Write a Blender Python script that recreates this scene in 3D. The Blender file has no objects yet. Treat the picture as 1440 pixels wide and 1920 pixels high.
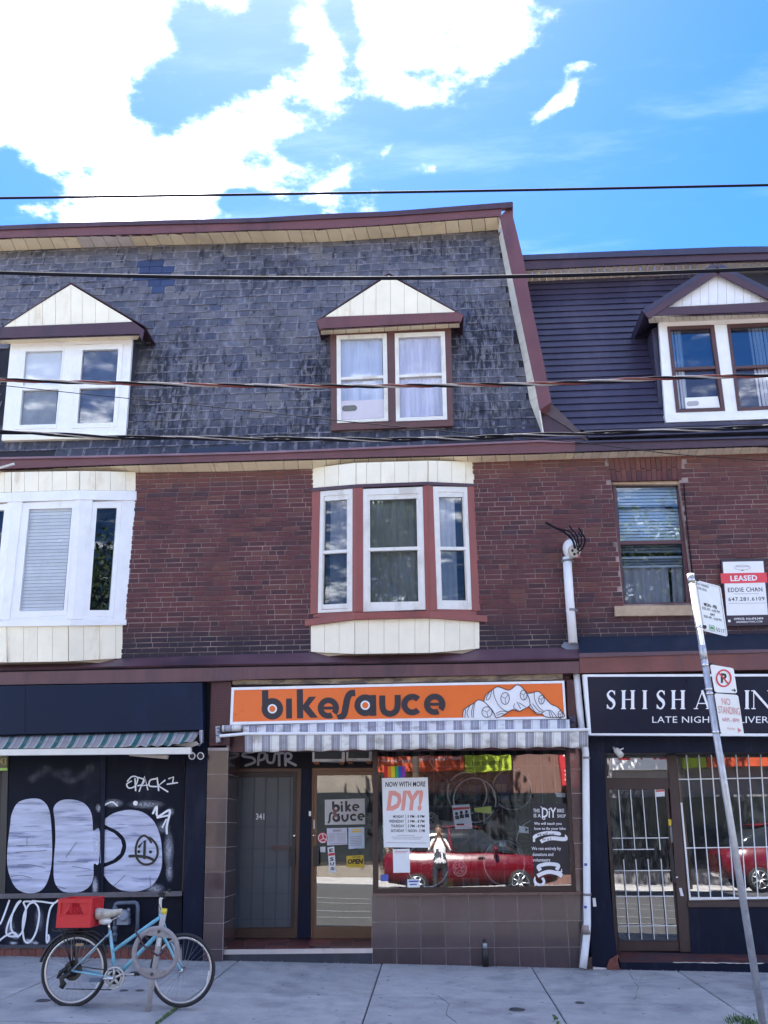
import bpy, bmesh, math, random
from mathutils import Vector, Matrix
random.seed(7)
R = math.radians
scn = bpy.context.scene
COL = scn.collection

# ------------------------------------------------------------------ camera
F_PX = 1700.0
CAM = Vector((0, -11.75, 1.55))
AX_R = Vector((0.998610965, 0.051517251, -0.0110505015))
AX_U = Vector((0.027407348, -0.328773, 0.9440112))
AX_F = Vector((-0.0449997554, 0.9430028, 0.32972827))
cam = bpy.data.cameras.new('camera')
cam.sensor_fit = 'AUTO'; cam.sensor_width = 36.0
cam.lens = F_PX / 1920 * 36.0
cam.clip_start = 0.02; cam.clip_end = 2000
co = bpy.data.objects.new('camera', cam); COL.objects.link(co)
m = Matrix((AX_R, AX_U, -AX_F)).transposed().to_4x4(); m.translation = CAM
co.matrix_world = m
scn.camera = co

# ------------------------------------------------------------------ light
SUN_EL, SUN_ROT = 62.0, -12.0
SKY_STRENGTH = 0.12
SUN_STRENGTH = 5.0
EXPOSURE = 3.2
wd = bpy.data.worlds.new('World'); scn.world = wd; wd.use_nodes = True
wt = wd.node_tree; wt.nodes.clear()
def wn(t, **k):
    n = wt.nodes.new(t)
    for a, b in k.items(): setattr(n, a, b)
    return n
def wl(a, b): wt.links.new(a, b)
def wmath(op, a, b=None, c=None, clamp=False):
    n = wn('ShaderNodeMath', operation=op); n.use_clamp = clamp
    for i, v in enumerate((a, b, c)):
        if v is None: continue
        if isinstance(v, (int, float)): n.inputs[i].default_value = v
        else: wl(v, n.inputs[i])
    return n.outputs[0]
sky = wn('ShaderNodeTexSky', sky_type='NISHITA', sun_disc=False)
sky.sun_elevation = R(SUN_EL); sky.sun_rotation = R(SUN_ROT)
sky.altitude = 100; sky.air_density = 1.0; sky.dust_density = 0.25; sky.ozone_density = 2.0
hs = wn('ShaderNodeHueSaturation'); hs.inputs['Hue'].default_value = .512; hs.inputs['Saturation'].default_value = 1.42; hs.inputs['Value'].default_value = 0.31
wl(sky.outputs[0], hs.inputs['Color'])
# clouds: a layer one unit up, so the pattern runs on over the whole sky
tc = wn('ShaderNodeTexCoord'); sp = wn('ShaderNodeSeparateXYZ'); wl(tc.outputs['Generated'], sp.inputs[0])
zz = wmath('MAXIMUM', sp.outputs[2], 0.04)
u_ = wmath('DIVIDE', sp.outputs[0], zz); v_ = wmath('DIVIDE', sp.outputs[1], zz)
cb = wn('ShaderNodeCombineXYZ'); wl(u_, cb.inputs[0]); wl(v_, cb.inputs[1])
def wnoise(scale, detail, rough, off=0.0):
    mp = wn('ShaderNodeVectorMath', operation='ADD'); mp.inputs[1].default_value = (off, off * 1.7, off * .3); wl(cb.outputs[0], mp.inputs[0])
    n = wn('ShaderNodeTexNoise'); n.inputs['Scale'].default_value = scale; n.inputs['Detail'].default_value = detail
    n.inputs['Roughness'].default_value = rough; wl(mp.outputs[0], n.inputs['Vector']); return n.outputs['Fac']
def sky_uv(px, py):
    d = AX_R * ((px - 720) / F_PX) - AX_U * ((py - 960) / F_PX) + AX_F
    return d.x / d.z, d.y / d.z
# broad cloud masses (centre, radii, weight) and holes between them
MASS = [(90, 150, 300, 230, 1.0), (330, 300, 300, 110, 1.0), (620, 190, 190, 100, .95), (800, 60, 250, 85, .95),
        (-250, 100, 300, 300, .8), (520, 330, 130, 60, .6), (150, 400, 130, 40, .45), (1095, 135, 50, 22, .50), (1062, 170, 36, 24, .52), (1075, 195, 32, 18, .42), (1032, 210, 30, 26, .52), (1004, 246, 20, 24, .46),(690, 280, 45, 28, .4),
        (1190, 190, 45, 18, .46), (810, 315, 40, 20, .44), (600, 20, 60, 40, .6), (1120, 15, 70, 20, .42), (1300, 140, 20, 12, .38),(1090, 125, 40, 16, .4),
        (300, -100, 500, 130, .8)]
HOLE = [(400, 125, 165, 80, .95), (300, 200, 70, 50, .75), (1390, 400, 170, 110, .45), (1250, 280, 200, 60, .25), (900, 400, 200, 60, .3), (10, 330, 95, 60, 1.05), (170, 318, 40, 20, .35), (450, 380, 65, 30, .6), (20, 420, 80, 50, .6),
        (640, 20, 30, 50, .55), (700, 235, 50, 35, .5), (900, 260, 300, 110, .5), (1300, 60, 260, 150, .5), (350, 30, 50, 30, .5), (510, 20, 26, 50, .3), (660, 75, 22, 40, .3)]
tot = None
for (px, py, rx, ry, w_), sg in [(q, 1) for q in MASS] + [((0, 0, 0, 0, 0), 0)] + [(q, -1) for q in HOLE]:
    if sg == 0: tot = wmath('MINIMUM', tot, .70); continue
    c0 = sky_uv(px, py); cx_ = sky_uv(px + rx, py); cy_ = sky_uv(px, py - ry)
    ru = math.dist(c0, cx_); rv = math.dist(c0, cy_)
    a = wmath('DIVIDE', wmath('SUBTRACT', u_, c0[0]), ru); b = wmath('DIVIDE', wmath('SUBTRACT', v_, c0[1]), rv)
    q = wmath('ADD', wmath('MULTIPLY', a, a), wmath('MULTIPLY', b, b))
    g = wmath('POWER', 2.71828, wmath('MULTIPLY', q, -0.9))
    tot = wmath('MULTIPLY', g, sg * w_) if tot is None else wmath('MULTIPLY_ADD', g, sg * w_, tot)
n1 = wnoise(2.6, 10, .60); n2 = wnoise(8.0, 9, .62, 3.1)
nn = wmath('ADD', wmath('MULTIPLY', wmath('SUBTRACT', n1, .5), 2.3), wmath('MULTIPLY', wmath('SUBTRACT', n2, .5), 2.0))
# away from the masses in view the same noise gives scattered cloud
far = wnoise(.55, 3, .5, 7.7)
# unseen cloud added towards and behind the viewer to light the house fronts
back = wn('ShaderNodeMapRange', interpolation_type='SMOOTHSTEP'); wl(v_, back.inputs[0]); back.inputs[1].default_value = .95; back.inputs[2].default_value = .2; back.inputs[4].default_value = .27
fld = wmath('ADD', wmath('ADD', tot, nn), wmath('MULTIPLY', back.outputs[0], wmath('MULTIPLY', far, 2.0)))
den = wn('ShaderNodeMapRange', interpolation_type='SMOOTHSTEP'); wl(fld, den.inputs[0])
den.inputs[1].default_value = .10; den.inputs[2].default_value = .86
fade = wn('ShaderNodeMapRange'); wl(sp.outputs[2], fade.inputs[0]); fade.inputs[1].default_value = .04; fade.inputs[2].default_value = .16
wm = wn('ShaderNodeMapping'); wm.inputs['Rotation'].default_value = (0, 0, .7); wm.inputs['Scale'].default_value = (1.6, 5.5, 1); wl(cb.outputs[0], wm.inputs[0])
wv = wn('ShaderNodeTexNoise'); wv.inputs['Scale'].default_value = 1.3; wv.inputs['Detail'].default_value = 8; wv.inputs['Roughness'].default_value = .62; wl(wm.outputs[0], wv.inputs['Vector'])
wr = wn('ShaderNodeMapRange', interpolation_type='SMOOTHSTEP'); wl(wv.outputs['Fac'], wr.inputs[0]); wr.inputs[1].default_value = .48; wr.inputs[2].default_value = .82; wr.inputs[4].default_value = .03
dn = wmath('MULTIPLY', wmath('ADD', wmath('POWER', den.outputs[0], 2.3), wr.outputs[0], clamp=True), fade.outputs[0], clamp=True)
mx = wn('ShaderNodeMix', data_type='RGBA'); wl(dn, mx.inputs[0]); wl(hs.outputs[0], mx.inputs[6])
mx.inputs[7].default_value = (10.5, 10.8, 11.4, 1)
bgn = wn('ShaderNodeBackground'); bgn.inputs[1].default_value = SKY_STRENGTH; wl(mx.outputs[2], bgn.inputs[0])
wo = wn('ShaderNodeOutputWorld'); wl(bgn.outputs[0], wo.inputs[0])

sl = bpy.data.lights.new('sun', 'SUN'); sl.energy = SUN_STRENGTH; sl.angle = R(.53); sl.color = (1, .965, .92)
so = bpy.data.objects.new('sun', sl); COL.objects.link(so)
sd = Vector((math.sin(R(SUN_ROT)) * math.cos(R(SUN_EL)), math.cos(R(SUN_ROT)) * math.cos(R(SUN_EL)), math.sin(R(SUN_EL))))
so.rotation_euler = sd.to_track_quat('Z', 'Y').to_euler(); so.location = (0, 5, 30)

vs = scn.view_settings
scn.display_settings.display_device = 'sRGB'
vs.view_transform = 'Standard'; vs.look = 'None'; vs.gamma = 1.0; vs.exposure = EXPOSURE; vs.use_curve_mapping = False
scn.render.engine = 'CYCLES'
cy = scn.cycles
cy.use_denoising = True
cy.max_bounces = 8; cy.diffuse_bounces = 4; cy.glossy_bounces = 4; cy.transparent_max_bounces = 16; cy.transmission_bounces = 4
cy.sample_clamp_indirect = 6.0; cy.caustics_reflective = False; cy.caustics_refractive = False

# ------------------------------------------------------------------ helpers: rays and planes
class Pl:
    """a plane: point p, unit normal n towards the street"""
    def __init__(s, p, n): s.p = Vector(p); s.n = Vector(n).normalized()
    def hit(s, px, py, off=0.0):
        d = AX_R * ((px - 720) / F_PX) - AX_U * ((py - 960) / F_PX) + AX_F
        t = (s.p + s.n * off - CAM).dot(s.n) / d.dot(s.n)
        return CAM + d * t
def YP(y): return Pl((0, y, 0), (0, -1, 0))
def at(px, py, y): return YP(y).hit(px, py)
def VP(a, b):
    """upright plane through two points (left, right)"""
    a = Vector(a); d = Vector(b) - a
    return Pl(a, Vector((d.y, -d.x, 0)))
def P3(a, b, c):
    a, b, c = Vector(a), Vector(b), Vector(c); n = (b - a).cross(c - a).normalized()
    if n.dot(CAM - a) < 0: n = -n
    return Pl(a, n)
def proj(p):
    v = Vector(p) - CAM; d = v.dot(AX_F)
    return 720 + F_PX * v.dot(AX_R) / d, 960 - F_PX * v.dot(AX_U) / d
def lerp(a, b, t): return a + (b - a) * t
def ipl(pts, x):
    if x <= pts[0][0]:
        (x0, y0), (x1, y1) = pts[0], pts[1]
    else:
        for (x0, y0), (x1, y1) in zip(pts, pts[1:]):
            if x <= x1: break
    return y0 + (y1 - y0) * (x - x0) / (x1 - x0)
def inside(p, poly):
    x, y = p; c = False
    for (x0, y0), (x1, y1) in zip(poly, poly[1:] + poly[:1]):
        if (y0 > y) != (y1 > y) and x < (x1 - x0) * (y - y0) / (y1 - y0) + x0: c = not c
    return c
def quad(tl, tr, br, bl):
    """maps u,v in 0..1 (v down) to a pixel of a four cornered region"""
    def f(u, v):
        ax, ay = lerp(tl[0], tr[0], u), lerp(tl[1], tr[1], u); bx, by = lerp(bl[0], br[0], u), lerp(bl[1], br[1], u)
        return lerp(ax, bx, v), lerp(ay, by, v)
    return f

# ------------------------------------------------------------------ helpers: meshes
class MB:
    def __init__(s): s.v = []; s.f = []; s.mi = []; s.cur = 0; s.sm = []; s.smooth = False
    def face(s, idx): s.f.append(list(idx)); s.mi.append(s.cur); s.sm.append(s.smooth)
    def add(s, pts): n = len(s.v); s.v += [Vector(p) for p in pts]; return n
    def prism(s, front, vec, cap=True):
        vec = Vector(vec); n = len(front); a = s.add(front); b = s.add([Vector(p) + vec for p in front])
        s.face(range(a, a + n))
        if cap: s.face(range(b + n - 1, b - 1, -1))
        for i in range(n):
            j = (i + 1) % n; s.face((a + j, a + i, b + i, b + j))
        return s
    def box(s, x0, x1, y0, y1, z0, z1):
        return s.prism([(x0, y0, z0), (x1, y0, z0), (x1, y0, z1), (x0, y0, z1)], (0, y1 - y0, 0))
    def poly(s, pts): a = s.add(pts); s.face(range(a, a + len(pts))); return s
    def tube(s, path, r, seg=8, cap=True):
        path = [Vector(p) for p in path]; n = len(path); rr = r if isinstance(r, (list, tuple)) else [r] * n
        t = [(path[min(i + 1, n - 1)] - path[max(i - 1, 0)]).normalized() for i in range(n)]
        ref = Vector((0, 0, 1)) if abs(t[0].z) < .9 else Vector((1, 0, 0))
        x = t[0].cross(ref).normalized(); rings = []
        for i in range(n):
            x = (x - t[i] * x.dot(t[i])).normalized(); y = t[i].cross(x)
            rings.append(s.add([path[i] + (x * math.cos(2 * math.pi * k / seg) + y * math.sin(2 * math.pi * k / seg)) * rr[i] for k in range(seg)]))
        os_ = s.smooth; s.smooth = seg > 4
        for a, b in zip(rings, rings[1:]):
            for k in range(seg): s.face((a + k, a + (k + 1) % seg, b + (k + 1) % seg, b + k))
        s.smooth = os_
        if cap:
            s.face([rings[0] + k for k in range(seg)][::-1]); s.face([rings[-1] + k for k in range(seg)])
        return s
    def torus(s, c, ax, ay, R_, r, seg=40, rs=8, sx=1.0, a0=0.0, a1=2 * math.pi):
        """ring in the plane of unit vectors ax, ay"""
        c = Vector(c); az = ax.cross(ay); full = abs(a1 - a0 - 2 * math.pi) < 1e-6; n = seg if full else seg + 1; rings = []
        for i in range(n):
            a = a0 + (a1 - a0) * i / seg; d = ax * math.cos(a) + ay * math.sin(a)
            rings.append(s.add([c + d * (R_ + r * math.cos(2 * math.pi * k / rs)) + az * (r * sx * math.sin(2 * math.pi * k / rs)) for k in range(rs)]))
        os_ = s.smooth; s.smooth = True
        for i in range(n if full else n - 1):
            a, b = rings[i], rings[(i + 1) % n]
            for k in range(rs): s.face((a + k, b + k, b + (k + 1) % rs, a + (k + 1) % rs))
        s.smooth = os_; return s
    def lathe(s, c, axis, prof, seg=16):
        """prof: (distance along axis, radius)"""
        c = Vector(c); axis = Vector(axis).normalized(); ref = Vector((0, 0, 1)) if abs(axis.z) < .9 else Vector((1, 0, 0))
        x = axis.cross(ref).normalized(); y = axis.cross(x); rings = []
        for h, r in prof: rings.append(s.add([c + axis * h + (x * math.cos(2 * math.pi * k / seg) + y * math.sin(2 * math.pi * k / seg)) * r for k in range(seg)]))
        os_ = s.smooth; s.smooth = True
        for a, b in zip(rings, rings[1:]):
            for k in range(seg): s.face((a + k, a + (k + 1) % seg, b + (k + 1) % seg, b + k))
        s.smooth = False
        s.face([rings[0] + k for k in range(seg)][::-1]); s.face([rings[-1] + k for k in range(seg)])
        s.smooth = os_; return s
    def sphere(s, c, r, seg=12, rings=8, sc=(1, 1, 1)):
        c = Vector(c)
        s.smooth = True; rr = []
        for i in range(1, rings):
            a = math.pi * i / rings
            rr.append(s.add([c + Vector((math.sin(a) * math.cos(2 * math.pi * k / seg) * r * sc[0], math.sin(a) * math.sin(2 * math.pi * k / seg) * r * sc[1], math.cos(a) * r * sc[2])) for k in range(seg)]))
        t = s.add([c + Vector((0, 0, r * sc[2]))]); b = s.add([c - Vector((0, 0, r * sc[2]))])
        for k in range(seg):
            s.face((t, rr[0] + k, rr[0] + (k + 1) % seg)); s.face((b, rr[-1] + (k + 1) % seg, rr[-1] + k))
        for x, y in zip(rr, rr[1:]):
            for k in range(seg): s.face((x + k, y + k, y + (k + 1) % seg, x + (k + 1) % seg))
        s.smooth = False; return s
    def mesh(s, name, mats, origin=(0, 0, 0), fix=True):
        me = bpy.data.meshes.new(name); o = Vector(origin)
        me.from_pydata([tuple(v - o) for v in s.v], [], s.f)
        for mm in (mats if isinstance(mats, (list, tuple)) else [mats]): me.materials.append(mm)
        me.polygons.foreach_set('material_index', s.mi); me.polygons.foreach_set('use_smooth', s.sm)
        if fix:
            bm = bmesh.new(); bm.from_mesh(me); bmesh.ops.recalc_face_normals(bm, faces=bm.faces[:]); bm.to_mesh(me); bm.free()
        me.update(); return me
    def build(s, name, mats, parent=None, origin=None, fix=True, **k):
        o = Vector(origin) if origin is not None else (root_of(parent) if parent else Vector((0, 0, 0)))
        ob = bpy.data.objects.new(name, s.mesh(name, mats, o, fix)); COL.objects.link(ob)
        if parent: ob.parent = parent
        else: ob.location = o
        for a, b in k.items(): ob[a] = b
        return ob
def root_of(o):
    while o.parent: o = o.parent
    return o.location.copy()
def tag(o, label, cat, group=None):
    o['label'] = label; o['category'] = cat
    if group: o['group'] = group
    return o
def thing(name, loc, label, cat, group=None):
    o = bpy.data.objects.new(name, None); o.empty_display_size = .2; COL.objects.link(o); o.location = loc
    return tag(o, label, cat, group)
def dup(o, parent=None):
    c = o.copy(); COL.objects.link(c)
    if parent: c.parent = parent
    for ch in list(o.children): dup(ch, c)
    return c
def slab(name, pts, pl, thick, mat_, parent=None, off=0.0, **k):
    """an outline on a plane, given real thickness towards the house"""
    fr = [pl.hit(x, y, off) for x, y in pts]
    return MB().prism(fr, -pl.n * thick).build(name, mat_, parent, origin=None if parent else fr[0], **k)
def frame_mb(mb, outer, inner, pl, thick, off=0.0):
    o = [pl.hit(x, y, off) for x, y in outer]; i = [pl.hit(x, y, off) for x, y in inner]; n = len(o)
    for a in range(n):
        b = (a + 1) % n; mb.prism([o[a], o[b], i[b], i[a]], -pl.n * thick)
    return mb
def frame(name, outer, inner, pl, thick, mat_, parent, off=0.0, **k): return frame_mb(MB(), outer, inner, pl, thick, off).build(name, mat_, parent, **k)
def band(name, top, bot, x0, x1, pl, thick, mat_, parent, off=0.0, n=12, **k):
    """a long board between two pixel lines"""
    xs = [x0 + (x1 - x0) * i / n for i in range(n + 1)]; mb = MB(); th = -pl.n * thick
    for i in range(n + 1):
        a = pl.hit(xs[i], ipl(top, xs[i]), off); b = pl.hit(xs[i], ipl(bot, xs[i]), off); mb.add([a, b, b + th, a + th])
    for i in range(n):
        p, q = i * 4, i * 4 + 4
        for c in range(4): d = (c + 1) % 4; mb.face((p + c, p + d, q + d, q + c))
    mb.face((0, 3, 2, 1)); mb.face((n * 4, n * 4 + 1, n * 4 + 2, n * 4 + 3))
    return mb.build(name, mat_, parent, **k)
def inset(pts, g):
    cx = sum(p[0] for p in pts) / len(pts); cy_ = sum(p[1] for p in pts) / len(pts); out = []
    for x, y in pts: out.append((x + (g if x < cx else -g), y + (g if y < cy_ else -g)))
    return out
# flat print: outlines and brush strokes given in pixels, laid on a plane
class Ink:
    def __init__(s, pl, off=.003, auto=False): s.pl = pl; s.off = off; s.mb = MB(); s.k = 0; s.auto = auto; s.busy = False; s.cuts = []
    def new(s):
        s.cuts.append((len(s.mb.v), len(s.mb.f))); return s
    def op(s):
        if s.auto and not s.busy: s.new()
    def lift(s): s.k += 1; return s.off + s.k * 6e-5
    def poly(s, pts):
        s.op(); o = s.lift(); s.mb.poly([s.pl.hit(x, y, o) for x, y in pts]); return s
    def stroke(s, pts, w, closed=False, cap=True):
        s.op(); was = s.busy; s.busy = True
        pts = list(pts); n = len(pts); ww = w if isinstance(w, (list, tuple)) else [w] * n; L, Q = [], []
        for i in range(n):
            a = pts[(i - 1) % n if closed else max(i - 1, 0)]; b = pts[(i + 1) % n if closed else min(i + 1, n - 1)]
            dx, dy = b[0] - a[0], b[1] - a[1]; l = math.hypot(dx, dy) or 1; nx, ny = -dy / l * ww[i] / 2, dx / l * ww[i] / 2
            L.append((pts[i][0] + nx, pts[i][1] + ny)); Q.append((pts[i][0] - nx, pts[i][1] - ny))
        for i in range(n if closed else n - 1):
            j = (i + 1) % n; o = s.lift(); s.mb.poly([s.pl.hit(x, y, o) for x, y in (L[i], L[j], Q[j], Q[i])])
        if cap and not closed:
            for i, e in ((0, 1), (n - 1, n - 2)): s.disc(*pts[i], ww[i] / 2)
        s.busy = was; return s
    def disc(s, cx, cy_, r, ry=None, n=16):
        return s.poly([(cx + r * math.cos(2 * math.pi * i / n), cy_ + (ry or r) * math.sin(2 * math.pi * i / n)) for i in range(n)])
    def ring(s, cx, cy_, r, w, ry=None, a0=0, a1=360, n=28):
        ry = ry or r; full = abs(a1 - a0 - 360) < 1e-6
        p = [(cx + r * math.cos(R(a0 + (a1 - a0) * i / n)), cy_ + ry * math.sin(R(a0 + (a1 - a0) * i / n))) for i in range(n if full else n + 1)]
        return s.stroke(p, w, closed=full, cap=False)
    def text(s, body, box, bold=0.0, shear=0.0, align='box', font_space=1.0):
        """writes body into a four cornered pixel region (tl,tr,br,bl) or (x0,y0,x1,y1)"""
        if len(box) == 4 and not isinstance(box[0], (tuple, list)):
            x0, y0, x1, y1 = box; box = ((x0, y0), (x1, y0), (x1, y1), (x0, y1))
        s.op(); q = quad(*box); cu = bpy.data.curves.new('t', 'FONT'); cu.body = body; cu.offset = bold; cu.shear = shear; cu.resolution_u = 2; cu.space_character = font_space
        ob = bpy.data.objects.new('t', cu); me = bpy.data.meshes.new_from_object(ob)
        vs_ = [v.co.copy() for v in me.vertices]
        if vs_:
            x0 = min(v.x for v in vs_); x1 = max(v.x for v in vs_); y0 = min(v.y for v in vs_); y1 = max(v.y for v in vs_); o = s.lift()
            b = s.mb.add([s.pl.hit(*q((v.x - x0) / max(x1 - x0, 1e-6), (y1 - v.y) / max(y1 - y0, 1e-6)), o) for v in vs_])
            for p in me.polygons: s.mb.face([b + i for i in p.vertices])
        bpy.data.objects.remove(ob); bpy.data.curves.remove(cu); bpy.data.meshes.remove(me); return s
    def soft(s, cx, cy_, rx, ry, a=1.0):
        if not hasattr(s, 'al'): s.al = []
        o = s.lift(); n = 18; c = s.mb.add([s.pl.hit(cx, cy_, o)]); s.al.append(a); p = None
        for f, w in ((.35, .72), (.65, .32), (1, 0)):
            q = s.mb.add([s.pl.hit(cx + rx * f * math.cos(2 * math.pi * i / n), cy_ + ry * f * math.sin(2 * math.pi * i / n), o) for i in range(n)]); s.al += [a * w] * n
            for i in range(n):
                j = (i + 1) % n; s.mb.face((c, q + i, q + j) if p is None else (p + i, q + i, q + j, p + j))
            p = q
        return s
    def build(s, name, mat_, parent, **k):
        if hasattr(s, 'al'):
            ob = s.mb.build(name, mat_, parent, fix=False, **k); at_ = ob.data.attributes.new('alpha', 'FLOAT', 'POINT'); at_.data.foreach_set('value', s.al); return ob
        cuts = sorted(set(s.cuts + [(0, 0)])); V, Fc = len(s.mb.v), len(s.mb.f); out = None
        for i, (v0, f0) in enumerate(cuts):
            v1, f1 = cuts[i + 1] if i + 1 < len(cuts) else (V, Fc)
            if f1 <= f0: continue
            b = MB(); b.v = s.mb.v[v0:v1]; b.f = [[q - v0 for q in f] for f in s.mb.f[f0:f1]]; b.mi = [0] * len(b.f); b.sm = [False] * len(b.f)
            out = b.build(name, mat_, parent, fix=False, **k)
        return out
def spline(pts, n=6, closed=False):
    out = []; N = len(pts)
    for i in range(N if closed else N - 1):
        g = (lambda j: pts[j % N]) if closed else (lambda j: pts[max(0, min(N - 1, j))])
        p0, p1, p2, p3 = g(i - 1), g(i), g(i + 1), g(i + 2)
        for k in range(n):
            t = k / n
            out.append(tuple(.5 * (2 * p1[c] + (p2[c] - p0[c]) * t + (2 * p0[c] - 5 * p1[c] + 4 * p2[c] - p3[c]) * t * t + (3 * p1[c] - p0[c] - 3 * p2[c] + p3[c]) * t ** 3) for c in range(len(p1))))
    if not closed: out.append(tuple(pts[-1]))
    return out

# ------------------------------------------------------------------ materials
MATS = {}
def mat(name, col, rough=.6, metal=0.0, var=.12, scale=6.0, stretch=(1, 1, 1), bump=0.0, bscale=40.0, rnd=0.0, spec=.5, dirt=None, dirt_amt=.0, dirt_scale=2.0, dirt_stretch=(1, 1, .15), coat=0.0, dirt_lo=.5, dirt_hi=.68, mid=None, mid_amt=0):
    if name in MATS: return MATS[name]
    m_ = bpy.data.materials.new(name); m_.use_nodes = True; t = m_.node_tree; b = t.nodes['Principled BSDF']; N, L = t.nodes.new, t.links.new
    geo = N('ShaderNodeNewGeometry')
    def noise(sc, st, det=5, ro=.6):
        mp = N('ShaderNodeMapping'); mp.inputs['Scale'].default_value = [sc * q for q in st]; L(geo.outputs['Position'], mp.inputs[0])
        n = N('ShaderNodeTexNoise'); n.inputs['Scale'].default_value = 1; n.inputs['Detail'].default_value = det; n.inputs['Roughness'].default_value = ro; L(mp.outputs[0], n.inputs['Vector']); return n.outputs['Fac']
    n1 = noise(scale, stretch)
    mr = N('ShaderNodeMapRange'); L(n1, mr.inputs[0]); mr.inputs[1].default_value = .25; mr.inputs[2].default_value = .75; mr.inputs[3].default_value = 1 - var; mr.inputs[4].default_value = 1 + var
    val = mr.outputs[0]
    if rnd:
        oi = N('ShaderNodeObjectInfo'); r2 = N('ShaderNodeMapRange'); L(oi.outputs['Random'], r2.inputs[0]); r2.inputs[3].default_value = 1 - rnd; r2.inputs[4].default_value = 1 + rnd
        mu = N('ShaderNodeMath'); mu.operation = 'MULTIPLY'; L(val, mu.inputs[0]); L(r2.outputs[0], mu.inputs[1]); val = mu.outputs[0]
    hv = N('ShaderNodeHueSaturation'); hv.inputs['Color'].default_value = (*col, 1); L(val, hv.inputs['Value']); out = hv.outputs[0]
    if dirt:
        n2 = noise(dirt_scale, dirt_stretch, 8, .65); d = N('ShaderNodeMapRange'); d.interpolation_type = 'SMOOTHSTEP'; L(n2, d.inputs[0]); d.inputs[1].default_value = dirt_lo; d.inputs[2].default_value = dirt_hi; d.inputs[4].default_value = dirt_amt
        mx_ = N('ShaderNodeMix'); mx_.data_type = 'RGBA'; L(d.outputs[0], mx_.inputs[0]); L(out, mx_.inputs[6]); mx_.inputs[7].default_value = (*dirt, 1); out = mx_.outputs[2]
    L(out, b.inputs['Base Color'])
    rr = N('ShaderNodeMapRange'); L(n1, rr.inputs[0]); rr.inputs[3].default_value = max(.02, rough - .12); rr.inputs[4].default_value = min(1, rough + .12); L(rr.outputs[0], b.inputs['Roughness'])
    b.inputs['Metallic'].default_value = metal; b.inputs['Specular IOR Level'].default_value = spec; b.inputs['Coat Weight'].default_value = coat
    if bump:
        n3 = noise(bscale, (1, 1, 1), 4); bp = N('ShaderNodeBump'); bp.inputs['Strength'].default_value = bump; bp.inputs['Distance'].default_value = .02; L(n3, bp.inputs['Height']); L(bp.outputs[0], b.inputs['Normal'])
    m_.diffuse_color = (*col, 1); MATS[name] = m_; return m_
def spray_mat(name, col):
    m_ = bpy.data.materials.new(name); m_.use_nodes = True; t = m_.node_tree; N, L = t.nodes.new, t.links.new; b = t.nodes['Principled BSDF']; b.inputs['Base Color'].default_value = (*col, 1); b.inputs['Roughness'].default_value = .6
    a = N('ShaderNodeAttribute'); a.attribute_name = 'alpha'; g = N('ShaderNodeNewGeometry'); n = N('ShaderNodeTexNoise'); n.inputs['Scale'].default_value = 35; n.inputs['Detail'].default_value = 4; L(g.outputs['Position'], n.inputs['Vector'])
    mr = N('ShaderNodeMapRange'); L(n.outputs['Fac'], mr.inputs[0]); mr.inputs[1].default_value = .3; mr.inputs[2].default_value = .65; mr.inputs[3].default_value = .5; mr.inputs[4].default_value = 1.1
    mu = N('ShaderNodeMath'); mu.operation = 'MULTIPLY'; mu.use_clamp = True; L(a.outputs['Fac'], mu.inputs[0]); L(mr.outputs[0], mu.inputs[1]); L(mu.outputs[0], b.inputs['Alpha']); MATS[name] = m_; return m_
def glass(name, refl=.2, tint=(.75, .8, .82), wav=.0, wscale=1.5, rough=0.0):
    if name in MATS: return MATS[name]
    m_ = bpy.data.materials.new(name); m_.use_nodes = True; t = m_.node_tree; t.nodes.clear(); N, L = t.nodes.new, t.links.new
    tr = N('ShaderNodeBsdfTransparent'); tr.inputs[0].default_value = (*tint, 1); gl = N('ShaderNodeBsdfGlossy'); gl.inputs['Roughness'].default_value = rough; gl.inputs[0].default_value = (1, 1, 1, 1)
    lw = N('ShaderNodeLayerWeight'); lw.inputs[0].default_value = .12
    ad = N('ShaderNodeMath'); ad.operation = 'ADD'; ad.use_clamp = True; L(lw.outputs['Fresnel'], ad.inputs[0]); ad.inputs[1].default_value = refl
    mx_ = N('ShaderNodeMixShader'); L(ad.outputs[0], mx_.inputs[0]); L(tr.outputs[0], mx_.inputs[1]); L(gl.outputs[0], mx_.inputs[2])
    if wav:
        geo = N('ShaderNodeNewGeometry'); n = N('ShaderNodeTexNoise'); n.inputs['Scale'].default_value = wscale; n.inputs['Detail'].default_value = 1; L(geo.outputs['Position'], n.inputs['Vector'])
        bp = N('ShaderNodeBump'); bp.inputs['Strength'].default_value = wav; bp.inputs['Distance'].default_value = .02; L(n.outputs['Fac'], bp.inputs['Height']); L(bp.outputs[0], gl.inputs['Normal'])
    o = N('ShaderNodeOutputMaterial'); L(mx_.outputs[0], o.inputs[0]); MATS[name] = m_; return m_
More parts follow.
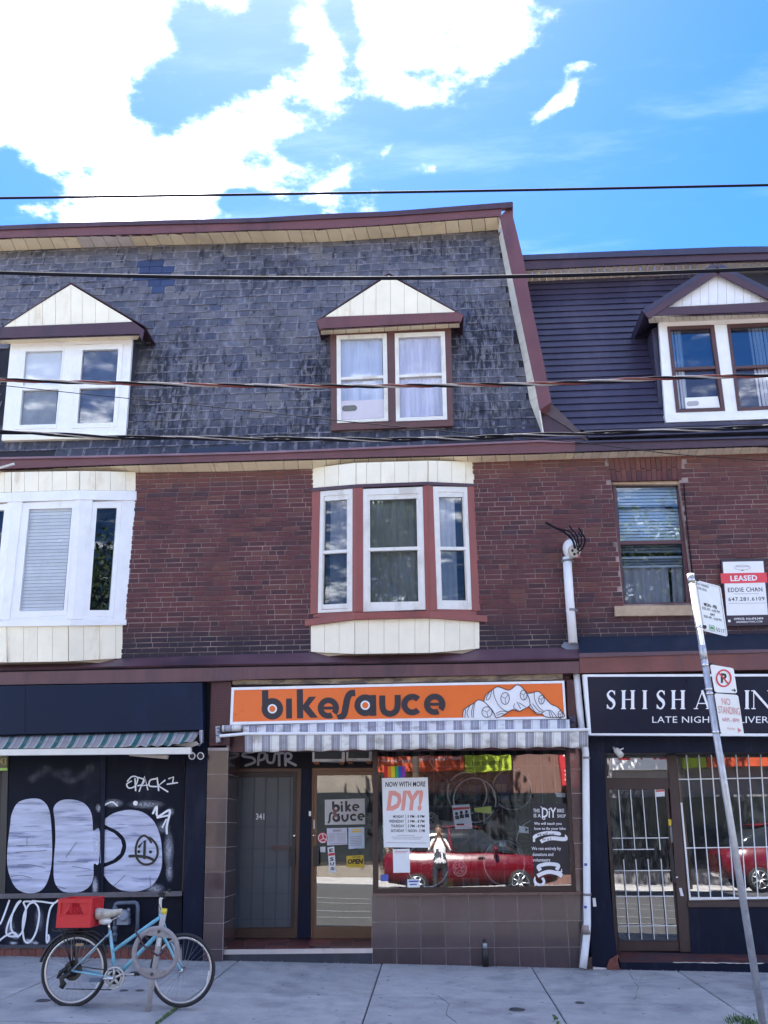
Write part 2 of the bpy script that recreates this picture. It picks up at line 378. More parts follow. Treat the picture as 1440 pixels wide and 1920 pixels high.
def ramp_mat(name, stops, rough=.75, zdirt=None, bump=.3, bscale=60, streak=None, fine=.25, edge=None, stains=None):
    """colour picked per object from a ramp, with soot and streaks that follow the height on the wall"""
    m_ = bpy.data.materials.new(name); m_.use_nodes = True; t = m_.node_tree; b = t.nodes['Principled BSDF']; N, L = t.nodes.new, t.links.new
    oi = N('ShaderNodeObjectInfo'); geo = N('ShaderNodeNewGeometry'); at_ = N('ShaderNodeAttribute'); at_.attribute_name = 'rnd'
    ad = N('ShaderNodeMath'); ad.operation = 'ADD'; L(oi.outputs['Random'], ad.inputs[0]); L(at_.outputs['Fac'], ad.inputs[1])
    fr = N('ShaderNodeMath'); fr.operation = 'FRACT'; L(ad.outputs[0], fr.inputs[0])
    def noise(scale, det=5, ro=.6):
        mp = N('ShaderNodeMapping'); mp.inputs['Scale'].default_value = scale; L(geo.outputs['Position'], mp.inputs[0])
        n = N('ShaderNodeTexNoise'); n.inputs['Scale'].default_value = 1; n.inputs['Detail'].default_value = det; n.inputs['Roughness'].default_value = ro; L(mp.outputs[0], n.inputs['Vector']); return n.outputs['Fac']
    def mixc(f, a, bcol):
        x = N('ShaderNodeMix'); x.data_type = 'RGBA'; L(f, x.inputs[0]); L(a, x.inputs[6])
        if isinstance(bcol, tuple): x.inputs[7].default_value = (*bcol, 1)
        else: L(bcol, x.inputs[7])
        return x.outputs[2]
    def rng(v, a, b_, c=0, d=1, smooth=True):
        x = N('ShaderNodeMapRange'); x.interpolation_type = 'SMOOTHSTEP' if smooth else 'LINEAR'; L(v, x.inputs[0])
        for i, q in enumerate((a, b_, c, d)): x.inputs[i + 1].default_value = q
        return x.outputs[0]
    def mul(a, b_, op='MULTIPLY'):
        x = N('ShaderNodeMath'); x.operation = op; x.use_clamp = True
        for i, q in enumerate((a, b_)):
            if isinstance(q, (int, float)): x.inputs[i].default_value = q
            else: L(q, x.inputs[i])
        return x.outputs[0]
    cr = N('ShaderNodeValToRGB'); cr.color_ramp.interpolation = 'LINEAR'
    while len(cr.color_ramp.elements) < len(stops): cr.color_ramp.elements.new(.5)
    for e, (p, c) in zip(cr.color_ramp.elements, stops): e.position = p; e.color = (*c, 1)
    L(fr.outputs[0], cr.inputs[0]); out = cr.outputs[0]
    sx = N('ShaderNodeSeparateXYZ'); L(geo.outputs['Position'], sx.inputs[0])
    big = noise((.9, .9, .9), 4)
    hv = N('ShaderNodeHueSaturation'); L(out, hv.inputs['Color']); L(rng(noise((9, 9, 14), 6), .25, .75, 1 - fine, 1 + fine, False), hv.inputs['Value']); out = hv.outputs[0]
    for (za, zb, colr, amt, jag) in (zdirt or []):
        z = N('ShaderNodeMath'); z.operation = 'MULTIPLY_ADD'; L(big, z.inputs[0]); z.inputs[1].default_value = jag; L(sx.outputs[2], z.inputs[2])
        out = mixc(mul(rng(z.outputs[0], za + jag / 2, zb + jag / 2, 0, 1), amt), out, colr)
    for (sc, lo, hi, colr, amt) in (streak or []):
        out = mixc(mul(rng(noise(sc, 7, .65), lo, hi), amt), out, colr)
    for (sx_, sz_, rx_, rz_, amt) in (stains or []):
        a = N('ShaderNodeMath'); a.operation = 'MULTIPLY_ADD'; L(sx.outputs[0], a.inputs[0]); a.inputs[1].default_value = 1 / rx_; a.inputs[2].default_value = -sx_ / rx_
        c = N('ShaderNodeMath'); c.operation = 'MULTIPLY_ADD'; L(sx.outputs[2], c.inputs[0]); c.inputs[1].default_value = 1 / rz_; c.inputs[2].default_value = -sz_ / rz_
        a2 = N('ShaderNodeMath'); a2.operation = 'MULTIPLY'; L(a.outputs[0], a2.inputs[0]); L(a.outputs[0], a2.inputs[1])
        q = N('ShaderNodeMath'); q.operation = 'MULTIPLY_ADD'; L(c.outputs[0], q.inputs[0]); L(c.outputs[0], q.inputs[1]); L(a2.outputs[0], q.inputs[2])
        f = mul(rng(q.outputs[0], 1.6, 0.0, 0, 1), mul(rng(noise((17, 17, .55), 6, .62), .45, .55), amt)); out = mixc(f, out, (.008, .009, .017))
    if edge:
        ea = N('ShaderNodeAttribute'); ea.attribute_name = 'edge'
        out = mixc(mul(mul(rng(ea.outputs['Fac'], .15, 1.0), rng(noise((7, 7, 7), 6, .7), .38, .62)), edge[1]), out, edge[0])
    L(out, b.inputs['Base Color']); b.inputs['Roughness'].default_value = rough; b.inputs['Specular IOR Level'].default_value = .4
    if bump:
        bp = N('ShaderNodeBump'); bp.inputs['Strength'].default_value = bump; bp.inputs['Distance'].default_value = .01; L(noise((bscale,) * 3, 4), bp.inputs['Height']); L(bp.outputs[0], b.inputs['Normal'])
    MATS[name] = m_; return m_

SOOT = (.012, .014, .028)
BRICK = ramp_mat('brick', [(0, (.058, .024, .031)), (.25, (.088, .029, .033)), (.5, (.112, .036, .037)), (.8, (.096, .031, .038)), (.93, (.135, .052, .043)), (1, (.052, .026, .040))],
    zdirt=[(4.35, 3.80, SOOT, .85, .35), (6.0, 6.35, (.19, .075, .05), .55, .5)], streak=[((.9, .9, 1.3), .60, .75, (.045, .024, .038), .5), ((2.0, 2, .5), .68, .76, (.16, .12, .12), .30)])
MORTAR = mat('mortar', (.36, .275, .26), .9, var=.3, scale=4, dirt=(.07, .045, .05), dirt_amt=.8, dirt_scale=1.3, dirt_stretch=(1, 1, 1), dirt_lo=.38, dirt_hi=.62, bump=.4)
SA0 = P3((-6, -.15, 6.62), (1.6, -.15, 6.62), (-2.6, .75, 10.69))
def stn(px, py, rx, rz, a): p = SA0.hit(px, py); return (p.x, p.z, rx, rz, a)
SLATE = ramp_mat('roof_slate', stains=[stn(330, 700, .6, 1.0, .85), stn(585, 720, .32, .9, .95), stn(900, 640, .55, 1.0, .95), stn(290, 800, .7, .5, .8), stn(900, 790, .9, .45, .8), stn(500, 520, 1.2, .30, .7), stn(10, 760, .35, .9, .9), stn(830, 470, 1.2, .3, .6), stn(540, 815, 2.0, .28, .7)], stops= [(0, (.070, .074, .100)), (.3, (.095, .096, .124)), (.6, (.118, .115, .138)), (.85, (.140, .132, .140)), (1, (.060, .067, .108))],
    zdirt=[(10.35, 10.7, (.13, .105, .085), .55, .5), (7.2, 6.7, (.02, .024, .045), .75, .5)], streak=[((1.2, 1.2, .45), .53, .70, (.024, .026, .040), .75), ((16, 16, .45), .56, .64, (.010, .012, .022), .92), ((2.6, 2.6, 1.6), .57, .72, (.32, .31, .38), .45)],
    edge=((.38, .37, .44), .58), fine=.28, rough=.62)
SLATE_NEW = ramp_mat('repair_slate', [(0, (.030, .048, .110)), (1, (.040, .060, .135))], fine=.12, rough=.5)
BROWN = mat('brown_metal', (.150, .058, .062), .42, var=.14, scale=1.5, dirt=(.06, .028, .036), dirt_amt=.5, dirt_scale=1.6, spec=.4)
BROWN_D = mat('dark_brown_metal', (.070, .036, .052), .42, var=.16, scale=1.5, dirt=(.025, .018, .032), dirt_amt=.6, dirt_scale=1.6, spec=.4)
REDPAINT = mat('red_brown_paint', (.260, .068, .058), .5, var=.12, scale=3, dirt=(.13, .04, .04), dirt_amt=.5, dirt_scale=3)
CREAM = mat('cream_siding', (.88, .81, .64), .5, var=.06, scale=4, dirt=(.52, .36, .20), dirt_amt=.55, dirt_scale=2.6, dirt_stretch=(1.6, 1, .45), dirt_lo=.54, dirt_hi=.76, rnd=.03)
SOFFIT = mat('soffit_cream', (.80, .68, .47), .5, var=.08, scale=2, dirt=(.55, .43, .3), dirt_amt=.4, dirt_scale=3, rnd=.07)
WHITE = mat('white_paint', (.82, .82, .83), .4, var=.06, scale=5, dirt=(.50, .45, .40), dirt_amt=.32, dirt_scale=4, dirt_stretch=(1.5, 1, .5), dirt_lo=.55, dirt_hi=.75)
OLDWHITE = mat('weathered_white_frame', (.74, .72, .68), .5, var=.08, scale=7, dirt=(.40, .34, .28), dirt_amt=.5, dirt_scale=4, dirt_stretch=(1, 1, .4))
NAVY = mat('navy_black_paint', (.0045, .008, .024), .5, var=.25, scale=3, dirt=(.020, .026, .048), dirt_amt=.6, dirt_scale=3.5, dirt_stretch=(1.5, 1.5, .35), spec=.16)
BLACK = mat('black_paint', (.005, .006, .013), .5, var=.25, scale=3, spec=.2)
DARK = mat('dark_interior', (.016, .015, .018), .85, var=.2)
ROOF_METAL = mat('purple_roof_metal', (.038, .034, .068), .42, var=.12, scale=1.4, stretch=(1, 1, .3), rnd=.08, dirt=(.085, .075, .115), dirt_amt=.4, dirt_scale=1.2, dirt_stretch=(1.6, 1.6, .15), spec=.45)
STONE = mat('sandstone_sill', (.44, .32, .22), .8, var=.22, scale=8, bump=.5, bscale=25, dirt=(.25, .18, .13), dirt_amt=.4)
BRONZE = mat('bronze_frame', (.062, .036, .028), .35, metal=.35, var=.15, scale=4)
TILE = mat('brown_tile', (.060, .040, .046), .18, var=.16, scale=4, rnd=.22, dirt=(.10, .085, .085), dirt_amt=.35, dirt_scale=5, spec=.6, coat=.3)
GROUT = mat('tile_grout', (.50, .45, .46), .9, var=.25, scale=9)
REDTILE = mat('red_tile', (.165, .050, .042), .35, var=.2, scale=8, rnd=.18)
MOSAIC = mat('red_mosaic', (.10, .032, .038), .4, var=.2, scale=9, rnd=.15)
ALU = mat('aluminium', (.62, .63, .66), .32, metal=.85, var=.1, scale=10)
STEEL = mat('galvanised_steel', (.48, .50, .54), .42, metal=.55, var=.22, scale=14, dirt=(.30, .29, .30), dirt_amt=.4, dirt_scale=6)
CHROME = mat('bright_steel', (.66, .66, .68), .22, metal=.95, var=.08)
RUBBER = mat('rubber', (.016, .016, .018), .75, var=.2, scale=20)
PLASTIC_BK = mat('black_plastic', (.012, .012, .014), .45, var=.2)
CABLE = mat('cable_black', (.008, .009, .016), .8, var=.1, spec=.12)
CABLE_R = mat('cable_red', (.16, .05, .045), .8, spec=.15); CABLE_W = mat('cable_grey', (.30, .29, .30), .8, spec=.15)
CONCRETE = mat('pavement_concrete', (.385, .372, .365), .85, var=.20, scale=3.2, bump=.4, bscale=60, rnd=.07, dirt=(.185, .185, .205), dirt_amt=.7, dirt_scale=1.7, dirt_stretch=(1, 1, 1), dirt_lo=.45, dirt_hi=.72)
def spots(m_, scale, size, col, amt):
    t = m_.node_tree; N, L = t.nodes.new, t.links.new; b = t.nodes['Principled BSDF']; src = b.inputs['Base Color'].links[0].from_socket
    g = N('ShaderNodeNewGeometry'); v = N('ShaderNodeTexVoronoi'); v.voronoi_dimensions = '2D'; v.inputs['Scale'].default_value = scale; L(g.outputs['Position'], v.inputs['Vector'])
    d = N('ShaderNodeMapRange'); L(v.outputs['Distance'], d.inputs[0]); d.inputs[1].default_value = size; d.inputs[2].default_value = size * .55; s_ = N('ShaderNodeSeparateColor'); L(v.outputs['Color'], s_.inputs[0])
    c = N('ShaderNodeMath'); c.operation = 'GREATER_THAN'; L(s_.outputs[0], c.inputs[0]); c.inputs[1].default_value = .55
    m1 = N('ShaderNodeMath'); m1.operation = 'MULTIPLY'; L(d.outputs[0], m1.inputs[0]); L(c.outputs[0], m1.inputs[1]); m2 = N('ShaderNodeMath'); m2.operation = 'MULTIPLY'; L(m1.outputs[0], m2.inputs[0]); m2.inputs[1].default_value = amt
    x = N('ShaderNodeMix'); x.data_type = 'RGBA'; L(m2.outputs[0], x.inputs[0]); L(src, x.inputs[6]); x.inputs[7].default_value = (*col, 1); L(x.outputs[2], b.inputs['Base Color'])
spots(CONCRETE, 2.6, .055, (.10, .10, .105), .8); spots(CONCRETE, 6.0, .075, (.15, .15, .155), .6); spots(CONCRETE, .9, .16, (.23, .225, .23), .5)
JOINT = mat('pavement_joint', (.055, .054, .06), .95, var=.3, scale=8)
ASPHALT = mat('asphalt', (.060, .060, .063), .85, var=.25, scale=5, bump=.3, bscale=90)
PIPE_W = mat('white_pipe_paint', (.80, .80, .82), .45, var=.06, scale=6, dirt=(.42, .40, .40), dirt_amt=.4, dirt_scale=5, dirt_lo=.6, dirt_hi=.75)
PAPER = mat('paper_white', (.82, .82, .82), .6, var=.03)
INK_BK = mat('ink_black', (.010, .010, .014), .6, var=.1); INK_NAVY = mat('ink_charcoal', (.022, .018, .026), .5, var=.1)
INK_W = mat('ink_white', (.84, .84, .86), .5, var=.03); INK_R = mat('ink_red', (.58, .035, .045), .5, var=.05); INK_P = mat('ink_salmon', (.80, .33, .27), .5, var=.05)
INK_G = mat('ink_green', (.05, .26, .09), .5); INK_GR = mat('ink_grey', (.38, .38, .40), .6); INK_Y = mat('ink_yellow', (.80, .55, .04), .5); INK_PALER = mat('ink_faded_red', (.62, .22, .22), .6); INK_B = mat('ink_blue', (.05, .08, .38), .5)
ORANGE = mat('orange_sign_face', (.80, .155, .022), .32, var=.04, scale=2, spec=.5)
SIGN_NAVY = mat('navy_sign_face', (.0045, .007, .024), .32, var=.1, spec=.25)
G_SKY = glass('window_glass', .028, (.94, .96, .98), wav=.012, wscale=1.0)
G_DK = glass('window_glass_dark', .022, (.72, .76, .80), wav=.012, wscale=1.0)
G_SHOP = glass('shop_glass', .09, (.84, .86, .88), wav=.11, wscale=1.1)
G_DOOR = glass('door_glass', .115, (.55, .58, .58), wav=.05, wscale=1.2)
FROST = mat('frosted_glass', (.048, .066, .086), .32, var=.22, scale=1.4, spec=.5)
CURTAIN = mat('curtain_cloth', (.62, .58, .60), .9, var=.12, scale=14, stretch=(1, 1, .06))
CURTAIN_BG = mat('beige_curtain', (.42, .38, .32), .9, var=.35, scale=9, stretch=(1, 1, .08))
BLIND = mat('blind_slat', (.90, .89, .92), .6, var=.06, rnd=.06)
ACPANEL = mat('insulation_panel', (.60, .56, .62), .6, var=.05)

# ------------------------------------------------------------------ ground
def pave_z(x, y): return .002 - .0247 * (x - 1.66) + .02 * y
PAVE = P3((0, 0, pave_z(0, 0)), (1, 0, pave_z(1, 0)), (0, -1, pave_z(0, -1)))
KERB_Y = -3.75
def sheet(name, x0, x1, y0, y1, zf, mat_, nx=2, ny=2, **k):
    mb = MB()
    for j in range(ny + 1):
        for i in range(nx + 1):
            x = lerp(x0, x1, i / nx); y = lerp(y0, y1, j / ny); mb.add([(x, y, zf(x, y))])
    for j in range(ny):
        for i in range(nx): a = j * (nx + 1) + i; mb.face((a, a + 1, a + nx + 2, a + nx + 1))
    return mb.build(name, mat_, **k)
road_z = lambda x, y: pave_z(x, KERB_Y) - .15 - .0 * y
sheet('ground', -400, 400, -400, 400, lambda x, y: -1.2, ASPHALT, kind='structure')
road = sheet('road', -40, 40, -15.6, KERB_Y - .15, road_z, ASPHALT, 8, 4, kind='structure')
for y in (-7.0, -8.45, -10.6, -12.05):
    mb = MB(); a = [(-40, y, road_z(-40, y) + .004), (40, y, road_z(40, y) + .004), (40, y + .07, road_z(40, y) + .004), (-40, y + .07, road_z(-40, y) + .004)]
    mb.prism(a, (0, 0, .006)).build('tram_rail', STEEL, road)
pav = MB()
pav.prism([(-40, KERB_Y, pave_z(-40, KERB_Y) - .016), (40, KERB_Y, pave_z(40, KERB_Y) - .016), (40, 3.6, pave_z(40, 3.6) - .016), (-40, 3.6, pave_z(-40, 3.6) - .016)], (0, 0, -.4))
pav = pav.build('pavement', JOINT, kind='structure')
# slabs: cross joints from the photograph (about 1.8 m), long joints at 1.25 m
xs = [PAVE.hit(*q).x for q in ((436, 1809), (715, 1810), (999, 1817), (1277, 1824))]
st = (xs[3] - xs[0]) / 3
edges = [xs[0] - st * k for k in range(12, 0, -1)] + xs + [xs[3] + st * k for k in range(1, 12)]
ys = [.75, PAVE.hit(680, 1867).y, PAVE.hit(0, 1914).y, KERB_Y]
for j in range(3):
    for i in range(len(edges) - 1):
        g = .008; x0, x1 = edges[i] + g, edges[i + 1] - g; y1, y0 = ys[j] - g, ys[j + 1] + g
        if x1 < -12 or x0 > 12: continue
        dz = random.uniform(-.003, .003); P = [(x0, y0), (x1, y0), (x1, y1), (x0, y1)]
        mb = MB(); c = .012
        t = mb.add([(x, y, pave_z(x, y) + dz - .004) for x, y in P]); q = mb.add([(x0 + c, y0 + c, pave_z(x0, y0) + dz), (x1 - c, y0 + c, pave_z(x1, y0) + dz), (x1 - c, y1 - c, pave_z(x1, y1) + dz), (x0 + c, y1 - c, pave_z(x0, y1) + dz)]); l = mb.add([(x, y, pave_z(x, y) - .06) for x, y in P])
        mb.face((q, q + 1, q + 2, q + 3))
        for a in range(4): b = (a + 1) % 4; mb.face((t + a, t + b, q + b, q + a)); mb.face((l + a, l + b, t + b, t + a))
        mb.build('paving_slab', CONCRETE, pav)
kb = MB()
kb.prism([(-40, KERB_Y - .15, pave_z(-40, KERB_Y) - .35), (-40, KERB_Y - .15, pave_z(-40, KERB_Y) - .01), (-40, KERB_Y - .004, pave_z(-40, KERB_Y)), (-40, KERB_Y - .004, pave_z(-40, KERB_Y) - .35)], (80, 0, -.0247 * 80)).build('kerb', CONCRETE, kind='structure')
far = sheet('opposite_pavement', -40, 40, -19.2, -15.6, lambda x, y: road_z(x, y) + .14, CONCRETE, 8, 2, kind='structure')


def crack(pts, w=.006):
    mb = MB(); P = []
    for (x0, y0), (x1, y1) in zip(pts, pts[1:]):
        for i in range(6): P.append(PAVE.hit(lerp(x0, x1, i / 6) + random.uniform(-2, 2), lerp(y0, y1, i / 6) + random.uniform(-.6, .6), .0055))
    for a, b in zip(P, P[1:]):
        d = (b - a); n = Vector((d.y, -d.x, 0)).normalized() * w * random.uniform(.3, 1); mb.prism([a - n * .5, b - n * .5, b + n * .5, a + n * .5], (0, 0, -.004))
    mb.build('crack', JOINT, pav)
crack([(820, 1866), (842, 1882), (835, 1902), (860, 1920)], .0035); crack([(1180, 1822), (1196, 1850), (1188, 1880)], .003)
# ------------------------------------------------------------------ three row houses
HA = thing('row_house', (-4.2, 0, .1), 'left brick row house with white trimmed dormer over the black graffitied shopfront', 'house', 'row houses of the terrace')
HB = thing('row_house', (-.4, 0, .05), 'middle brick row house with red brown bay window over the orange shop sign', 'house', 'row houses of the terrace')
HC = thing('row_house', (3.8, 0, -.05), 'right brick row house with smooth purple metal mansard over the navy shop sign', 'house', 'row houses of the terrace')
XP1 = at(401, 1250, 0).x; XP2 = at(1086, 1250, 0).x          # party walls
XL, XR = -10.5, 10.5
Z_COR, Z_WALL = 3.50, 6.37
HAs = {'A': (HA, XL, XP1), 'B': (HB, XP1, XP2), 'C': (HC, XP2, XR)}
WC = [(1147, 903.5), (1277.5, 903.5), (1296, 1133), (1167, 1133)]   # window opening of the right house
wz0, wz1 = at(1160, 1134, 0).z, at(1200, 899, 0).z
wx0, wx1 = at(1157, 1010, 0).x, at(1287, 1010, 0).x
for k, (h, x0, x1) in HAs.items():
    b = MB(); g = .0 if k == 'B' else 0
    ztop = 10.85 if k != 'C' else 9.95
    if k == 'C':
        b.box(x0 + .002, wx0, 0, .5, Z_COR, Z_WALL); b.box(wx1, x1, 0, .5, Z_COR, Z_WALL); b.box(wx0, wx1, 0, .5, Z_COR, wz0); b.box(wx0, wx1, 0, .5, wz1, Z_WALL)
        b.box(x0 + .002, x1, .502, 9, Z_COR, Z_WALL)
    else: b.box(x0 + .002, x1, 0, 9, Z_COR, Z_WALL)
    b.build('wall', MORTAR, h)
    xr = 1.25 if k == 'B' else x1; xl_ = 1.254 if k == 'C' else x0 + .002
    s = MB(); s.box(xl_, xr, 1.0, 9, Z_WALL + .002, ztop - .06); s.box(xl_, xr, .9, 9.2, ztop - .058, ztop); s.build('roof', DARK, h)
    g = MB(); g.box(x0 + .004, x1 - .002, 3.4, 9, -.3, Z_COR - .002); g.box(x0 + .004, x0 + .12, .9, 3.398, -.3, Z_COR - .002); g.box(x1 - .12, x1 - .002, .9, 3.398, -.3, Z_COR - .002)
    g.box(x0 + .122, x1 - .122, .75, 3.398, -.3, .16); g.build('shop_interior', mat('shop_room', (.075, .078, .088), .85, var=.2), h)
    c = MB(); c.box(x0 + .122, x1 - .122, .6, 3.398, 3.2, Z_COR - .004); c.build('shop_ceiling', DARK, h)

# --- bricks, one by one
def unit_brick(jit):
    v = MB(); c = .035; rnd = random.Random(jit); j = lambda: rnd.uniform(-.012, .012)
    # front face inset (chamfer), unit box: x 0..1, z 0..1, y -1 (front) .. 0
    cx = .012; cz = .05
    f = v.add([(cx + j(), -1, cz + j()), (1 - cx + j(), -1, cz + j()), (1 - cx + j(), -1, 1 - cz + j()), (cx + j(), -1, 1 - cz + j())])
    m_ = v.add([(0, -.7, 0), (1, -.7, 0), (1, -.7, 1), (0, -.7, 1)]); b = v.add([(0, 0, 0), (1, 0, 0), (1, 0, 1), (0, 0, 1)])
    v.face((f, f + 1, f + 2, f + 3))
    for a in range(4):
        q = (a + 1) % 4; v.face((m_ + a, m_ + q, f + q, f + a)); v.face((b + a, b + q, m_ + q, m_ + a))
    return v
UB = [unit_brick(i) for i in range(5)]; UBM = [u.mesh('brick', BRICK) for u in UB]
class Pieces:
    """alike pieces of one thing: those that show largest become parts, the rest one joined part"""
    def __init__(s, name, parent, mesh_list, unit_list, mats, limit=300): s.name = name; s.p = parent; s.ml = mesh_list; s.ul = unit_list; s.mats = mats; s.lim = limit; s.items = []
    def put(s, mtx, size, alt=None): s.items.append((size, mtx, alt))
    def finish(s):
        s.items.sort(key=lambda q: -q[0]); o = root_of(s.p); T = Matrix.Translation(-o)
        for i, (sz, mtx, alt) in enumerate(s.items[:s.lim]):
            ob = bpy.data.objects.new(s.name, alt or s.ml[i % len(s.ml)]); COL.objects.link(ob); ob.parent = s.p; ob.matrix_local = T @ mtx
        rest = s.items[s.lim:]
        if not rest: return
        mb = MB(); rn = []; ed = []
        for i, (sz, mtx, alt) in enumerate(rest):
            u = s.ul[i % len(s.ul)]; n = len(mb.v); mb.v += [mtx @ v for v in u.v]
            for f in u.f: mb.f.append([n + q for q in f]); mb.mi.append(0); mb.sm.append(False)
            r = random.random(); rn += [r] * len(u.v); ed += getattr(u, 'edge', [0] * len(u.v))
        ob = mb.build(s.name, s.mats, s.p, kind='stuff', fix=False)
        for nm, vals in (('rnd', rn), ('edge', ed)):
            a = ob.data.attributes.new(nm, 'FLOAT', 'POINT'); a.data.foreach_set('value', vals)
def basis(o, x, y, z):
    m_ = Matrix((x, y, z)).transposed().to_4x4(); m_.translation = o; return m_
BL, BH = .222, .0685
bayA = [(-40, 870), (238, 870), (214, 1260), (-40, 1260)]; bayB = [(600, 860), (876, 860), (884, 1240), (598, 1240)]
archC = [(1139.6, 845), (1278.5, 845), (1278.5, 903), (1296, 1137), (1300, 1156), (1153, 1156), (1150, 1137), (1148, 903)]
sets = {k: Pieces('brick', h, UBM, UB, BRICK) for k, (h, a, b) in HAs.items()}
row = 0; z = Z_COR
while z < Z_WALL - .01:
    x = -6.2 - random.uniform(.0, .06) - (BL / 2 if row % 2 else 0); rz = random.uniform(-.0015, .0015)
    while x < 6.4:
        L = BL * random.uniform(.97, 1.03) if random.random() > .05 else BL * .5
        a, b = x, x + L; x = b
        for k, (h, h0, h1) in HAs.items():
            if not h0 <= (a + b) / 2 < h1: continue
            p, q = a, b
            c = ((p + q) / 2, 0, z + BH / 2); px, py = proj(c)
            if px < -60 or px > 1640: continue
            if inside((px, py), bayA) or inside((px, py), bayB): continue
            if inside((px, py), archC):
                # bricks that run up to the opening are cut at its jamb
                l = proj((p, 0, c[2])); r_ = proj((q, 0, c[2]))
                if inside(l, archC) and inside(r_, archC): continue
                if p > wx0 - .03 and q < wx1 + .03: continue
                if z + BH < wz1 - .01:
                    if p < wx0 < q: q = wx0
                    elif p < wx1 < q: p = wx1
                    if q - p < .04: continue
                else: continue
            if z < wz1 and z > wz0 - .14 and k == 'C':
                if p < wx0 < q: q = wx0
                elif p < wx1 < q: p = wx1
            dpt = .008 + random.uniform(-.002, .003)
            g = .0110
            sets[k].put(basis(Vector((p + g / 2, 0, z + g / 2 + rz)), Vector((q - p - g, 0, 0)), Vector((0, dpt, 0)), Vector((0, 0, BH - g))), (1 if p > h0 else .6) / (CAM - Vector(c)).length - (.5 if (px < 0 or px > 1440) else 0) - (.5 if py > 1228 else 0))
    z += BH; row += 1
for s_ in sets.values(): s_.finish()
# soldier arch of the right house
ab = [(1139.6, 859), (1278.5, 854), (1278.5, 900), (1148, 903)]; qa = quad(*ab); n = 14
for r_ in range(2):
    for i in range(n):
        u0, u1 = i / n, (i + 1) / n; v0, v1 = (0, .49 + .08 * (i % 2)) if r_ == 0 else (.49 + .08 * (i % 2), 1)
        c = inset([qa(u0, v0), qa(u1, v0), qa(u1, v1), qa(u0, v1)], .55)
        slab('brick', c, YP(-.012 - random.uniform(0, .004)), .05, BRICK, HC)
slab('arch_stone', [(1148, 903.5), (1165, 900), (1210, 898.5), (1262, 899), (1278, 902), (1278, 908), (1148, 908)], YP(.03), .06, STONE, HC)
def carr(name, x, y, r, c=DARK):  # old fixing holes in the brick
    p = at(x, y, 0); MB().lathe((p.x, -.002, p.z), (0, -1, 0), [(0, r), (.013, r)], 8).build(name, c, HA)
carr('fixing_hole', 267.5, 1051.5, .014)

# ------------------------------------------------------------------ mansards
# slate mansard (left and middle house)
SA = P3((-6, -.15, 6.62), (1.6, -.15, 6.62), (-2.6, .75, 10.69))
LEAN = -SA.n  # into the roof
up = Vector((0, .9, 4.07)).normalized()
slate_top = [(0, 470), (140, 464), (300, 459), (480, 454), (616, 453), (698, 447), (933, 430)]
slate_bot = [(0, 846), (174, 843), (480, 838), (1018, 813)]
rake_in = [(933, 431), (947, 507), (962, 589), (982, 682), (993, 752), (1015, 811), (1020, 826)]
rake_x = lambda y: ipl([(p[1], p[0]) for p in rake_in], y)
us = MB(); ix, iz = .14, .2
o_ = us.add([(0, -.9, 0), (1, -.9, 0), (1, -.25, 1), (0, -.25, 1)]); i_ = us.add([(ix, -.88, iz), (1 - ix, -.88, iz), (1 - ix, -.32, 1), (ix, -.32, 1)]); b_ = us.add([(0, 0, 0), (1, 0, 0), (1, 0, 1), (0, 0, 1)])
us.face((i_, i_ + 1, i_ + 2, i_ + 3))
for a in range(3):
    q = (a + 1) % 4
    if a == 2: continue
    us.face((o_ + a, o_ + q, i_ + q, i_ + a))
us.face((o_ + 3, o_, i_, i_ + 3)); us.face((b_, b_ + 1, o_ + 1, o_)); us.face((b_ + 1, b_ + 2, o_ + 2, o_ + 1)); us.face((b_ + 3, b_, o_, o_ + 3))
us.edge = [1] * 4 + [0] * 4 + [1] * 4
def slate_mesh(m_):
    me = us.mesh('slate', m_, fix=False); a = me.attributes.new('edge', 'FLOAT', 'POINT'); a.data.foreach_set('value', us.edge); return me
USM, USN = slate_mesh(SLATE), slate_mesh(SLATE_NEW)
dormA = [(10, 650), (133, 560), (240, 628), (226, 800), (-10, 806), (-10, 650)]
dormB = [(634, 610), (729, 545), (836, 602), (834, 780), (636, 786)]
patch = [(272, 490), (300, 488), (303, 500), (316, 502), (318, 530), (304, 533), (303, 545), (278, 543), (276, 528), (258, 520), (259, 500)]
gA, gB = Pieces('slate', HA, [USM], [us], SLATE), Pieces('slate', HB, [USM], [us], SLATE)
roof_back = MB()
a_ = SA.hit(-500, 848, -.03); 
fr = [Vector((XL, -.15, 6.45)) + LEAN * .03, Vector((1.66, -.15, 6.45)) + LEAN * .03, Vector((1.36, .78, 10.74)) + LEAN * .03, Vector((XL, .78, 10.74)) + LEAN * .03]
for h, x0, x1a, x1b in ((HA, XL, XP1 - .001, XP1 - .001), (HB, XP1, 1.66, 1.34)):
    MB().prism([Vector((x0, -.19, 6.45)) + LEAN * .01, Vector((x1a, -.19, 6.45)) + LEAN * .01, Vector((x1b, .78, 10.78)) + LEAN * .01, Vector((x0, .78, 10.78)) + LEAN * .01], LEAN * .12).build('roof_boarding', mat('roof_boarding', (.02, .02, .03), .9), h)
SE, SW = .151, .205
row = 0
v = -.05
base = Vector((0, -.15, 6.58))
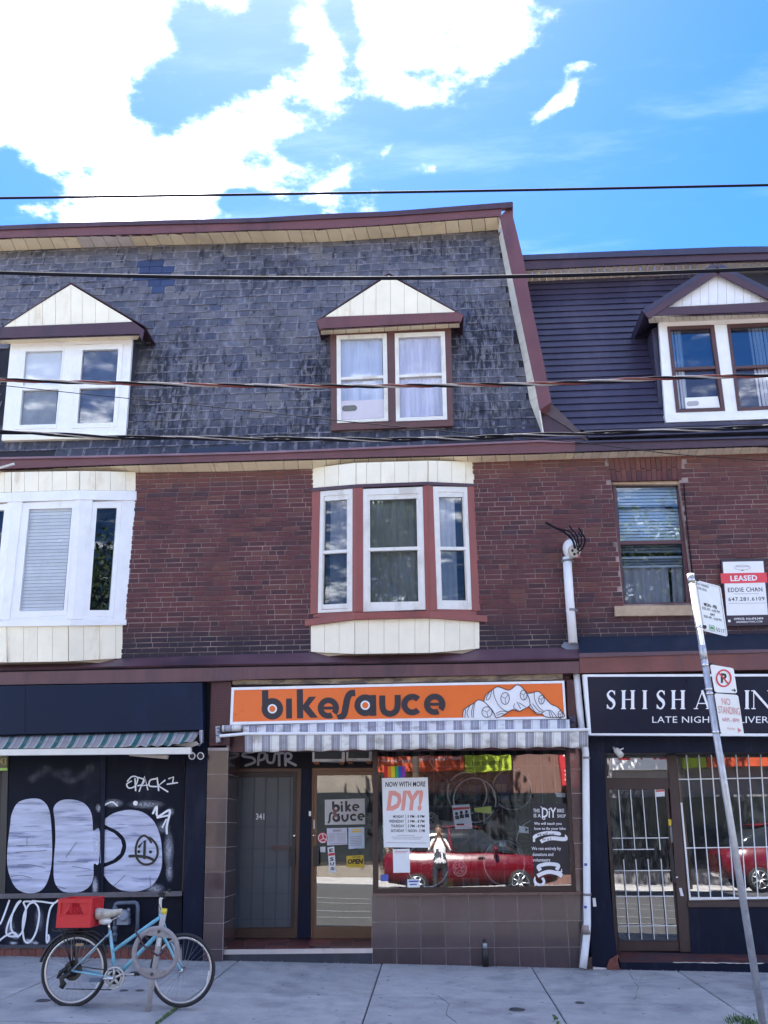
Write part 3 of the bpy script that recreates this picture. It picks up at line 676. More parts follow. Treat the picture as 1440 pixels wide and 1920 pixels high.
while v < 4.3:
    x = -7.6 - (SW * .5 if row % 2 else 0) + random.uniform(-.03, .03)
    while x < 1.9:
        w = SW * random.choice((1, 1, 1, 1.0, .98, 1.02, .8, 1.1)); c = base + Vector((x + w / 2, 0, 0)) + up * (v + SE * .5); px, py = proj(c)
        x0 = x; x += w
        if px < -30 or px > 1030: continue
        if py < ipl(slate_top, px) - 9 or py > ipl(slate_bot, px) + 8: continue
        if px > rake_x(py) + 2: continue
        if inside((px, py), dormA) or inside((px, py), dormB): continue
        wv = w
        k = gA if c.x < XP1 else gB
        o = base + Vector((x0 + .003, 0, 0)) + up * (v + random.uniform(-.003, .003)) - LEAN * 0
        rot = random.uniform(-.006, .006) if random.random() > .08 else random.uniform(-.018, .018)
        mtx = basis(o, Vector((wv - .006, 0, rot)), LEAN * (random.uniform(.012, .022) if random.random() > .06 else random.uniform(.026, .036)), up * (SE + .02))
        k.put(mtx, 1 / (c - CAM).length - (.5 if px < 0 else 0), USN if inside((px, py), patch) else None)
    v += SE; row += 1
gA.finish(); gB.finish()

# eaves board, soffit and raking board of the slate mansard
TOPF = YP(.45)
f_top = [(-60, 425), (0, 423), (133, 417), (253, 414), (480, 408.5), (624, 400), (733, 396), (962, 378)]
f_mid = [(-60, 432), (0, 430), (133, 425), (253, 421), (480, 416), (624, 408.5), (733, 404), (958, 388)]
f_bot = [(-60, 451), (0, 448), (140, 444), (290, 440), (480, 433), (597, 431), (698, 425), (937, 407)]
s_back = [(-60, 473), (0, 471), (140, 465), (300, 460), (480, 455), (616, 454), (698, 448), (933, 431)]
xpx = 367  # party line at the eaves
for h, a, b in ((HA, -60, xpx), (HB, xpx + .3, 940)):
    band('eaves_board', f_mid, f_bot, a, b, TOPF, .03, BROWN, h, n=10)
    band('eaves_flashing', f_top, [(x, y + .6) for x, y in f_mid], a, b if h == HA else 961, TOPF, .08, BROWN_D, h, off=.025, n=10)
    MB().box(at(a, 420, .45).x, at(b, 420, .45).x - .01, .5, 1.2, 10.86, 10.9).build('roof_edge', DARK, h)
SB = YP(.74); x = -55.0; i = 0
while x < 934:
    x1 = min(x + 24.7, 937); sh = (-11 if x < 500 else -7 if x < 800 else -3)
    e = lambda q: q + 0
    P = [TOPF.hit(x + .5, ipl(f_bot, x)), TOPF.hit(x1 - .6, ipl(f_bot, x1)), SB.hit(min(x1 - .6 - sh, 935), ipl(s_back, x1 - sh)), SB.hit(x + .5 - sh, ipl(s_back, x - sh))]
    MB().prism(P, (0, 0, .02)).build('soffit_panel', SOFFIT if not (130 < x < 240) else mat('soffit_grey', (.60, .54, .50), .5, rnd=.05), HA if x < xpx - 10 else HB)
    x = x1; i += 1
# raking board
SR = Pl(SA.p + SA.n * .30, SA.n)
rk_out = [(962, 379), (962, 406), (982, 488), (997, 573), (1017, 667), (1034, 754)]; rk_in = [(937, 407), (943, 438), (962, 527), (986, 643), (1001, 713), (1011.5, 769)]
mb = MB(); th = LEAN * .06; n = len(rk_out)
for i in range(n): a, b = SR.hit(*rk_in[i]), SR.hit(*rk_out[i]); mb.add([a, b, b + LEAN * .34, a + LEAN * .03])
for i in range(n - 1):
    p = i * 4
    for c in range(4): d = (c + 1) % 4; mb.face((p + c, p + d, p + 4 + d, p + 4 + c))
mb.face((0, 1, 2, 3)); mb.face((n * 4 - 4, n * 4 - 3, n * 4 - 2, n * 4 - 1)); mb.build('raking_board', BROWN, HB)
ys_ = [411]; 
while ys_[-1] < 805: ys_.append(min(ys_[-1] + 17.5, 812))
ri = lambda y: ipl([(p[1], p[0]) for p in rk_in + [(1018.5, 814)]], y)
for y0, y1 in zip(ys_, ys_[1:]):
    g = .35; P = [SR.hit(ri(y0) - .3, y0 + g, -.004), SR.hit(ri(y1) - .3, y1 - g, -.004), SA.hit(rake_x(min(y1 + 9, 822)), min(y1 + 9, 822) - g, .01), SA.hit(rake_x(y0 + 9 if y0 > 440 else y0 + 16), (y0 + 9 if y0 > 440 else y0 + 16) + g, .01)]
    MB().prism(P, (.012, 0, 0)).build('soffit_panel', mat('rake_cream', (.80, .76, .66), .5, var=.06, scale=3, rnd=.05, dirt=(.5, .42, .35), dirt_amt=.3), HB)
# flared foot of the rake, dark metal
slab('rake_foot', [(1011, 768.5), (1034, 755), (1040, 765), (1068, 793), (1103, 823.5), (1090, 828), (1050, 826), (1016, 816)], YP(-.16), .25, BROWN_D, HB)
slab('rake_foot_cap', [(1012, 769), (1034, 756), (1104, 824), (1100, 827), (1062, 800)], YP(-.175), .012, mat('rake_cap', (.085, .055, .060), .5, var=.2), HB)
# dark repair felt above the gutter
slab('felt_patch', [(340, 843), (455, 834), (470, 845), (345, 851)], YP(-.20), .02, mat('felt_navy', (.012, .022, .060), .6, var=.25), HA)

# gutter board and soffit between wall and mansard
GUT = YP(-.21)
g_top = [(-60, 859), (0, 857), (174, 854), (500, 846), (1017, 824.5), (1078, 827), (1440, 817), (1640, 815)]; g_bot = [(-60, 884.5), (0, 882), (180, 875), (500, 865), (1040, 851), (1078, 849.5), (1440, 837.5), (1640, 835.5)]
g_s = [(-60, 889), (256, 886), (420, 884), (480, 882), (581, 879), (893, 867), (980, 864), (1440, 850), (1640, 848)]
for h, a, b, mm in ((HA, -60, 399, BROWN), (HB, 399.3, 1078, BROWN), (HC, 1078.4, 1640, BROWN_D)):
    band('gutter_board', [(x, y + 4) for x, y in g_top], g_bot, a, b, GUT, .03, mm, h, n=10)
    band('gutter_lip', g_top, [(x, y + 3.6) for x, y in g_top], a, b, GUT, .10, mat('gutter_lip', (.21, .12, .15), .4, var=.25, scale=3) if h != HC else ROOF_METAL, h, off=.03, n=10)
    x = a
    while x < b - 3:
        w = 26.5 if x < 1070 else 16.5; x1 = min(x + w, b); sh = -6 if x < 480 else (0 if x < 1000 else 5)
        if w > 20 and sh == 0: sh = -1
        P = [GUT.hit(x + .45, ipl(g_bot, x)), GUT.hit(x1 - .45, ipl(g_bot, x1)), YP(-.012).hit(x1 - .45 - sh, ipl(g_s, x1)), YP(-.012).hit(x + .45 - sh, ipl(g_s, x))]
        MB().prism(P, (0, 0, .02)).build('soffit_panel', SOFFIT if w > 20 else mat('soffit_pale', (.66, .58, .46), .5, rnd=.07), h)
        x = x1

# metal mansard of the right house
SC = P3((2, -.15, 6.62), (4, -.15, 6.62), (3, .75, 9.75)); upc = Vector((0, .9, 3.13)).normalized(); LC = -SC.n
MB().prism([Vector((1.25, -.17, 6.45)) + LC * .03, Vector((XR, -.17, 6.45)) + LC * .03, Vector((XR, .75, 9.8)) + LC * .03, Vector((1.25, .75, 9.8)) + LC * .03], LC * .1).build('roof_boarding', MATS['roof_boarding'], HC)
dormC = [(1245, 600), (1250, 790), (1480, 785), (1480, 560), (1345, 505), (1240, 585)]
rows_ = 26; xl0 = 1.25
for i in range(rows_):
    v0 = -.03 + i * (3.30 / rows_); h_ = 3.30 / rows_
    for j in range(2):
        seam = 2.9 + (i * 1.37) % 1.9; a, b = (xl0, seam) if j == 0 else (seam, 7.2)
        # open the courses where the dormer stands
        c0 = Vector((0, -.15, 6.62)) + upc * v0
        segs = [(a, b)]
        out = []
        for p, q in segs:
            yy = proj(c0 + Vector((3.8, 0, 0)) + upc * h_ * .5)[1]
            dl = at(1250, yy, c0.y).x if yy > 600 else (at(lerp(1345, 1240, max(0, (yy - 505) / 80)), yy, c0.y).x if yy > 505 else None)
            if dl is None: out.append((p, q))
            else:
                if p < dl: out.append((p, min(q, dl + .02)))
        for p, q in out:
            if q - p < .1: continue
            fr_ = [c0 + Vector((p + .002, 0, 0)) - LC * .022, c0 + Vector((q - .002, 0, 0)) - LC * .022, c0 + Vector((q - .002, 0, 0)) + upc * (h_ - .004) - LC * .004, c0 + Vector((p + .002, 0, 0)) + upc * (h_ - .004) - LC * .004]
            MB().prism(fr_, LC * .02).build('roof_panel', ROOF_METAL, HC)
# flared bottom courses
for i, (ya, yb) in enumerate(((818, 812), (811, 805), (804, 798))):
    band('roof_panel', [(1103 - i * 8, yb + 2), (1440, yb - 10), (1640, yb - 12)], [(1103 - i * 8, ya + 2), (1440, ya - 10), (1640, ya - 12)], 1103 - i * 8, 1640, YP(-.24 + i * .025), .05, ROOF_METAL, HC, n=4)
TC = YP(.45)
c_a = [(978, 478), (1350, 462.6), (1440, 461.5), (1640, 460)]; c_b = [(978, 487.5), (1350, 475.5), (1440, 472), (1640, 470)]; c_c = [(978, 508), (1277, 494), (1440, 488.6), (1640, 487)]; c_d = [(988, 529), (1190, 519), (1287, 513), (1440, 506), (1640, 504)]
band('eaves_flashing', c_a, [(x, y - .4) for x, y in c_b], 978, 1640, TC, .3, ROOF_METAL, HC, off=.03, n=5)
band('eaves_board', c_b, c_c, 980, 1640, TC, .03, BROWN_D, HC, n=5)
x = 985
while x < 1630:
    x1 = x + 13.5; sh = 1
    P = [TC.hit(x + .4, ipl(c_c, x)), TC.hit(x1 - .4, ipl(c_c, x1)), SB.hit(x1 - .4 - sh, ipl(c_d, x1)), SB.hit(x + .4 - sh, ipl(c_d, x))]
    MB().prism(P, (0, 0, .02)).build('soffit_panel', MATS['soffit_pale'], HC); x = x1
# ------------------------------------------------------------------ windows, bays, dormers
def between(a, b, t): return lerp(a[0], b[0], t), lerp(a[1], b[1], t)
CLAD_BACK = mat('siding_joint', (.42, .34, .25), .8)
def clad(parent, pl, xs, top, bot, m_=CREAM, off=.0, g=.32, th=.02):
    slab('cladding_backing', [(x, ipl(top, x) + .5) for x in (xs[0], xs[-1])] + [(x, ipl(bot, x) - .5) for x in (xs[-1], xs[0])], pl, .03, CLAD_BACK, parent, off=off - .012)
    for a, b in zip(xs, xs[1:]):
        slab('cladding_panel', [(a + g, ipl(top, a)), (b - g, ipl(top, b)), (b - g, ipl(bot, b)), (a + g, ipl(bot, a))], pl, th, m_, parent, off=off)
def sash(parent, pl, outer, inner, rail=None, fm=WHITE, gl=G_SKY, off=0.0, back=None, rail_w=5, th=.06, inner_frame=None, gl2=None):
    """a sash window: frame with meeting rail, two panes, something behind the glass"""
    mb = frame_mb(MB(), outer, inner, pl, th, off); tl, tr, br, bl = inner
    if rail is not None:
        t0 = rail; h = rail_w / max(1, (bl[1] - tl[1])) / 2
        L0, R0 = between(tl, bl, t0 - h), between(tr, br, t0 - h); L1, R1 = between(tl, bl, t0 + h), between(tr, br, t0 + h)
        mb.prism([pl.hit(*q, off - .005) for q in (L0, R0, R1, L1)], -pl.n * (th - .01))
    w = mb.build('window_frame', fm, parent)
    i = inner_frame or fm
    if rail is not None:
        slab('pane', [tl, tr, R0, L0], pl, .005, gl, parent, off=off - .035); slab('pane', [L1, R1, br, bl], pl, .005, gl2 or gl, parent, off=off - .045)
    else: slab('pane', [tl, tr, br, bl], pl, .005, gl, parent, off=off - .035)
    if back: slab(back[1], [tl, tr, br, bl], pl, .01, back[0], parent, off=off - back[2])
    return w
def curtain(parent, pl, tl, tr, br, bl, m_, off, waves=9, amp=.02, name='curtain'):
    n = waves * 4; a = [pl.hit(*between(tl, tr, i / n), off + amp * math.sin(i * math.pi / 2 + .6 * math.sin(i))) for i in range(n + 1)]; b = [pl.hit(*between(bl, br, i / n), off + amp * math.sin(i * math.pi / 2 + .6 * math.sin(i))) for i in range(n + 1)]
    mb = MB(); mb.smooth = True; k = mb.add(a); j = mb.add(b)
    for i in range(n): mb.face((k + i, k + i + 1, j + i + 1, j + i))
    return mb.build(name, m_, parent, fix=False)

# --- bay window of the middle house
PF = YP(-.30)
pL0, pF0, pF1, pR0 = at(582, 1040, -.0), at(668, 1040, -.30), at(802, 1040, -.30), at(896, 1040, -.0)
PLc, PRc = VP(pL0, pF0), VP(pF1, pR0)
def bay_core(name, h, l0, f0, f1, r0, za, zb, m_):
    mb = MB(); e = .09
    P = [(l0.x + e, -.016), (f0.x + .01, f0.y + .035), (f1.x - .01, f1.y + .035), (r0.x - e, -.016)]
    mb.prism([(x, y, zb) for x, y in P], (0, 0, za - zb)); return mb.build(name, m_, h)
zt, zs0, zs1, zb = at(735, 864, -.3).z, at(735, 908, -.3).z, at(735, 1158, -.3).z, at(735, 1224, -.3).z
bay = bay_core('bay_window', HB, pL0, pF0, pF1, pR0, zs0, zt, CLAD_BACK)
bay_core('bay_base', bay, pL0, pF0, pF1, pR0, zb + .01, zs1, CLAD_BACK)
MB().box(pL0.x + .13, pR0.x - .13, -.03, -.016, zs1, zs0).build('bay_back', DARK, bay)
tT, tB = [(583, 877.5), (664, 868), (806, 863.6), (892.5, 866)], [(583, 915), (667.5, 908), (799, 903), (891.5, 907)]
bT, bB = [(583, 1166), (664, 1163), (817, 1159), (898, 1159)], [(582, 1222), (660.5, 1226), (813, 1223.7), (899.5, 1215.7)]
clad(bay, PLc, [583, 608.5, 634.5, 667], tT, tB); clad(bay, PF, [668, 687, 714, 740, 766.5, 802], tT, tB); clad(bay, PRc, [803, 820, 847, 873.5, 892.5], tT, tB)
clad(bay, PLc, [582.5, 608.5, 636, 665], bT, bB); clad(bay, PF, [665.5, 691, 720, 748, 778, 804.5], bT, bB); clad(bay, PRc, [805.5, 834, 862, 889, 899], bT, bB)
hT = [(583, 915.3), (667.5, 908.3), (801, 903.3), (892, 907.3)]; hB = [(583, 921.5), (667.5, 914), (801, 909), (892, 912)]
for pl, a, b in ((PLc, 581, 668), (PF, 668, 802.5), (PRc, 802.5, 893)): band('head_board', hT, hB, a, b, pl, .06, BROWN_D, bay, off=.012, n=2)
W = [ # outer, inner
    (PLc, [(600, 921.5), (661, 916), (660.5, 1146), (595, 1149)], [(607, 930), (653, 926.5), (652.3, 1141), (602.5, 1143.5)], .495, G_SKY, G_DK),
    (PF, [(680.5, 917), (792.5, 912.6), (798, 1143), (681, 1147)], [(689, 928), (785, 924.5), (789, 1137), (690, 1139)], .485, G_DK, G_DK),
    (PRc, [(811.8, 912), (876.5, 913), (885.5, 1143), (820, 1142)], [(820.5, 922), (869, 922.5), (877.5, 1135.5), (827, 1135)], .497, G_SKY, G_DK)]
for pl, o, i, r, g1, g2 in W:
    wf = sash(bay, pl, o, i, r, OLDWHITE, g1, off=-.005, rail_w=6, gl2=g2)
    # raised storm frame inside the outer one
    j = [between(i[a], i[(a + 2) % 4], .045) for a in range(4)]; frame('storm_frame', i, j, pl, .03, OLDWHITE, bay, off=-.018)
curtain(bay, PF, (693, 930), (782, 927), (786, 1134), (694, 1136), CURTAIN_BG, -.10, 8, .012)
curtain(bay, PLc, (608, 930), (652, 927), (652, 1140), (604, 1142), mat('dim_curtain', (.20, .19, .20), .9, var=.2), -.09, 4, .01)
curtain(bay, PRc, (822, 923), (868, 923), (876, 1134), (828, 1134), mat('pale_curtain', (.46, .45, .47), .9, var=.15), -.09, 4, .012)
for pl, q in ((PLc, [(582, 921), (600, 920.5), (595, 1149.5), (579.8, 1152.5)]), (PLc, [(661, 915), (668.2, 914), (668.2, 1147), (660.5, 1147)]), (PF, [(668.2, 914), (680.5, 913.5), (681, 1147.5), (668.2, 1147.5)]), (PF, [(792.5, 911), (802.4, 909.5), (806.6, 1146), (798, 1146.5)]), (PRc, [(802.6, 909.5), (811.8, 911), (820, 1145), (806.8, 1145.8)]), (PRc, [(876.5, 912), (891.5, 911.5), (902.6, 1145), (885.5, 1145)])):
    slab('window_post', q, pl, .055, REDPAINT, bay, off=.003)
sT = [(570, 1153), (662, 1147.5), (806, 1146), (914, 1145)]; sB = [(570, 1161), (665, 1164), (806, 1160), (914, 1153)]
pSL, pS0, pS1, pSR = at(572, 1150, -.0), at(664, 1150, -.36), at(805.5, 1150, -.36), at(913, 1150, -.0)
z1 = at(735, 1147, -.36).z; z0 = z1 - .085
MB().prism([(pSL.x, -.014, z0), (pS0.x, -.36, z0), (pS1.x, -.36, z0), (pSR.x, -.014, z0)], (0, 0, z1 - z0)).build('window_sill', REDPAINT, bay)

for pl, a, b in ((PLc, 581, 668), (PRc, 803, 901)): band('apron_board', [(581, 1143), (668, 1140), (803, 1138), (901, 1138)], [(581, 1158), (668, 1155), (803, 1153), (901, 1152)], a, b, pl, .03, REDPAINT, bay, off=-.012, n=1)
# --- bay window of the left house, white
aF = -.32
qL0, qF0, qF1, qR0 = at(-60, 1040, 0), at(24, 1040, aF), at(153, 1040, aF), at(246, 1040, 0)
QF, QR, QL = YP(aF), VP(qF1, qR0), VP(qL0, qF0)
za, zb2, zc_, zd = at(90, 885, aF).z, at(90, 939, aF).z, at(90, 1174, aF).z, at(90, 1241, aF).z
bayw = bay_core('bay_window', HA, qL0, qF0, qF1, qR0, zb2, za, CLAD_BACK)
bay_core('bay_base', bayw, qL0, qF0, qF1, qR0, zd + .01, zc_, CLAD_BACK)
MB().box(qL0.x + .13, qR0.x - .13, -.03, -.016, zc_, zb2).build('bay_back', DARK, bayw)
aT, aB = [(-60, 890), (0, 885.5), (155, 883), (255, 885)], [(-60, 928), (0, 923.5), (149, 918.5), (255, 920.5)]
aT2, aB2 = [(-60, 1178), (0, 1175.3), (120, 1173.5), (231, 1172.6)], [(-60, 1236), (0, 1242), (125, 1240), (229, 1234)]
clad(bayw, QF, [22, 46, 72, 98, 125, 149], aT, aB); clad(bayw, QR, [150, 179, 207, 236, 254.5], aT, aB); clad(bayw, QL, [-40, -16, 8, 21], aT, aB)
clad(bayw, QF, [12, 44, 70, 98, 128], aT2, aB2); clad(bayw, QR, [129, 157, 187, 217, 230], aT2, aB2); clad(bayw, QL, [-40, -12, 11], aT2, aB2)
wT, wB = [(-60, 928.5), (0, 924), (149, 919), (256, 921)], [(-60, 946), (0, 941), (149, 936.5), (256, 938)]
for pl, a, b in ((QF, 22, 150.5), (QR, 150.5, 256), (QL, -50, 22)): band('head_board', wT, wB, a, b, pl, .07, WHITE, bayw, off=.02, n=2)
sash(bayw, QF, [(42, 943), (142, 937.5), (125, 1153), (17, 1160)], [(54.4, 954.5), (135, 952), (119, 1144), (36, 1146)], None, WHITE, G_SKY, off=-.01)
sash(bayw, QR, [(174, 941), (229.5, 938.5), (212.5, 1157), (155, 1154)], [(182, 952.5), (219.5, 952), (205, 1144), (168, 1144)], None, WHITE, G_DK, off=-.01)
sash(bayw, QL, [(-30, 950), (14, 944), (-6, 1160), (-50, 1160)], [(-20, 958), (8, 956), (-12, 1146), (-42, 1150)], None, WHITE, G_DK, off=-.01)
for pl, q in ((QF, [(142, 936), (150.4, 936), (136, 1160), (125, 1160)]), (QR, [(150.6, 936), (174, 937.5), (155.5, 1161), (136.2, 1160)]), (QR, [(229.5, 938), (255, 938), (235.5, 1163), (212.5, 1163)]), (QF, [(24, 941), (42, 940), (17, 1162), (2, 1162)]), (QL, [(14, 942), (23.8, 941), (1.8, 1162), (-6, 1163)])):
    slab('window_post', q, pl, .06, WHITE, bayw, off=.004)
wS, wS2 = [(-60, 1168), (0, 1163.5), (125, 1162), (238, 1161.5)], [(-60, 1178), (0, 1174.5), (122, 1173), (236, 1171.5)]
for pl, a, b in ((QF, 3, 132), (QR, 132, 237), (QL, -50, 3)): band('window_sill', wS, wS2, a, b, pl, .08, WHITE, bayw, off=.035, n=2)
for pl, a, b in ((QF, 2, 136), (QR, 136.3, 236)): band('apron_board', [(0, 1152), (136, 1149), (236, 1149)], [(0, 1168), (136, 1166), (236, 1166)], a, b, pl, .03, WHITE, bayw, off=-.016, n=1)
# venetian blind behind the middle pane of the white bay
qb = quad((55, 955), (135, 952.5), (119, 1144), (36.5, 1146)); nb = 30
for k in range(nb):
    v0, v1 = (k + .05) / nb, (k + .93) / nb
    P = [QF.hit(*qb(.01, v0), -.058), QF.hit(*qb(.99, v0), -.058), QF.hit(*qb(.99, v1), -.052), QF.hit(*qb(.01, v1), -.052)]
    MB().prism(P, (0, .003, 0)).build('blind_slat', BLIND, bayw)
slab('blind_backing', [(54, 954), (136, 951), (120, 1145), (35, 1147)], QF, .01, mat('dim_room', (.30, .31, .35), .9), bayw, off=-.14)

# --- dormers
DY = -.12
def dormer(h, apex, gl, gr, fas, fas_y, sof, cheek, nclad, m_f, gable_off=.10):
    pass
def gable_panels(parent, pl, apex, bl, br, xs, m_, off):
    f = lambda x: ipl([bl, apex, br], x); b = lambda x: ipl([bl, br], x)
    slab('cladding_backing', [apex, br, bl], pl, .04, CLAD_BACK, parent, off=off - .012)
    for a, c in zip(xs, xs[1:]):
        pts = [(a + .3, f(a + .3))]
        if a < apex[0] < c: pts.append(apex)
        pts += [(c - .3, f(c - .3)), (c - .3, b(c)), (a + .3, b(a))]
        slab('cladding_panel', pts, pl, .02, m_, parent, off=off)
def dormer_body(name, h, outline, depth_y, m_):
    """closed body from the window wall back into the roof"""
    fr = [at(x, y, DY + .055) for x, y in outline]; mb = MB(); mb.prism(fr, (0, depth_y, 0)); return mb.build(name, m_, h)
def dormer_roof(parent, apex, el, er, yf, m_, t=.014):
    a, l, r_ = at(*apex, yf), at(*el, yf), at(*er, yf)
    for p, q in ((l, a), (a, r_)):
        n = Vector((-(q - p).z, 0, (q - p).x)).normalized()
        MB().prism([p, q, q + n * t, p + n * t], (0, 1.15, 0)).build('roof_slope', m_, parent)
CHEEK = ramp_mat('cheek_slate', [(0, (.03, .03, .045)), (1, (.045, .045, .065))], fine=.4)
# left, white
dA = dormer_body('dormer', HA, [(19, 645), (248, 636), (236, 818), (4, 823)], .9, CHEEK)
DP = YP(DY)
dormer_roof(dA, (133, 530.5), (-6, 620), (271, 612), DY - .17, BROWN_D)
gable_panels(dA, DP, (133, 533.5), (4, 613), (249, 603), [5, 28, 54, 80, 104, 133, 154, 179, 204, 247], CREAM, .158)
FP = YP(DY - .20)
slab('fascia_board', [(-4, 614), (250, 603.5), (270, 618), (266, 638), (261, 627.5), (-4, 636)], FP, .03, BROWN_D, dA)
for a in [-2 + 25.5 * k for k in range(11)]:
    b = min(a + 25.5, 263)
    P = [FP.hit(a + .4, lerp(636, 627.5, (a + 4) / 265)), FP.hit(b - .4, lerp(636, 627.5, (b + 4) / 265)), DP.hit(min(b + 3, 258), lerp(645.5, 636.5, b / 263)), DP.hit(a + 3, lerp(645.5, 636.5, a / 263))]
    MB().prism(P, (0, 0, .015)).build('soffit_panel', SOFFIT, dA)
def two_sash(par, outer, wins, fm, sill, m_post, gl, gl2, inner_m=None, rails=(.46, .46), th=.07):
    """a wall of posts round two windows: built as a frame plus a mullion"""
    (o0, i0), (o1, i1) = wins
    frame('window_surround', outer, [o0[0], o1[1], o1[2], o0[3]], DP, .06, m_post, par, off=.0)
    slab('window_post', [o0[1], o1[0], o1[3], o0[2]], DP, .06, m_post, par, off=.001)
    for (o, i), r, g in zip(wins, rails, (gl, gl2)): sash(par, DP, o, i, r, fm, g, off=.012, rail_w=9 if fm is WHITE else 5)
    if sill: slab('window_sill', sill, DP, .09, m_post, par, off=.04)
two_sash(dA, [(20, 643), (248, 635), (235, 820), (3, 825)], [([(40, 650), (120, 647), (105, 803), (27, 805)], [(48, 659), (117, 657), (104, 795), (36, 797)]), ([(146, 647), (231, 643), (219, 800), (136, 803)], [(155, 656), (222, 654), (212, 792), (144, 794)])], WHITE, None, WHITE, G_SKY, G_SKY, rails=(.495, .49))
slab('window_sill', [(3, 821), (235, 816), (234, 820), (3, 826)], DP, .1, CREAM, dA, off=.05)
slab('curtain', [(49, 660), (116, 658), (110, 728), (43, 731)], DP, .01, mat('blind_white', (.88, .88, .92), .8, var=.06), dA, off=-.045)
slab('curtain', [(43, 733), (108, 730), (103, 795), (36, 797)], DP, .01, mat('grey_net', (.36, .36, .37), .9, var=.25, scale=5), dA, off=-.045)
slab('curtain', [(156, 657), (221, 655), (211, 791), (145, 793)], DP, .01, mat('dark_net', (.10, .12, .19), .9, var=.25, scale=5), dA, off=-.045)

# middle, brown
dB = dormer_body('dormer', HB, [(619, 634), (846, 622), (849, 798), (621, 808)], .9, CHEEK)
dormer_roof(dB, (729, 513), (594, 602), (869, 592), DY - .17, BROWN_D)
gable_panels(dB, DP, (729, 516.5), (609, 594), (854, 585), [611, 632, 656, 681, 705, 732, 758, 783, 808, 853], CREAM, .158)
slab('fascia_board', [(593.5, 601.5), (608, 594.5), (856, 585), (869, 590), (863.5, 604), (599.5, 618)], FP, .03, BROWN, dB)
for k in range(11):
    a = 601 + 24 * k; b = min(a + 24, 862)
    P = [FP.hit(a + .4, lerp(618, 604, (a - 600) / 263)), FP.hit(b - .4, lerp(618, 604, (b - 600) / 263)), DP.hit(b - .4, lerp(628, 614, (b - 600) / 263)), DP.hit(a + .4, lerp(628, 614, (a - 600) / 263))]
    MB().prism(P, (0, 0, .015)).build('soffit_panel', SOFFIT, dB)
two_sash(dB, [(619, 627), (845.6, 615), (849.5, 791), (621, 800)], [([(631, 629), (725, 625), (728, 789), (632, 793)], [(638.5, 636), (717, 633.5), (720, 783.5), (640, 787.5)]), ([(740, 625), (834, 621), (838.6, 786.5), (742.5, 790)], [(747.5, 633), (826, 629), (830.5, 779.5), (750, 783)])], OLDWHITE, [(619.5, 797), (850.5, 788.5), (850.5, 798), (620.5, 807)], mat('dormer_brown', (.115, .048, .045), .5, var=.15, dirt=(.06, .03, .03), dirt_amt=.5, dirt_scale=3), G_SKY, G_SKY, rails=(.485, .48))
curtain(dB, DP, (639, 640), (716, 637), (718, 750), (640, 752), mat('bluish_sheer', (.66, .69, .84), .9, var=.2, scale=10, stretch=(1, 1, .08)), -.045, 8, .006)
curtain(dB, DP, (748, 636), (826, 632), (830, 779), (750, 783), mat('lilac_sheer', (.72, .68, .80), .9, var=.3, scale=10, stretch=(1, 1, .08)), -.045, 9, .007)
slab('insulation_panel', [(640, 752), (719, 749), (720, 783), (640, 787)], DP, .012, ACPANEL, dB, off=-.015)
k = Ink(DP, -.012); k.stroke([(647, 766), (664, 765)], 11); k.build('vent_grille', mat('vent_grey', (.14, .14, .13), .5), dB)

# right, white posts with brown sashes
dC = dormer_body('dormer', HC, [(1236, 605), (1472, 592), (1478, 783), (1248, 790)], .9, ROOF_METAL)
a_, l_, r_ = at(1344.5, 500, DY - .25), at(1209, 588, DY - .25), at(1488, 572, DY - .25)
for p, q in ((l_, a_), (a_, r_)):
    n = Vector((-(q - p).z, 0, (q - p).x)).normalized()
    MB().prism([p, q, q + n * .07, p + n * .07], (0, 1.1, 0)).build('roof_slope', ROOF_METAL, dC)
    MB().prism([p - n * .002, q - n * .002, q - n * .10, p - n * .10], (0, .03, 0)).build('barge_board', BROWN_D, dC)
GP = YP(DY - .16)
gable_panels(dC, GP, (1344, 511), (1244, 576), (1446, 566), [1247, 1262, 1280, 1296, 1313, 1329, 1346, 1362, 1378, 1394, 1410, 1426, 1443], mat('white_siding', (.78, .78, .80), .5, var=.05, rnd=.03), .0)
FC = YP(DY - .24)
slab('fascia_board', [(1218, 584), (1240, 577.5), (1448, 567), (1470, 574), (1470, 586), (1222, 593)], FC, .03, BROWN_D, dC)
x = 1214
while x < 1466:
    b = x + 13; P = [FC.hit(x + .4, lerp(594, 584.5, (x - 1214) / 252)), FC.hit(b - .4, lerp(594, 584.5, (b - 1214) / 252)), DP.hit(b - .4 + 3, lerp(606, 595, (b - 1214) / 252)), DP.hit(x + .4 + 3, lerp(606, 595, (x - 1214) / 252))]
    MB().prism(P, (0, 0, .015)).build('soffit_panel', MATS['soffit_pale'], dC); x = b
BR_SASH = mat('sash_brown', (.085, .036, .036), .45)
def sash2(par, outer, inner, rail):
    sash(par, DP, outer, inner, rail, BR_SASH, glass('window_glass_blue', .11, (.7, .78, .85), wav=.01), off=.012, rail_w=5, gl2=G_SKY)
WP = [(1235, 604), (1470, 592), (1476, 772), (1247, 779)]
o0 = [(1251, 612), (1339, 609), (1360, 770), (1268, 773)]; o1 = [(1363, 608), (1450, 604), (1472, 766), (1383, 770)]
frame('window_surround', WP, [o0[0], o1[1], o1[2], o0[3]], DP, .06, WHITE, dC)
slab('window_post', [o0[1], o1[0], o1[3], o0[2]], DP, .06, WHITE, dC, off=.001)
sash2(dC, o0, [(1257, 618), (1332, 615), (1353, 765), (1274, 768)], .49); sash2(dC, o1, [(1369, 614), (1444, 610), (1466, 760), (1389, 764)], .5)
slab('window_sill', [(1246.5, 778), (1476, 771), (1476, 784), (1249, 792)], DP, .1, WHITE, dC, off=.04)
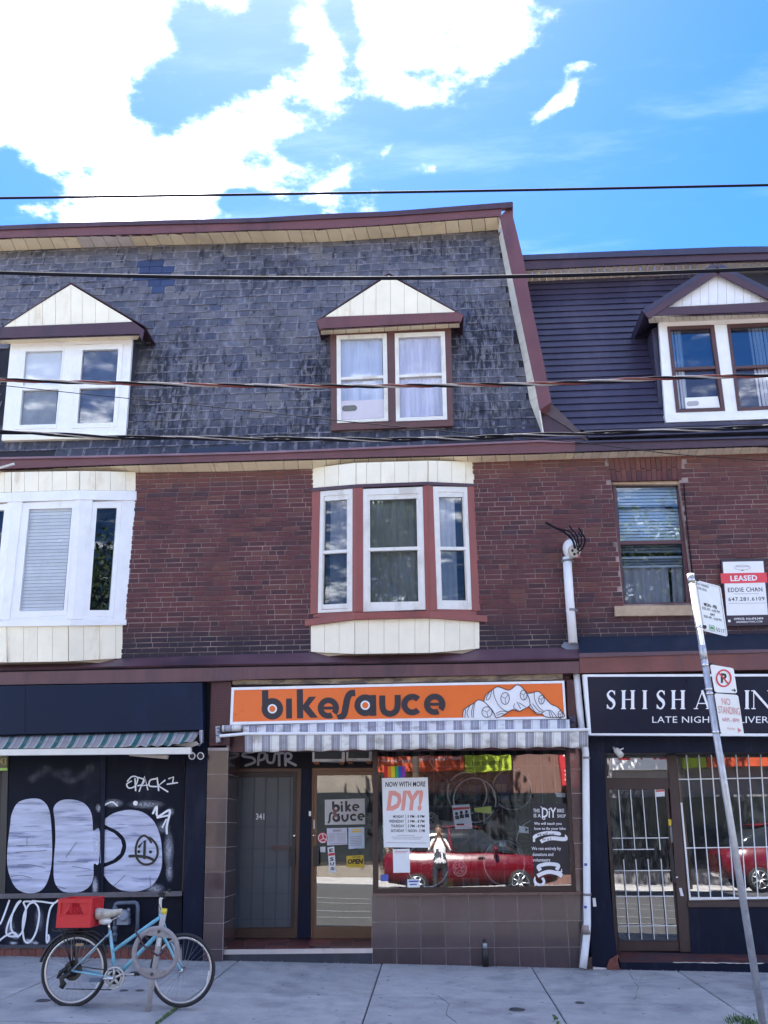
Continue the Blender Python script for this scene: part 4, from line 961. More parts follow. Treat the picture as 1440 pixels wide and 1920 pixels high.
curtain(dC, DP, (1258, 619), (1276, 618), (1290, 765), (1274, 767), CURTAIN, -.05, 3, .008); curtain(dC, DP, (1402, 613), (1444, 611), (1466, 759), (1424, 762), CURTAIN, -.05, 6, .008)
slab('window_fan', [(1284, 746), (1346, 743), (1350, 764), (1286, 766)], DP, .02, PAPER, dC, off=-.025)
k = Ink(DP, -.022); k.stroke([(1292, 757), (1306, 756)], 9); k.build('fan_grille', INK_GR, dC)
slab('cheek_flashing', [(1222, 618), (1236, 610), (1248, 778), (1246, 788), (1238, 780)], YP(DY + .1), .3, ROOF_METAL, dC)

# --- window of the right house, set in the brick
WPL = YP(.075)
mb = frame_mb(MB(), [(1148, 902), (1278, 902), (1296.5, 1135), (1166, 1135)], [(1155, 911), (1270.5, 910), (1288, 1129), (1172, 1131)], WPL, .07)
wC = mb.build('window', mat('window_brown', (.10, .038, .042), .45, var=.15), HC)
slab('window_lining', [(1145, 900), (1281, 900), (1299, 1137), (1164, 1137)], YP(.3), .02, DARK, wC)
slab('meeting_rail', [(1162, 1014.5), (1280, 1012.5), (1281, 1019), (1162.5, 1021)], WPL, .05, MATS['window_brown'], wC, off=-.008)
slab('pane', [(1155, 911), (1270.5, 910), (1280, 1013), (1162, 1015)], WPL, .005, glass('window_glass_bright', .045, (.8, .86, .9), wav=.02, wscale=1.2), wC, off=-.03)
slab('pane', [(1162.5, 1021), (1281, 1019), (1288, 1129), (1172, 1131)], WPL, .005, G_DK, wC, off=-.045)
slab('rail_line', [(1157, 950.5), (1274, 949), (1274.5, 953), (1157.5, 955)], WPL, .02, BLACK, wC, off=-.05)
qb = quad((1156, 912), (1271, 911), (1280, 1013), (1162, 1015)); nb = 17
for k in range(nb):
    v0, v1 = (k + .1) / nb, (k + .86) / nb
    MB().prism([WPL.hit(*qb(.01, v0), -.11), WPL.hit(*qb(.99, v0), -.11), WPL.hit(*qb(.99, v1), -.095), WPL.hit(*qb(.01, v1), -.095)], (0, .003, 0)).build('blind_slat', BLIND, wC)
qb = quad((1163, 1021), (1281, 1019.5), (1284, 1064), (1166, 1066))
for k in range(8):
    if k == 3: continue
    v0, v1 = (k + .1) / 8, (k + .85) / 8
    MB().prism([WPL.hit(*qb(.01, v0), -.11), WPL.hit(*qb(.99, v0), -.11), WPL.hit(*qb(.99, v1), -.095), WPL.hit(*qb(.01, v1), -.095)], (0, .003, 0)).build('blind_slat', BLIND if k not in (0, 1, 2, 5, 6) else mat('blind_shaded', (.32, .33, .38), .7), wC)  # grey slats: shade painted into the colour of the same pale blind
curtain(wC, WPL, (1167, 1060), (1252, 1060), (1257, 1131), (1171, 1131), CURTAIN, -.13, 5, .03); curtain(wC, WPL, (1258, 1060), (1286, 1060), (1291, 1130), (1262, 1130), CURTAIN, -.13, 2, .03)
slab('stone_sill', [(1152.5, 1136.3), (1299, 1134.5), (1299, 1153.5), (1153.5, 1155)], YP(-.06), .2, STONE, HC)
# ------------------------------------------------------------------ cornice over the shops
def line(*p): return list(p)
c1 = [(-60, 1245), (0, 1243), (480, 1226), (900, 1217.5), (1086, 1213)]; c2 = [(-60, 1256), (0, 1254), (480, 1244), (900, 1238), (1086, 1233)]
c3 = [(-60, 1262), (0, 1260.5), (480, 1250.5), (900, 1244.5), (1086, 1240)]; c4 = [(-60, 1285), (0, 1284), (379, 1278), (480, 1273), (900, 1266), (1086, 1261.5)]
def apron(name, h, top, bot, x0, x1, ya, yb, m_, n=8):
    mb = MB(); A, B = YP(ya), YP(yb)
    for i in range(n + 1):
        x = lerp(x0, x1, i / n); p, q = A.hit(x, ipl(top, x)), B.hit(x, ipl(bot, x)); mb.add([p, q, q + Vector((0, .03, -.02)), p + Vector((0, .03, -.02))])
    for i in range(n):
        p, q = i * 4, i * 4 + 4
        for c in range(4): d = (c + 1) % 4; mb.face((p + c, p + d, q + d, q + c))
    return mb.build(name, m_, h)
CORN = mat('cornice_metal', (.105, .055, .072), .4, var=.25, scale=2.2, stretch=(1, 1, .3), dirt=(.035, .026, .045), dirt_amt=.7, dirt_scale=1.8, dirt_stretch=(1, 1, .2))
CORN_F = mat('cornice_board', (.120, .052, .058), .42, var=.3, scale=5, stretch=(1, 1, .1), dirt=(.055, .035, .055), dirt_amt=.6, dirt_scale=2.5, dirt_stretch=(1.6, 1, .3))
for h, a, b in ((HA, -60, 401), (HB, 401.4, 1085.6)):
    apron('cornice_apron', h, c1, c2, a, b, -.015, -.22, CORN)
    band('cornice_groove_shadow', c2, c3, a, b, YP(-.17), .04, BLACK, h)  # groove face painted black as the shadow under the apron lip
    band('cornice_board', c3, c4, a, b, YP(-.205), .2, CORN_F, h)
d1 = [(1081, 1195), (1440, 1188), (1640, 1187)]; d2 = [(1081, 1225), (1440, 1217), (1640, 1216)]; d3 = [(1081, 1233), (1440, 1223), (1640, 1221.5)]; d4 = [(1086, 1262), (1440, 1255), (1640, 1254)]
apron('cornice_apron', HC, d1, d2, 1086, 1640, -.02, -.20, mat('navy_felt', (.007, .012, .030), .5, spec=.25, var=.3, dirt=(.035, .040, .065), dirt_amt=.35, dirt_scale=2.5))
band('cornice_trim', d2, d3, 1086, 1640, YP(-.215), .05, CORN, HC)
band('cornice_board', d3, d4, 1086.4, 1640, YP(-.195), .19, mat('red_cornice_board', (.165, .052, .046), .42, var=.25, scale=4, dirt=(.08, .035, .04), dirt_amt=.5, dirt_scale=2), HC)
# party cap between the two cornices
slab('flashing_lump', [(1052, 1212), (1058, 1204), (1068, 1203), (1074, 1206), (1084, 1203), (1086, 1216), (1074, 1220), (1062, 1218)], YP(-.06), .06, mat('grey_lead', (.16, .18, .25), .55, var=.2), HB)
# mosaic pier head and old moulding
slab('sign_backing', [(434, 1282), (1070, 1266), (1074, 1405), (434, 1410)], YP(.02), .1, MOSAIC, HB)
nx_, ny_ = 8, 22
q = quad((397, 1280), (433, 1279), (430, 1396), (393, 1398)); 
for j in range(ny_):
    for i in range(nx_):
        g = .07; P = [q((i + g) / nx_, (j + g) / ny_), q((i + 1 - g) / nx_, (j + g) / ny_), q((i + 1 - g) / nx_, (j + 1 - g) / ny_), q((i + g) / nx_, (j + 1 - g) / ny_)]
        fr = [YP(-.125).hit(*p) for p in P]
        if not i and not j: mz = MB()
        mz.prism(fr, (0, .008, 0), cap=False)
mz.build('mosaic_tiles', MOSAIC, HB, kind='stuff')
slab('mosaic_backing', [(396, 1279), (434, 1278), (431, 1397), (392, 1399)], YP(-.119), .3, mat('mosaic_grout', (.09, .05, .055), .9), HB)
q = quad((1063, 1276), (1078, 1275), (1082, 1400), (1067, 1402))
mz = MB()
for j in range(22):
    for i in range(3):
        P = [q((i + .06) / 3, (j + .07) / 22), q((i + .94) / 3, (j + .07) / 22), q((i + .94) / 3, (j + .93) / 22), q((i + .06) / 3, (j + .93) / 22)]
        mz.prism([YP(-.105).hit(*p) for p in P], (0, .008, 0), cap=False)
mz.build('mosaic_tiles', MOSAIC, HB, kind='stuff')
slab('mosaic_backing', [(1062, 1275), (1079, 1274), (1083, 1401), (1066, 1403)], YP(-.099), .2, MATS['mosaic_grout'], HB)
OLDWOOD = mat('old_moulding', (.30, .22, .14), .85, var=.45, scale=7, stretch=(.5, 1, 3), dirt=(.07, .05, .05), dirt_amt=.85, dirt_scale=6, dirt_stretch=(.5, 1, 2.5), dirt_lo=.42, dirt_hi=.6, bump=.6, bscale=30)
band('old_moulding', [(418, 1276), (700, 1272), (1054, 1263)], [(418, 1283.5), (700, 1281.5), (1054, 1274)], 436, 1055, YP(-.16), .15, OLDWOOD, HB, n=14)
slab('dark_pilaster_head', [(384, 1279), (402, 1278.5), (395, 1402), (381, 1404)], YP(-.05), .2, BLACK, HA)  # black face of the pilaster beside the sign board

# ------------------------------------------------------------------ left shop: boarded front
FRA = YP(-.02)
slab('shop_wall', [(-80, 1400), (392, 1395), (381, 1806), (-80, 1796)], YP(.06), .2, BLACK, HA)
sfa = slab('boarded_front', [(16, 1402), (187, 1399), (189, 1679), (6, 1683)], FRA, .05, mat('matte_black_panel', (.0055, .0075, .018), .6, spec=.15, var=.3, scale=2.5, dirt=(.026, .030, .050), dirt_amt=.6, dirt_scale=2, dirt_stretch=(1, 1, .6)), HA)
PANEL = MATS['matte_black_panel']
slab('front_panel', [(199, 1399), (349, 1396), (340, 1673), (194, 1678)], FRA, .05, PANEL, HA)
slab('mullion', [(187.5, 1399), (198.5, 1399), (193.5, 1678), (189.3, 1678)], YP(-.04), .06, NAVY, HA)
slab('pier', [(350, 1392), (389, 1391), (378, 1806), (341, 1804)], YP(-.10), .2, NAVY, HA)
slab('brown_edge', [(349.5, 1420), (352, 1420), (343, 1675), (340.5, 1675)], YP(-.045), .05, mat('dark_maroon', (.05, .018, .02), .5), HA)
slab('channel', [(-80, 1677), (287, 1672), (341, 1671), (341, 1680), (284, 1681.5), (-80, 1686)], YP(-.07), .07, mat('grey_channel', (.10, .10, .13), .35, metal=.5, var=.3), HA)
slab('stall_panel', [(-80, 1686.5), (341, 1680.5), (341, 1773), (-80, 1772)], FRA, .05, PANEL, HA)
slab('ledge', [(-80, 1772), (341, 1772), (341, 1776.5), (-80, 1778)], YP(-.09), .1, mat('ledge_grey', (.05, .05, .07), .6), HA)
slab('plinth', [(-80, 1777), (341, 1775), (341, 1806), (-80, 1794)], YP(-.045), .1, GROUT, HA)
x = -20.0
while x < 326:
    x1 = x + 14.5; t = lambda q: lerp(1779, 1775.5, q / 330); b = lambda q: lerp(1795.3, 1803, q / 330)
    slab('tile', [(x + .5, t(x)), (x1 - .5, t(x1)), (x1 - .5, b(x1)), (x + .5, b(x))], YP(-.056), .012, REDTILE, HA); x = x1
# doorway at the far left with its number box
slab('door_jamb', [(-80, 1445), (3, 1445), (-2, 1770), (-80, 1770)], YP(.03), .05, mat('dark_green_door', (.014, .016, .014), .5), HA)
slab('number_box', [(-60, 1419), (14.5, 1417), (13.5, 1443), (-60, 1446)], YP(-.05), .08, mat('number_box_face', (.14, .13, .06), .5), HA)
k = Ink(YP(-.05), .004); k.text('343', (-8, 1421, 12, 1434)); k.build('number', mat('gilt', (.55, .42, .18), .4), HA)
slab('lit_strip', [(-60, 1441), (13.4, 1440), (13.3, 1444.5), (-60, 1446.5)], YP(-.055), .02, mat('lime_strip', (.42, .70, .16), .5), HA)
slab('jamb_post', [(4, 1446), (15, 1445), (9, 1680), (-4, 1682)], YP(-.03), .06, mat('dull_bronze', (.040, .036, .034), .45), HA)
# graffiti
SPRAY = mat('spray_silver', (.52, .55, .70), .5, var=.3, scale=3, stretch=(.6, 1, 5), dirt=(.13, .15, .29), dirt_amt=.85, dirt_scale=3.2, dirt_stretch=(.45, 1, 5.5), dirt_lo=.5, dirt_hi=.68)
SPRAY_W = mat('spray_white', (.82, .83, .88), .5, var=.06)
SPRAY_B = mat('spray_black', (.008, .008, .014), .45, var=.1)
z = lambda pts: [(x / 4.2353, 1480 + y / 4.2353) for x, y in pts]   # zoomed tracing to photo pixels
GP_ = YP(-.023)
g1 = Ink(GP_, .002, True)
g1.poly(spline(z([(270, 72), (345, 95), (392, 170), (410, 330), (412, 560), (385, 710), (330, 800), (235, 826), (140, 795), (85, 710), (57, 590), (62, 440), (80, 290), (95, 190), (150, 100)]), 4, True))
g1.poly(spline(z([(545, 80), (650, 100), (715, 165), (735, 250), (738, 325), (760, 322), (792, 330), (785, 585), (745, 590), (742, 690), (715, 765), (650, 810), (560, 822), (480, 800), (430, 720), (428, 560), (440, 400), (435, 250), (425, 150), (470, 95)]), 3, True))
g1.poly(z([(805, 315), (850, 320), (910, 350), (960, 400), (972, 450), (955, 510), (900, 560), (840, 582), (795, 586)]))
g1.poly(spline(z([(815, 262), (860, 215), (930, 180), (1030, 163), (1130, 180), (1210, 240), (1255, 320), (1280, 420), (1287, 560), (1275, 650), (1225, 745), (1150, 795), (1060, 812), (960, 800), (880, 750), (830, 690), (808, 630), (850, 610), (930, 575), (985, 520), (1003, 450), (985, 385), (930, 330), (870, 300)]), 3, True))
g1.build('graffiti_fill', SPRAY, HA)
g2 = Ink(GP_, .006, True)
g2.stroke(spline(z([(1200, 420), (1175, 385), (1140, 368), (1100, 400), (1078, 470), (1085, 540), (1120, 585), (1170, 597), (1220, 575), (1250, 520), (1245, 450), (1210, 400), (1185, 385)]), 4), 4.2)
g2.stroke(z([(1105, 455), (1150, 405), (1145, 545)]), 5); g2.stroke(spline(z([(1030, 530), (1090, 530), (1170, 540), (1215, 560)]), 4), 5.5); g2.disc(*z([(1195, 497)])[0], 3); g2.disc(*z([(1102, 495)])[0], 3)
for a in ([(130, 448), (390, 440)], [(120, 500), (370, 486)], [(140, 600), (240, 598), (360, 625)], [(80, 695), (160, 682), (250, 705)], [(520, 542), (608, 420)], [(905, 765), (995, 682)], [(1190, 688), (1196, 770)], [(570, 612), (720, 635)], [(600, 690), (735, 680)], [(450, 575), (700, 578)], [(215, 380), (212, 440)], [(440, 765), (520, 790)]):
    g2.stroke(spline(z(a), 4), .8, cap=False)
g2.build('graffiti_line', SPRAY_B, HA)
g3 = Ink(GP_, .004, True); z7 = lambda pts: [(x / 3.4286, 1240 + y / 3.4286) for x, y in pts]
g3.stroke(spline(z7([(845, 770), (815, 790), (830, 815), (870, 800), (885, 750), (850, 740), (820, 770)]), 4), 2.6); g3.stroke(z7([(868, 755), (872, 830)]), 3)
g3.stroke(spline(z7([(880, 745), (925, 760), (915, 790), (885, 800)]), 4), 2.6); g3.stroke(z7([(895, 835), (930, 740), (950, 825)]), 2.6); g3.stroke(z7([(905, 800), (950, 795)]), 2)
g3.stroke(spline(z7([(1000, 755), (965, 765), (960, 800), (1005, 805)]), 4), 2.8); g3.stroke(z7([(1010, 750), (1020, 830)]), 2.8); g3.stroke(z7([(1060, 765), (1018, 800), (1078, 838)]), 2.8); g3.stroke(z7([(1085, 755), (1115, 742), (1110, 785)]), 2.6); g3.stroke(z7([(1075, 790), (1140, 780)]), 2.6)
g3.stroke(spline(z([(1215, 190), (1245, 135), (1250, 215), (1330, 170), (1350, 180), (1325, 290), (1325, 350)]), 4), 4); g3.stroke(spline(z([(1250, 225), (1345, 205)]), 3), 3.4); g3.stroke(spline(z([(830, 125), (890, 100), (930, 130)]), 4), 3); g3.disc(*z([(1075, 110)])[0], 4.5); g3.stroke(z([(1290, 300), (1320, 240)]), 3)
g3.build('graffiti_tag', SPRAY_W, HA)
z6 = lambda pts: [(x / 6, 1640 + y / 6) for x, y in pts]; g4 = Ink(GP_, .004, True)
for a in ([(-40, 560), (10, 540), (105, 290)], [(-10, 745), (60, 690), (150, 650), (190, 690), (100, 690), (70, 640), (110, 500), (190, 350), (235, 295), (190, 330), (130, 480), (130, 620), (200, 700)], [(200, 700), (250, 640), (285, 480), (290, 380), (270, 305), (400, 310), (330, 330), (270, 450), (255, 600), (275, 740), (330, 760), (400, 660), (440, 480), (430, 370), (395, 320)], [(365, 295), (480, 305), (600, 320), (650, 290)], [(600, 330), (560, 400), (530, 580), (525, 760), (550, 720), (545, 680)]):
    g4.stroke(spline(z6(a), 5), 3.4)
g4.build('graffiti_tag', SPRAY_W, HA)

gs = Ink(GP_, .0045); OVS = spray_mat('overspray', (.72, .74, .84))
for x, y, rx, ry, a in ((1340, 480, 45, 170, .55), (1345, 660, 35, 90, .5), (1300, 300, 60, 60, .35), (1160, 120, 160, 40, .45), (900, 110, 90, 40, .55), (785, 150, 30, 40, .6), (770, 440, 40, 150, .7), (755, 770, 30, 90, .8), (1230, 790, 90, 50, .5), (1350, 180, 40, 40, .5)):
    px, py = z([(x, y)])[0]; gs.soft(px, py, rx / 4.235, ry / 4.235, a)
gs.build('overspray', OVS, HA)
gs = Ink(GP_, .0035)
for x, y, rx, ry, a in ((180, 690, 60, 45, .8), (110, 600, 70, 110, .35), (330, 750, 80, 40, .8), (545, 730, 45, 70, .6), (440, 500, 60, 160, .3), (150, 770, 60, 25, .8), (400, 770, 45, 25, .8)):
    px, py = z6([(x, y)])[0]; gs.soft(px, py, rx / 6, ry / 6, a)
gs.build('overspray', OVS, HA)
gs = Ink(GP_, .0005); OVD = spray_mat('faded_grey_spray', (.10, .11, .15))
for i in range(9): gs.soft(60 + i * 14 + random.uniform(-8, 8), 1452 + random.uniform(-12, 12), 14, 11, .5)
gs.build('overspray', OVD, HA)
# ------------------------------------------------------------------ middle shop
# left tiled pier: face and its return into the doorway
ty = [1403, 1407, 1451.5, 1497, 1542, 1588.5, 1635, 1683, 1731, 1780, 1808]
pl_ = [(1403, 390), (1560, 386), (1808, 380)]; pr_ = [(1403, 428.3), (1780, 417.5), (1808, 417)]
PT = YP(-.104)
slab('pier_grout', [(390, 1402), (428.5, 1402), (417, 1809), (380, 1808)], YP(-.10), .3, GROUT, HB)
for a, b in zip(ty[1:], ty[2:]):
    slab('tile', [(ipl(pl_, a) + .2, a + .5), (ipl(pr_, a) - .4, a + .5), (ipl(pr_, b) - .4, b - .4), (ipl(pl_, b) + .2, b - .4)], PT, .012, TILE, HB)
    e0, e1 = PT.hit(ipl(pr_, a), a + .5), PT.hit(ipl(pr_, b), b - .4)
    MB().prism([e0 + Vector((-.012, .016, 0)), e0 + Vector((-.012, .66, 0)), e1 + Vector((-.012, .66, 0)), e1 + Vector((-.012, .016, 0))], (.014, 0, 0)).build('tile', TILE, HB)
E0, E1 = PT.hit(428, 1402), PT.hit(417, 1808)
MB().prism([E0 + Vector((-.03, .02, .3)), E0 + Vector((-.03, .70, .3)), E1 + Vector((-.03, .70, 0)), E1 + Vector((-.03, .02, 0))], (.022, 0, 0)).build('pier_grout', GROUT, HB)
# doorway: back wall, doors
DPL = YP(.60)
slab('doorway_head', [(434, 1395), (704, 1392), (704, 1442), (438, 1443)], YP(.62), .05, BLACK, HB)
k = Ink(YP(.62), .004, True); z3 = lambda pts: [(400 + x / 4.466, 1400 + y / 4.466) for x, y in pts]
SPG = mat('spray_grey', (.42, .42, .47), .6, var=.2)
for a in ([(330, 45), (260, 55), (250, 80), (330, 95), (345, 130), (270, 158)], [(375, 150), (385, 60), (430, 55), (425, 100), (385, 115)], [(450, 70), (455, 125), (500, 130), (515, 65)], [(520, 58), (585, 54)], [(550, 56), (552, 155)], [(605, 155), (605, 60), (650, 66), (645, 100), (610, 112), (690, 155)]):
    k.stroke(spline(z3(a), 4), 4.6)
k.build('graffiti_tag', SPG, HB)
# door 341
d1 = slab('door', [(427, 1741.5), (544.4, 1739.5), (556, 1740), (556, 1757.5), (427, 1758)], DPL, .05, BRONZE, HB)
frame('door_frame', [(438, 1441), (565, 1440.5), (557, 1759), (426.5, 1759)], [(443, 1448), (557, 1447), (551, 1757), (429, 1757)], DPL, .08, BRONZE, d1, off=.02)
frame('door_rail', [(443.2, 1448.5), (556.8, 1447.5), (551, 1741), (430.5, 1741.5)], [(446, 1458), (549.6, 1457), (544.4, 1738), (438, 1740)], DPL, .05, mat('dark_bronze', (.030, .024, .026), .4, metal=.3), d1)
slab('door_pane', [(446, 1458), (549.6, 1457), (544.4, 1738), (438, 1740)], DPL, .008, FROST, d1, off=-.02)
q = quad((446, 1458), (549.6, 1457), (544.4, 1738), (438, 1740)); BAR = mat('grey_bar', (.035, .055, .085), .6)
for u in (.08, .30, .51, .73, .955):
    a, b = q(u, 0.0), q(u, .999); slab('security_bar', [(a[0] - .9, a[1]), (a[0] + .9, a[1]), (b[0] + .9, b[1]), (b[0] - .9, b[1])], DPL, .003, BAR, d1, off=-.016)
for v in (.33, .475, .60, .775, .945):
    a, b = q(0, v), q(1, v); slab('security_bar', [(a[0], a[1] - .8), (b[0], b[1] - .8), (b[0], b[1] + .8), (a[0], a[1] + .8)], DPL, .002, BAR, d1, off=-.0155)
k = Ink(DPL, -.008); k.text('341', (480, 1525, 495.5, 1537), bold=.02); k.build('number', INK_W, d1)
def handle(par, x0, x1, y0, y1, m_=PLASTIC_BK):
    slab('handle', [(x0, y0), (x1, y0), (x1, y1), (x0, y1)], DPL, .02, m_, par, off=.06)
    for y in (y0 + 3, y1 - 5): slab('handle_foot', [(x0 + 1, y), (x1 - 1, y), (x1 - 1, y + 3), (x0 + 1, y + 3)], DPL, .07, m_, par, off=.055)
handle(d1, 544, 553, 1588, 1624)
slab('push_bar', [(510, 1586), (543.5, 1585.5), (543.5, 1593), (510, 1594)], DPL, .01, mat('brown_bar', (.075, .045, .045), .5), d1, off=.012)
p = DPL.hit(552.2, 1567, .0); MB().lathe(p, (0, -1, 0), [(0, .017), (.028, .015), (.03, .008)], 12).build('lock', CHROME, d1)
slab('door_post', [(565, 1440), (584.5, 1440), (582, 1759), (557, 1759)], YP(.56), .1, NAVY, HB)
# glazed shop door
d2 = slab('door', [(583.5, 1739), (699.5, 1738.5), (699.5, 1756.5), (583.5, 1757)], DPL, .05, mat('bronze_light', (.120, .072, .046), .32, metal=.4, var=.15), HB)
frame('door_frame', [(584.5, 1440), (706, 1439.5), (706, 1759), (582.5, 1759)], [(588, 1447), (702, 1446), (702, 1757), (586, 1757)], DPL, .08, MATS['bronze_light'], d2, off=.02)
frame('door_rail', [(588.2, 1447.5), (701.8, 1446.5), (701.8, 1738.5), (586.2, 1739)], [(594, 1454), (699, 1453), (699, 1737), (592.6, 1737)], DPL, .05, MATS['bronze_light'], d2)
slab('door_pane', [(594, 1454), (699, 1453), (699, 1737), (592.6, 1737)], DPL, .006, G_DOOR, d2, off=-.02)
handle(d2, 587, 598, 1587, 1624)
p = DPL.hit(588.3, 1566.5, 0); MB().lathe(p, (0, -1, 0), [(0, .017), (.026, .015), (.03, .008)], 12).build('lock', CHROME, d2)
slab('door_sticker', [(586, 1537), (590, 1537), (590.2, 1554), (586.2, 1554)], DPL, .004, PAPER, d2, off=.006)
slab('letter_tab', [(579, 1521), (583.3, 1521), (583.3, 1530), (579, 1530)], YP(.555), .006, PAPER, HB)
# doorstep
FL = quad((430, 1759), (700, 1758.5), (698.5, 1778.5), (418, 1781))
A0, A1 = YP(.58).hit(422, 1760), YP(.58).hit(704, 1759); B0, B1 = YP(-.02).hit(417, 1781), YP(-.02).hit(699, 1779)
MB().prism([A0 + Vector((0, 0, -.012)), A1 + Vector((0, 0, -.012)), B1 + Vector((0, 0, -.012)), B0 + Vector((0, 0, -.012))], (0, 0, -.3)).build('doorstep', GROUT, HB)
n = 7
for i in range(n):
    for j in range(3):
        g = .012; u0, u1 = (i + g) / n, (i + 1 - g) / n; v0, v1 = (j + .03) / 3, (j + .97) / 3
        f = lambda u, v: lerp(lerp(A0, A1, u), lerp(B0, B1, u), v)
        MB().prism([f(u0, v0), f(u1, v0), f(u1, v1), f(u0, v1)], (0, 0, -.012)).build('step_tile', REDTILE if (i + j) % 3 else mat('dark_red_tile', (.085, .032, .034), .35, rnd=.2), HB)
slab('step_nosing', [(417.5, 1780.5), (698.5, 1778), (698.5, 1787), (417.5, 1789.8)], YP(-.035), .04, ALU, HB)
slab('step_riser', [(417, 1789.5), (698.5, 1786.8), (698.5, 1812), (417, 1812)], YP(-.028), .006, mat('dark_riser', (.030, .034, .050), .6, var=.3, dirt=(.08, .08, .09), dirt_amt=.4, dirt_scale=4), HB)
# shop window
WPS = YP(.03)
sw = frame('shop_window', [(700, 1398), (1066.5, 1397), (1080, 1672), (699.5, 1675)], [(708, 1403), (1060, 1402), (1073, 1660.5), (709, 1666.5)], WPS, .10, mat('window_dark_bronze', (.040, .026, .026), .35, metal=.3, var=.2), HB, off=.02)
slab('window_pane', [(708, 1403), (1060, 1402), (1073, 1660.5), (709, 1666.5)], WPS, .008, G_SHOP, sw, off=-.02)
slab('window_ledge', [(698, 1675.3), (1096, 1672.5), (1096, 1677), (698, 1679.5)], YP(-.05), .12, mat('ledge_bronze', (.14, .10, .095), .3, metal=.5), sw)
q = quad((708, 1403), (1060, 1402), (1073, 1660.5), (709, 1666.5)); GRILL = mat('grille_bar', (.20, .21, .23), .4, metal=.4)
for i in range(1, 14):
    a, b = q(i / 14 + .01, 0.01), q(i / 14 + .01, .995); slab('grille_bar', [(a[0] - .35, a[1]), (a[0] + .35, a[1]), (b[0] + .35, b[1]), (b[0] - .35, b[1])], YP(.16), .006, GRILL, sw)
for v in (.13, .42): 
    a, b = q(.01, v), q(.99, v); slab('grille_bar', [(a[0], a[1] - .35), (b[0], b[1] - .35), (b[0], b[1] + .35), (a[0], a[1] + .35)], YP(.168), .006, GRILL, sw)
slab('window_side', [(699, 1400), (708, 1400), (709, 1675), (699, 1676)], YP(.20), .45, MATS['bronze_light'], HB)
# tiled stall riser
rt = [(697, 1679.5), (1096, 1676.5)]; r1 = [(697, 1729.3), (1096, 1726)]; r2 = [(697, 1778.5), (1096, 1775.5)]; r3 = [(697, 1810), (1090, 1815.5)]
vx = [(697, 697), (742.5, 744), (787.6, 790), (832, 837), (878, 882), (924, 928), (969, 975), (1015, 1022), (1060, 1069), (1095, 1086)]
slab('riser_grout', [(697, 1679), (1095.5, 1676), (1086.5, 1816), (697, 1811)], YP(-.0), .5, GROUT, HB)
for (a0, a1), (b0, b1) in zip(vx, vx[1:]):
    for k_, (t, b) in enumerate(((rt, r1), (r1, r2), (r2, r3))):
        f = lambda top, bot, y: lerp(top, bot, (y - 1678) / 135)
        yt0, yb0 = ipl(t, a0), ipl(b, a0); yt1, yb1 = ipl(t, b0), ipl(b, b0); g = .5
        slab('tile', [(f(a0, a1, yt0) + g, yt0 + g), (f(b0, b1, yt1) - g, yt1 + g), (f(b0, b1, yb1) - g, yb1 - g), (f(a0, a1, yb0) + g, yb0 - g)], YP(-.004 - random.uniform(0, .0015)), .008, TILE, HB)
# right tiled pier
slab('pier_grout', [(1067, 1399), (1089, 1398), (1093, 1676), (1081, 1677)], YP(-.0), .3, GROUT, HB)
py_ = [1403, 1442, 1487.5, 1534, 1581, 1629, 1674]
for a, b in zip(py_, py_[1:]):
    l = lambda y: lerp(1067.3, 1081, (y - 1400) / 277); r_ = lambda y: lerp(1089, 1093, (y - 1400) / 277)
    slab('tile', [(l(a), a + .5), (r_(a), a + .5), (r_(b), b - .5), (l(b), b - .6)], YP(-.004), .008, TILE, HB)

# ------------------------------------------------------------------ right shop
slab('shop_beam', [(1100, 1379), (1640, 1381), (1640, 1409), (1104, 1412)], YP(-.02), .4, NAVY, HC)
pn = slab('pier', [(1101, 1380), (1133, 1380), (1141, 1640), (1160, 1817), (1109, 1816), (1108, 1640)], YP(-.05), .4, NAVY, HC)
DC = YP(.42)
BRZ2 = mat('brown_black_frame', (.045, .026, .026), .4, var=.2)
slab('transom_head', [(1132, 1396), (1640, 1392), (1640, 1413), (1134, 1415)], YP(.40), .08, BRZ2, HC)
slab('transom_rail', [(1135, 1458.5), (1262, 1458), (1263, 1479), (1140, 1480)], YP(.405), .08, BRZ2, HC)
slab('transom_pane', [(1136, 1414.5), (1251.5, 1413.5), (1253, 1458.5), (1138, 1459)], DC, .006, glass('transom_glass', .20, (.5, .52, .55), wav=.01), HC)
slab('frame_post', [(1251.5, 1410), (1266, 1410), (1297.5, 1785), (1276, 1785)], YP(.39), .1, BRZ2, HC)
slab('frame_post', [(1131, 1412), (1136, 1412), (1139.5, 1480), (1160, 1784), (1154, 1784)], YP(.39), .1, BRZ2, HC)
dC2 = slab('door', [(1159.5, 1764.5), (1275, 1764.5), (1276, 1783), (1160.5, 1783)], DC, .05, BRZ2, HC)
frame('door_rail', [(1139, 1479), (1252.5, 1478), (1274.8, 1765), (1159.5, 1765)], [(1140.5, 1481), (1247, 1480), (1272, 1764), (1160.2, 1764.3)], DC, .05, BRZ2, dC2)
slab('door_pane', [(1140.5, 1481), (1247, 1480), (1272, 1764), (1160.2, 1764.3)], DC, .006, glass('door_glass_right', .13, (.5, .52, .55), wav=.06, wscale=1.0), dC2, off=-.02)
BARW = mat('white_bar', (.80, .80, .80), .45)
q = quad((1140.5, 1481), (1247, 1480), (1272, 1764), (1160.2, 1764.3))
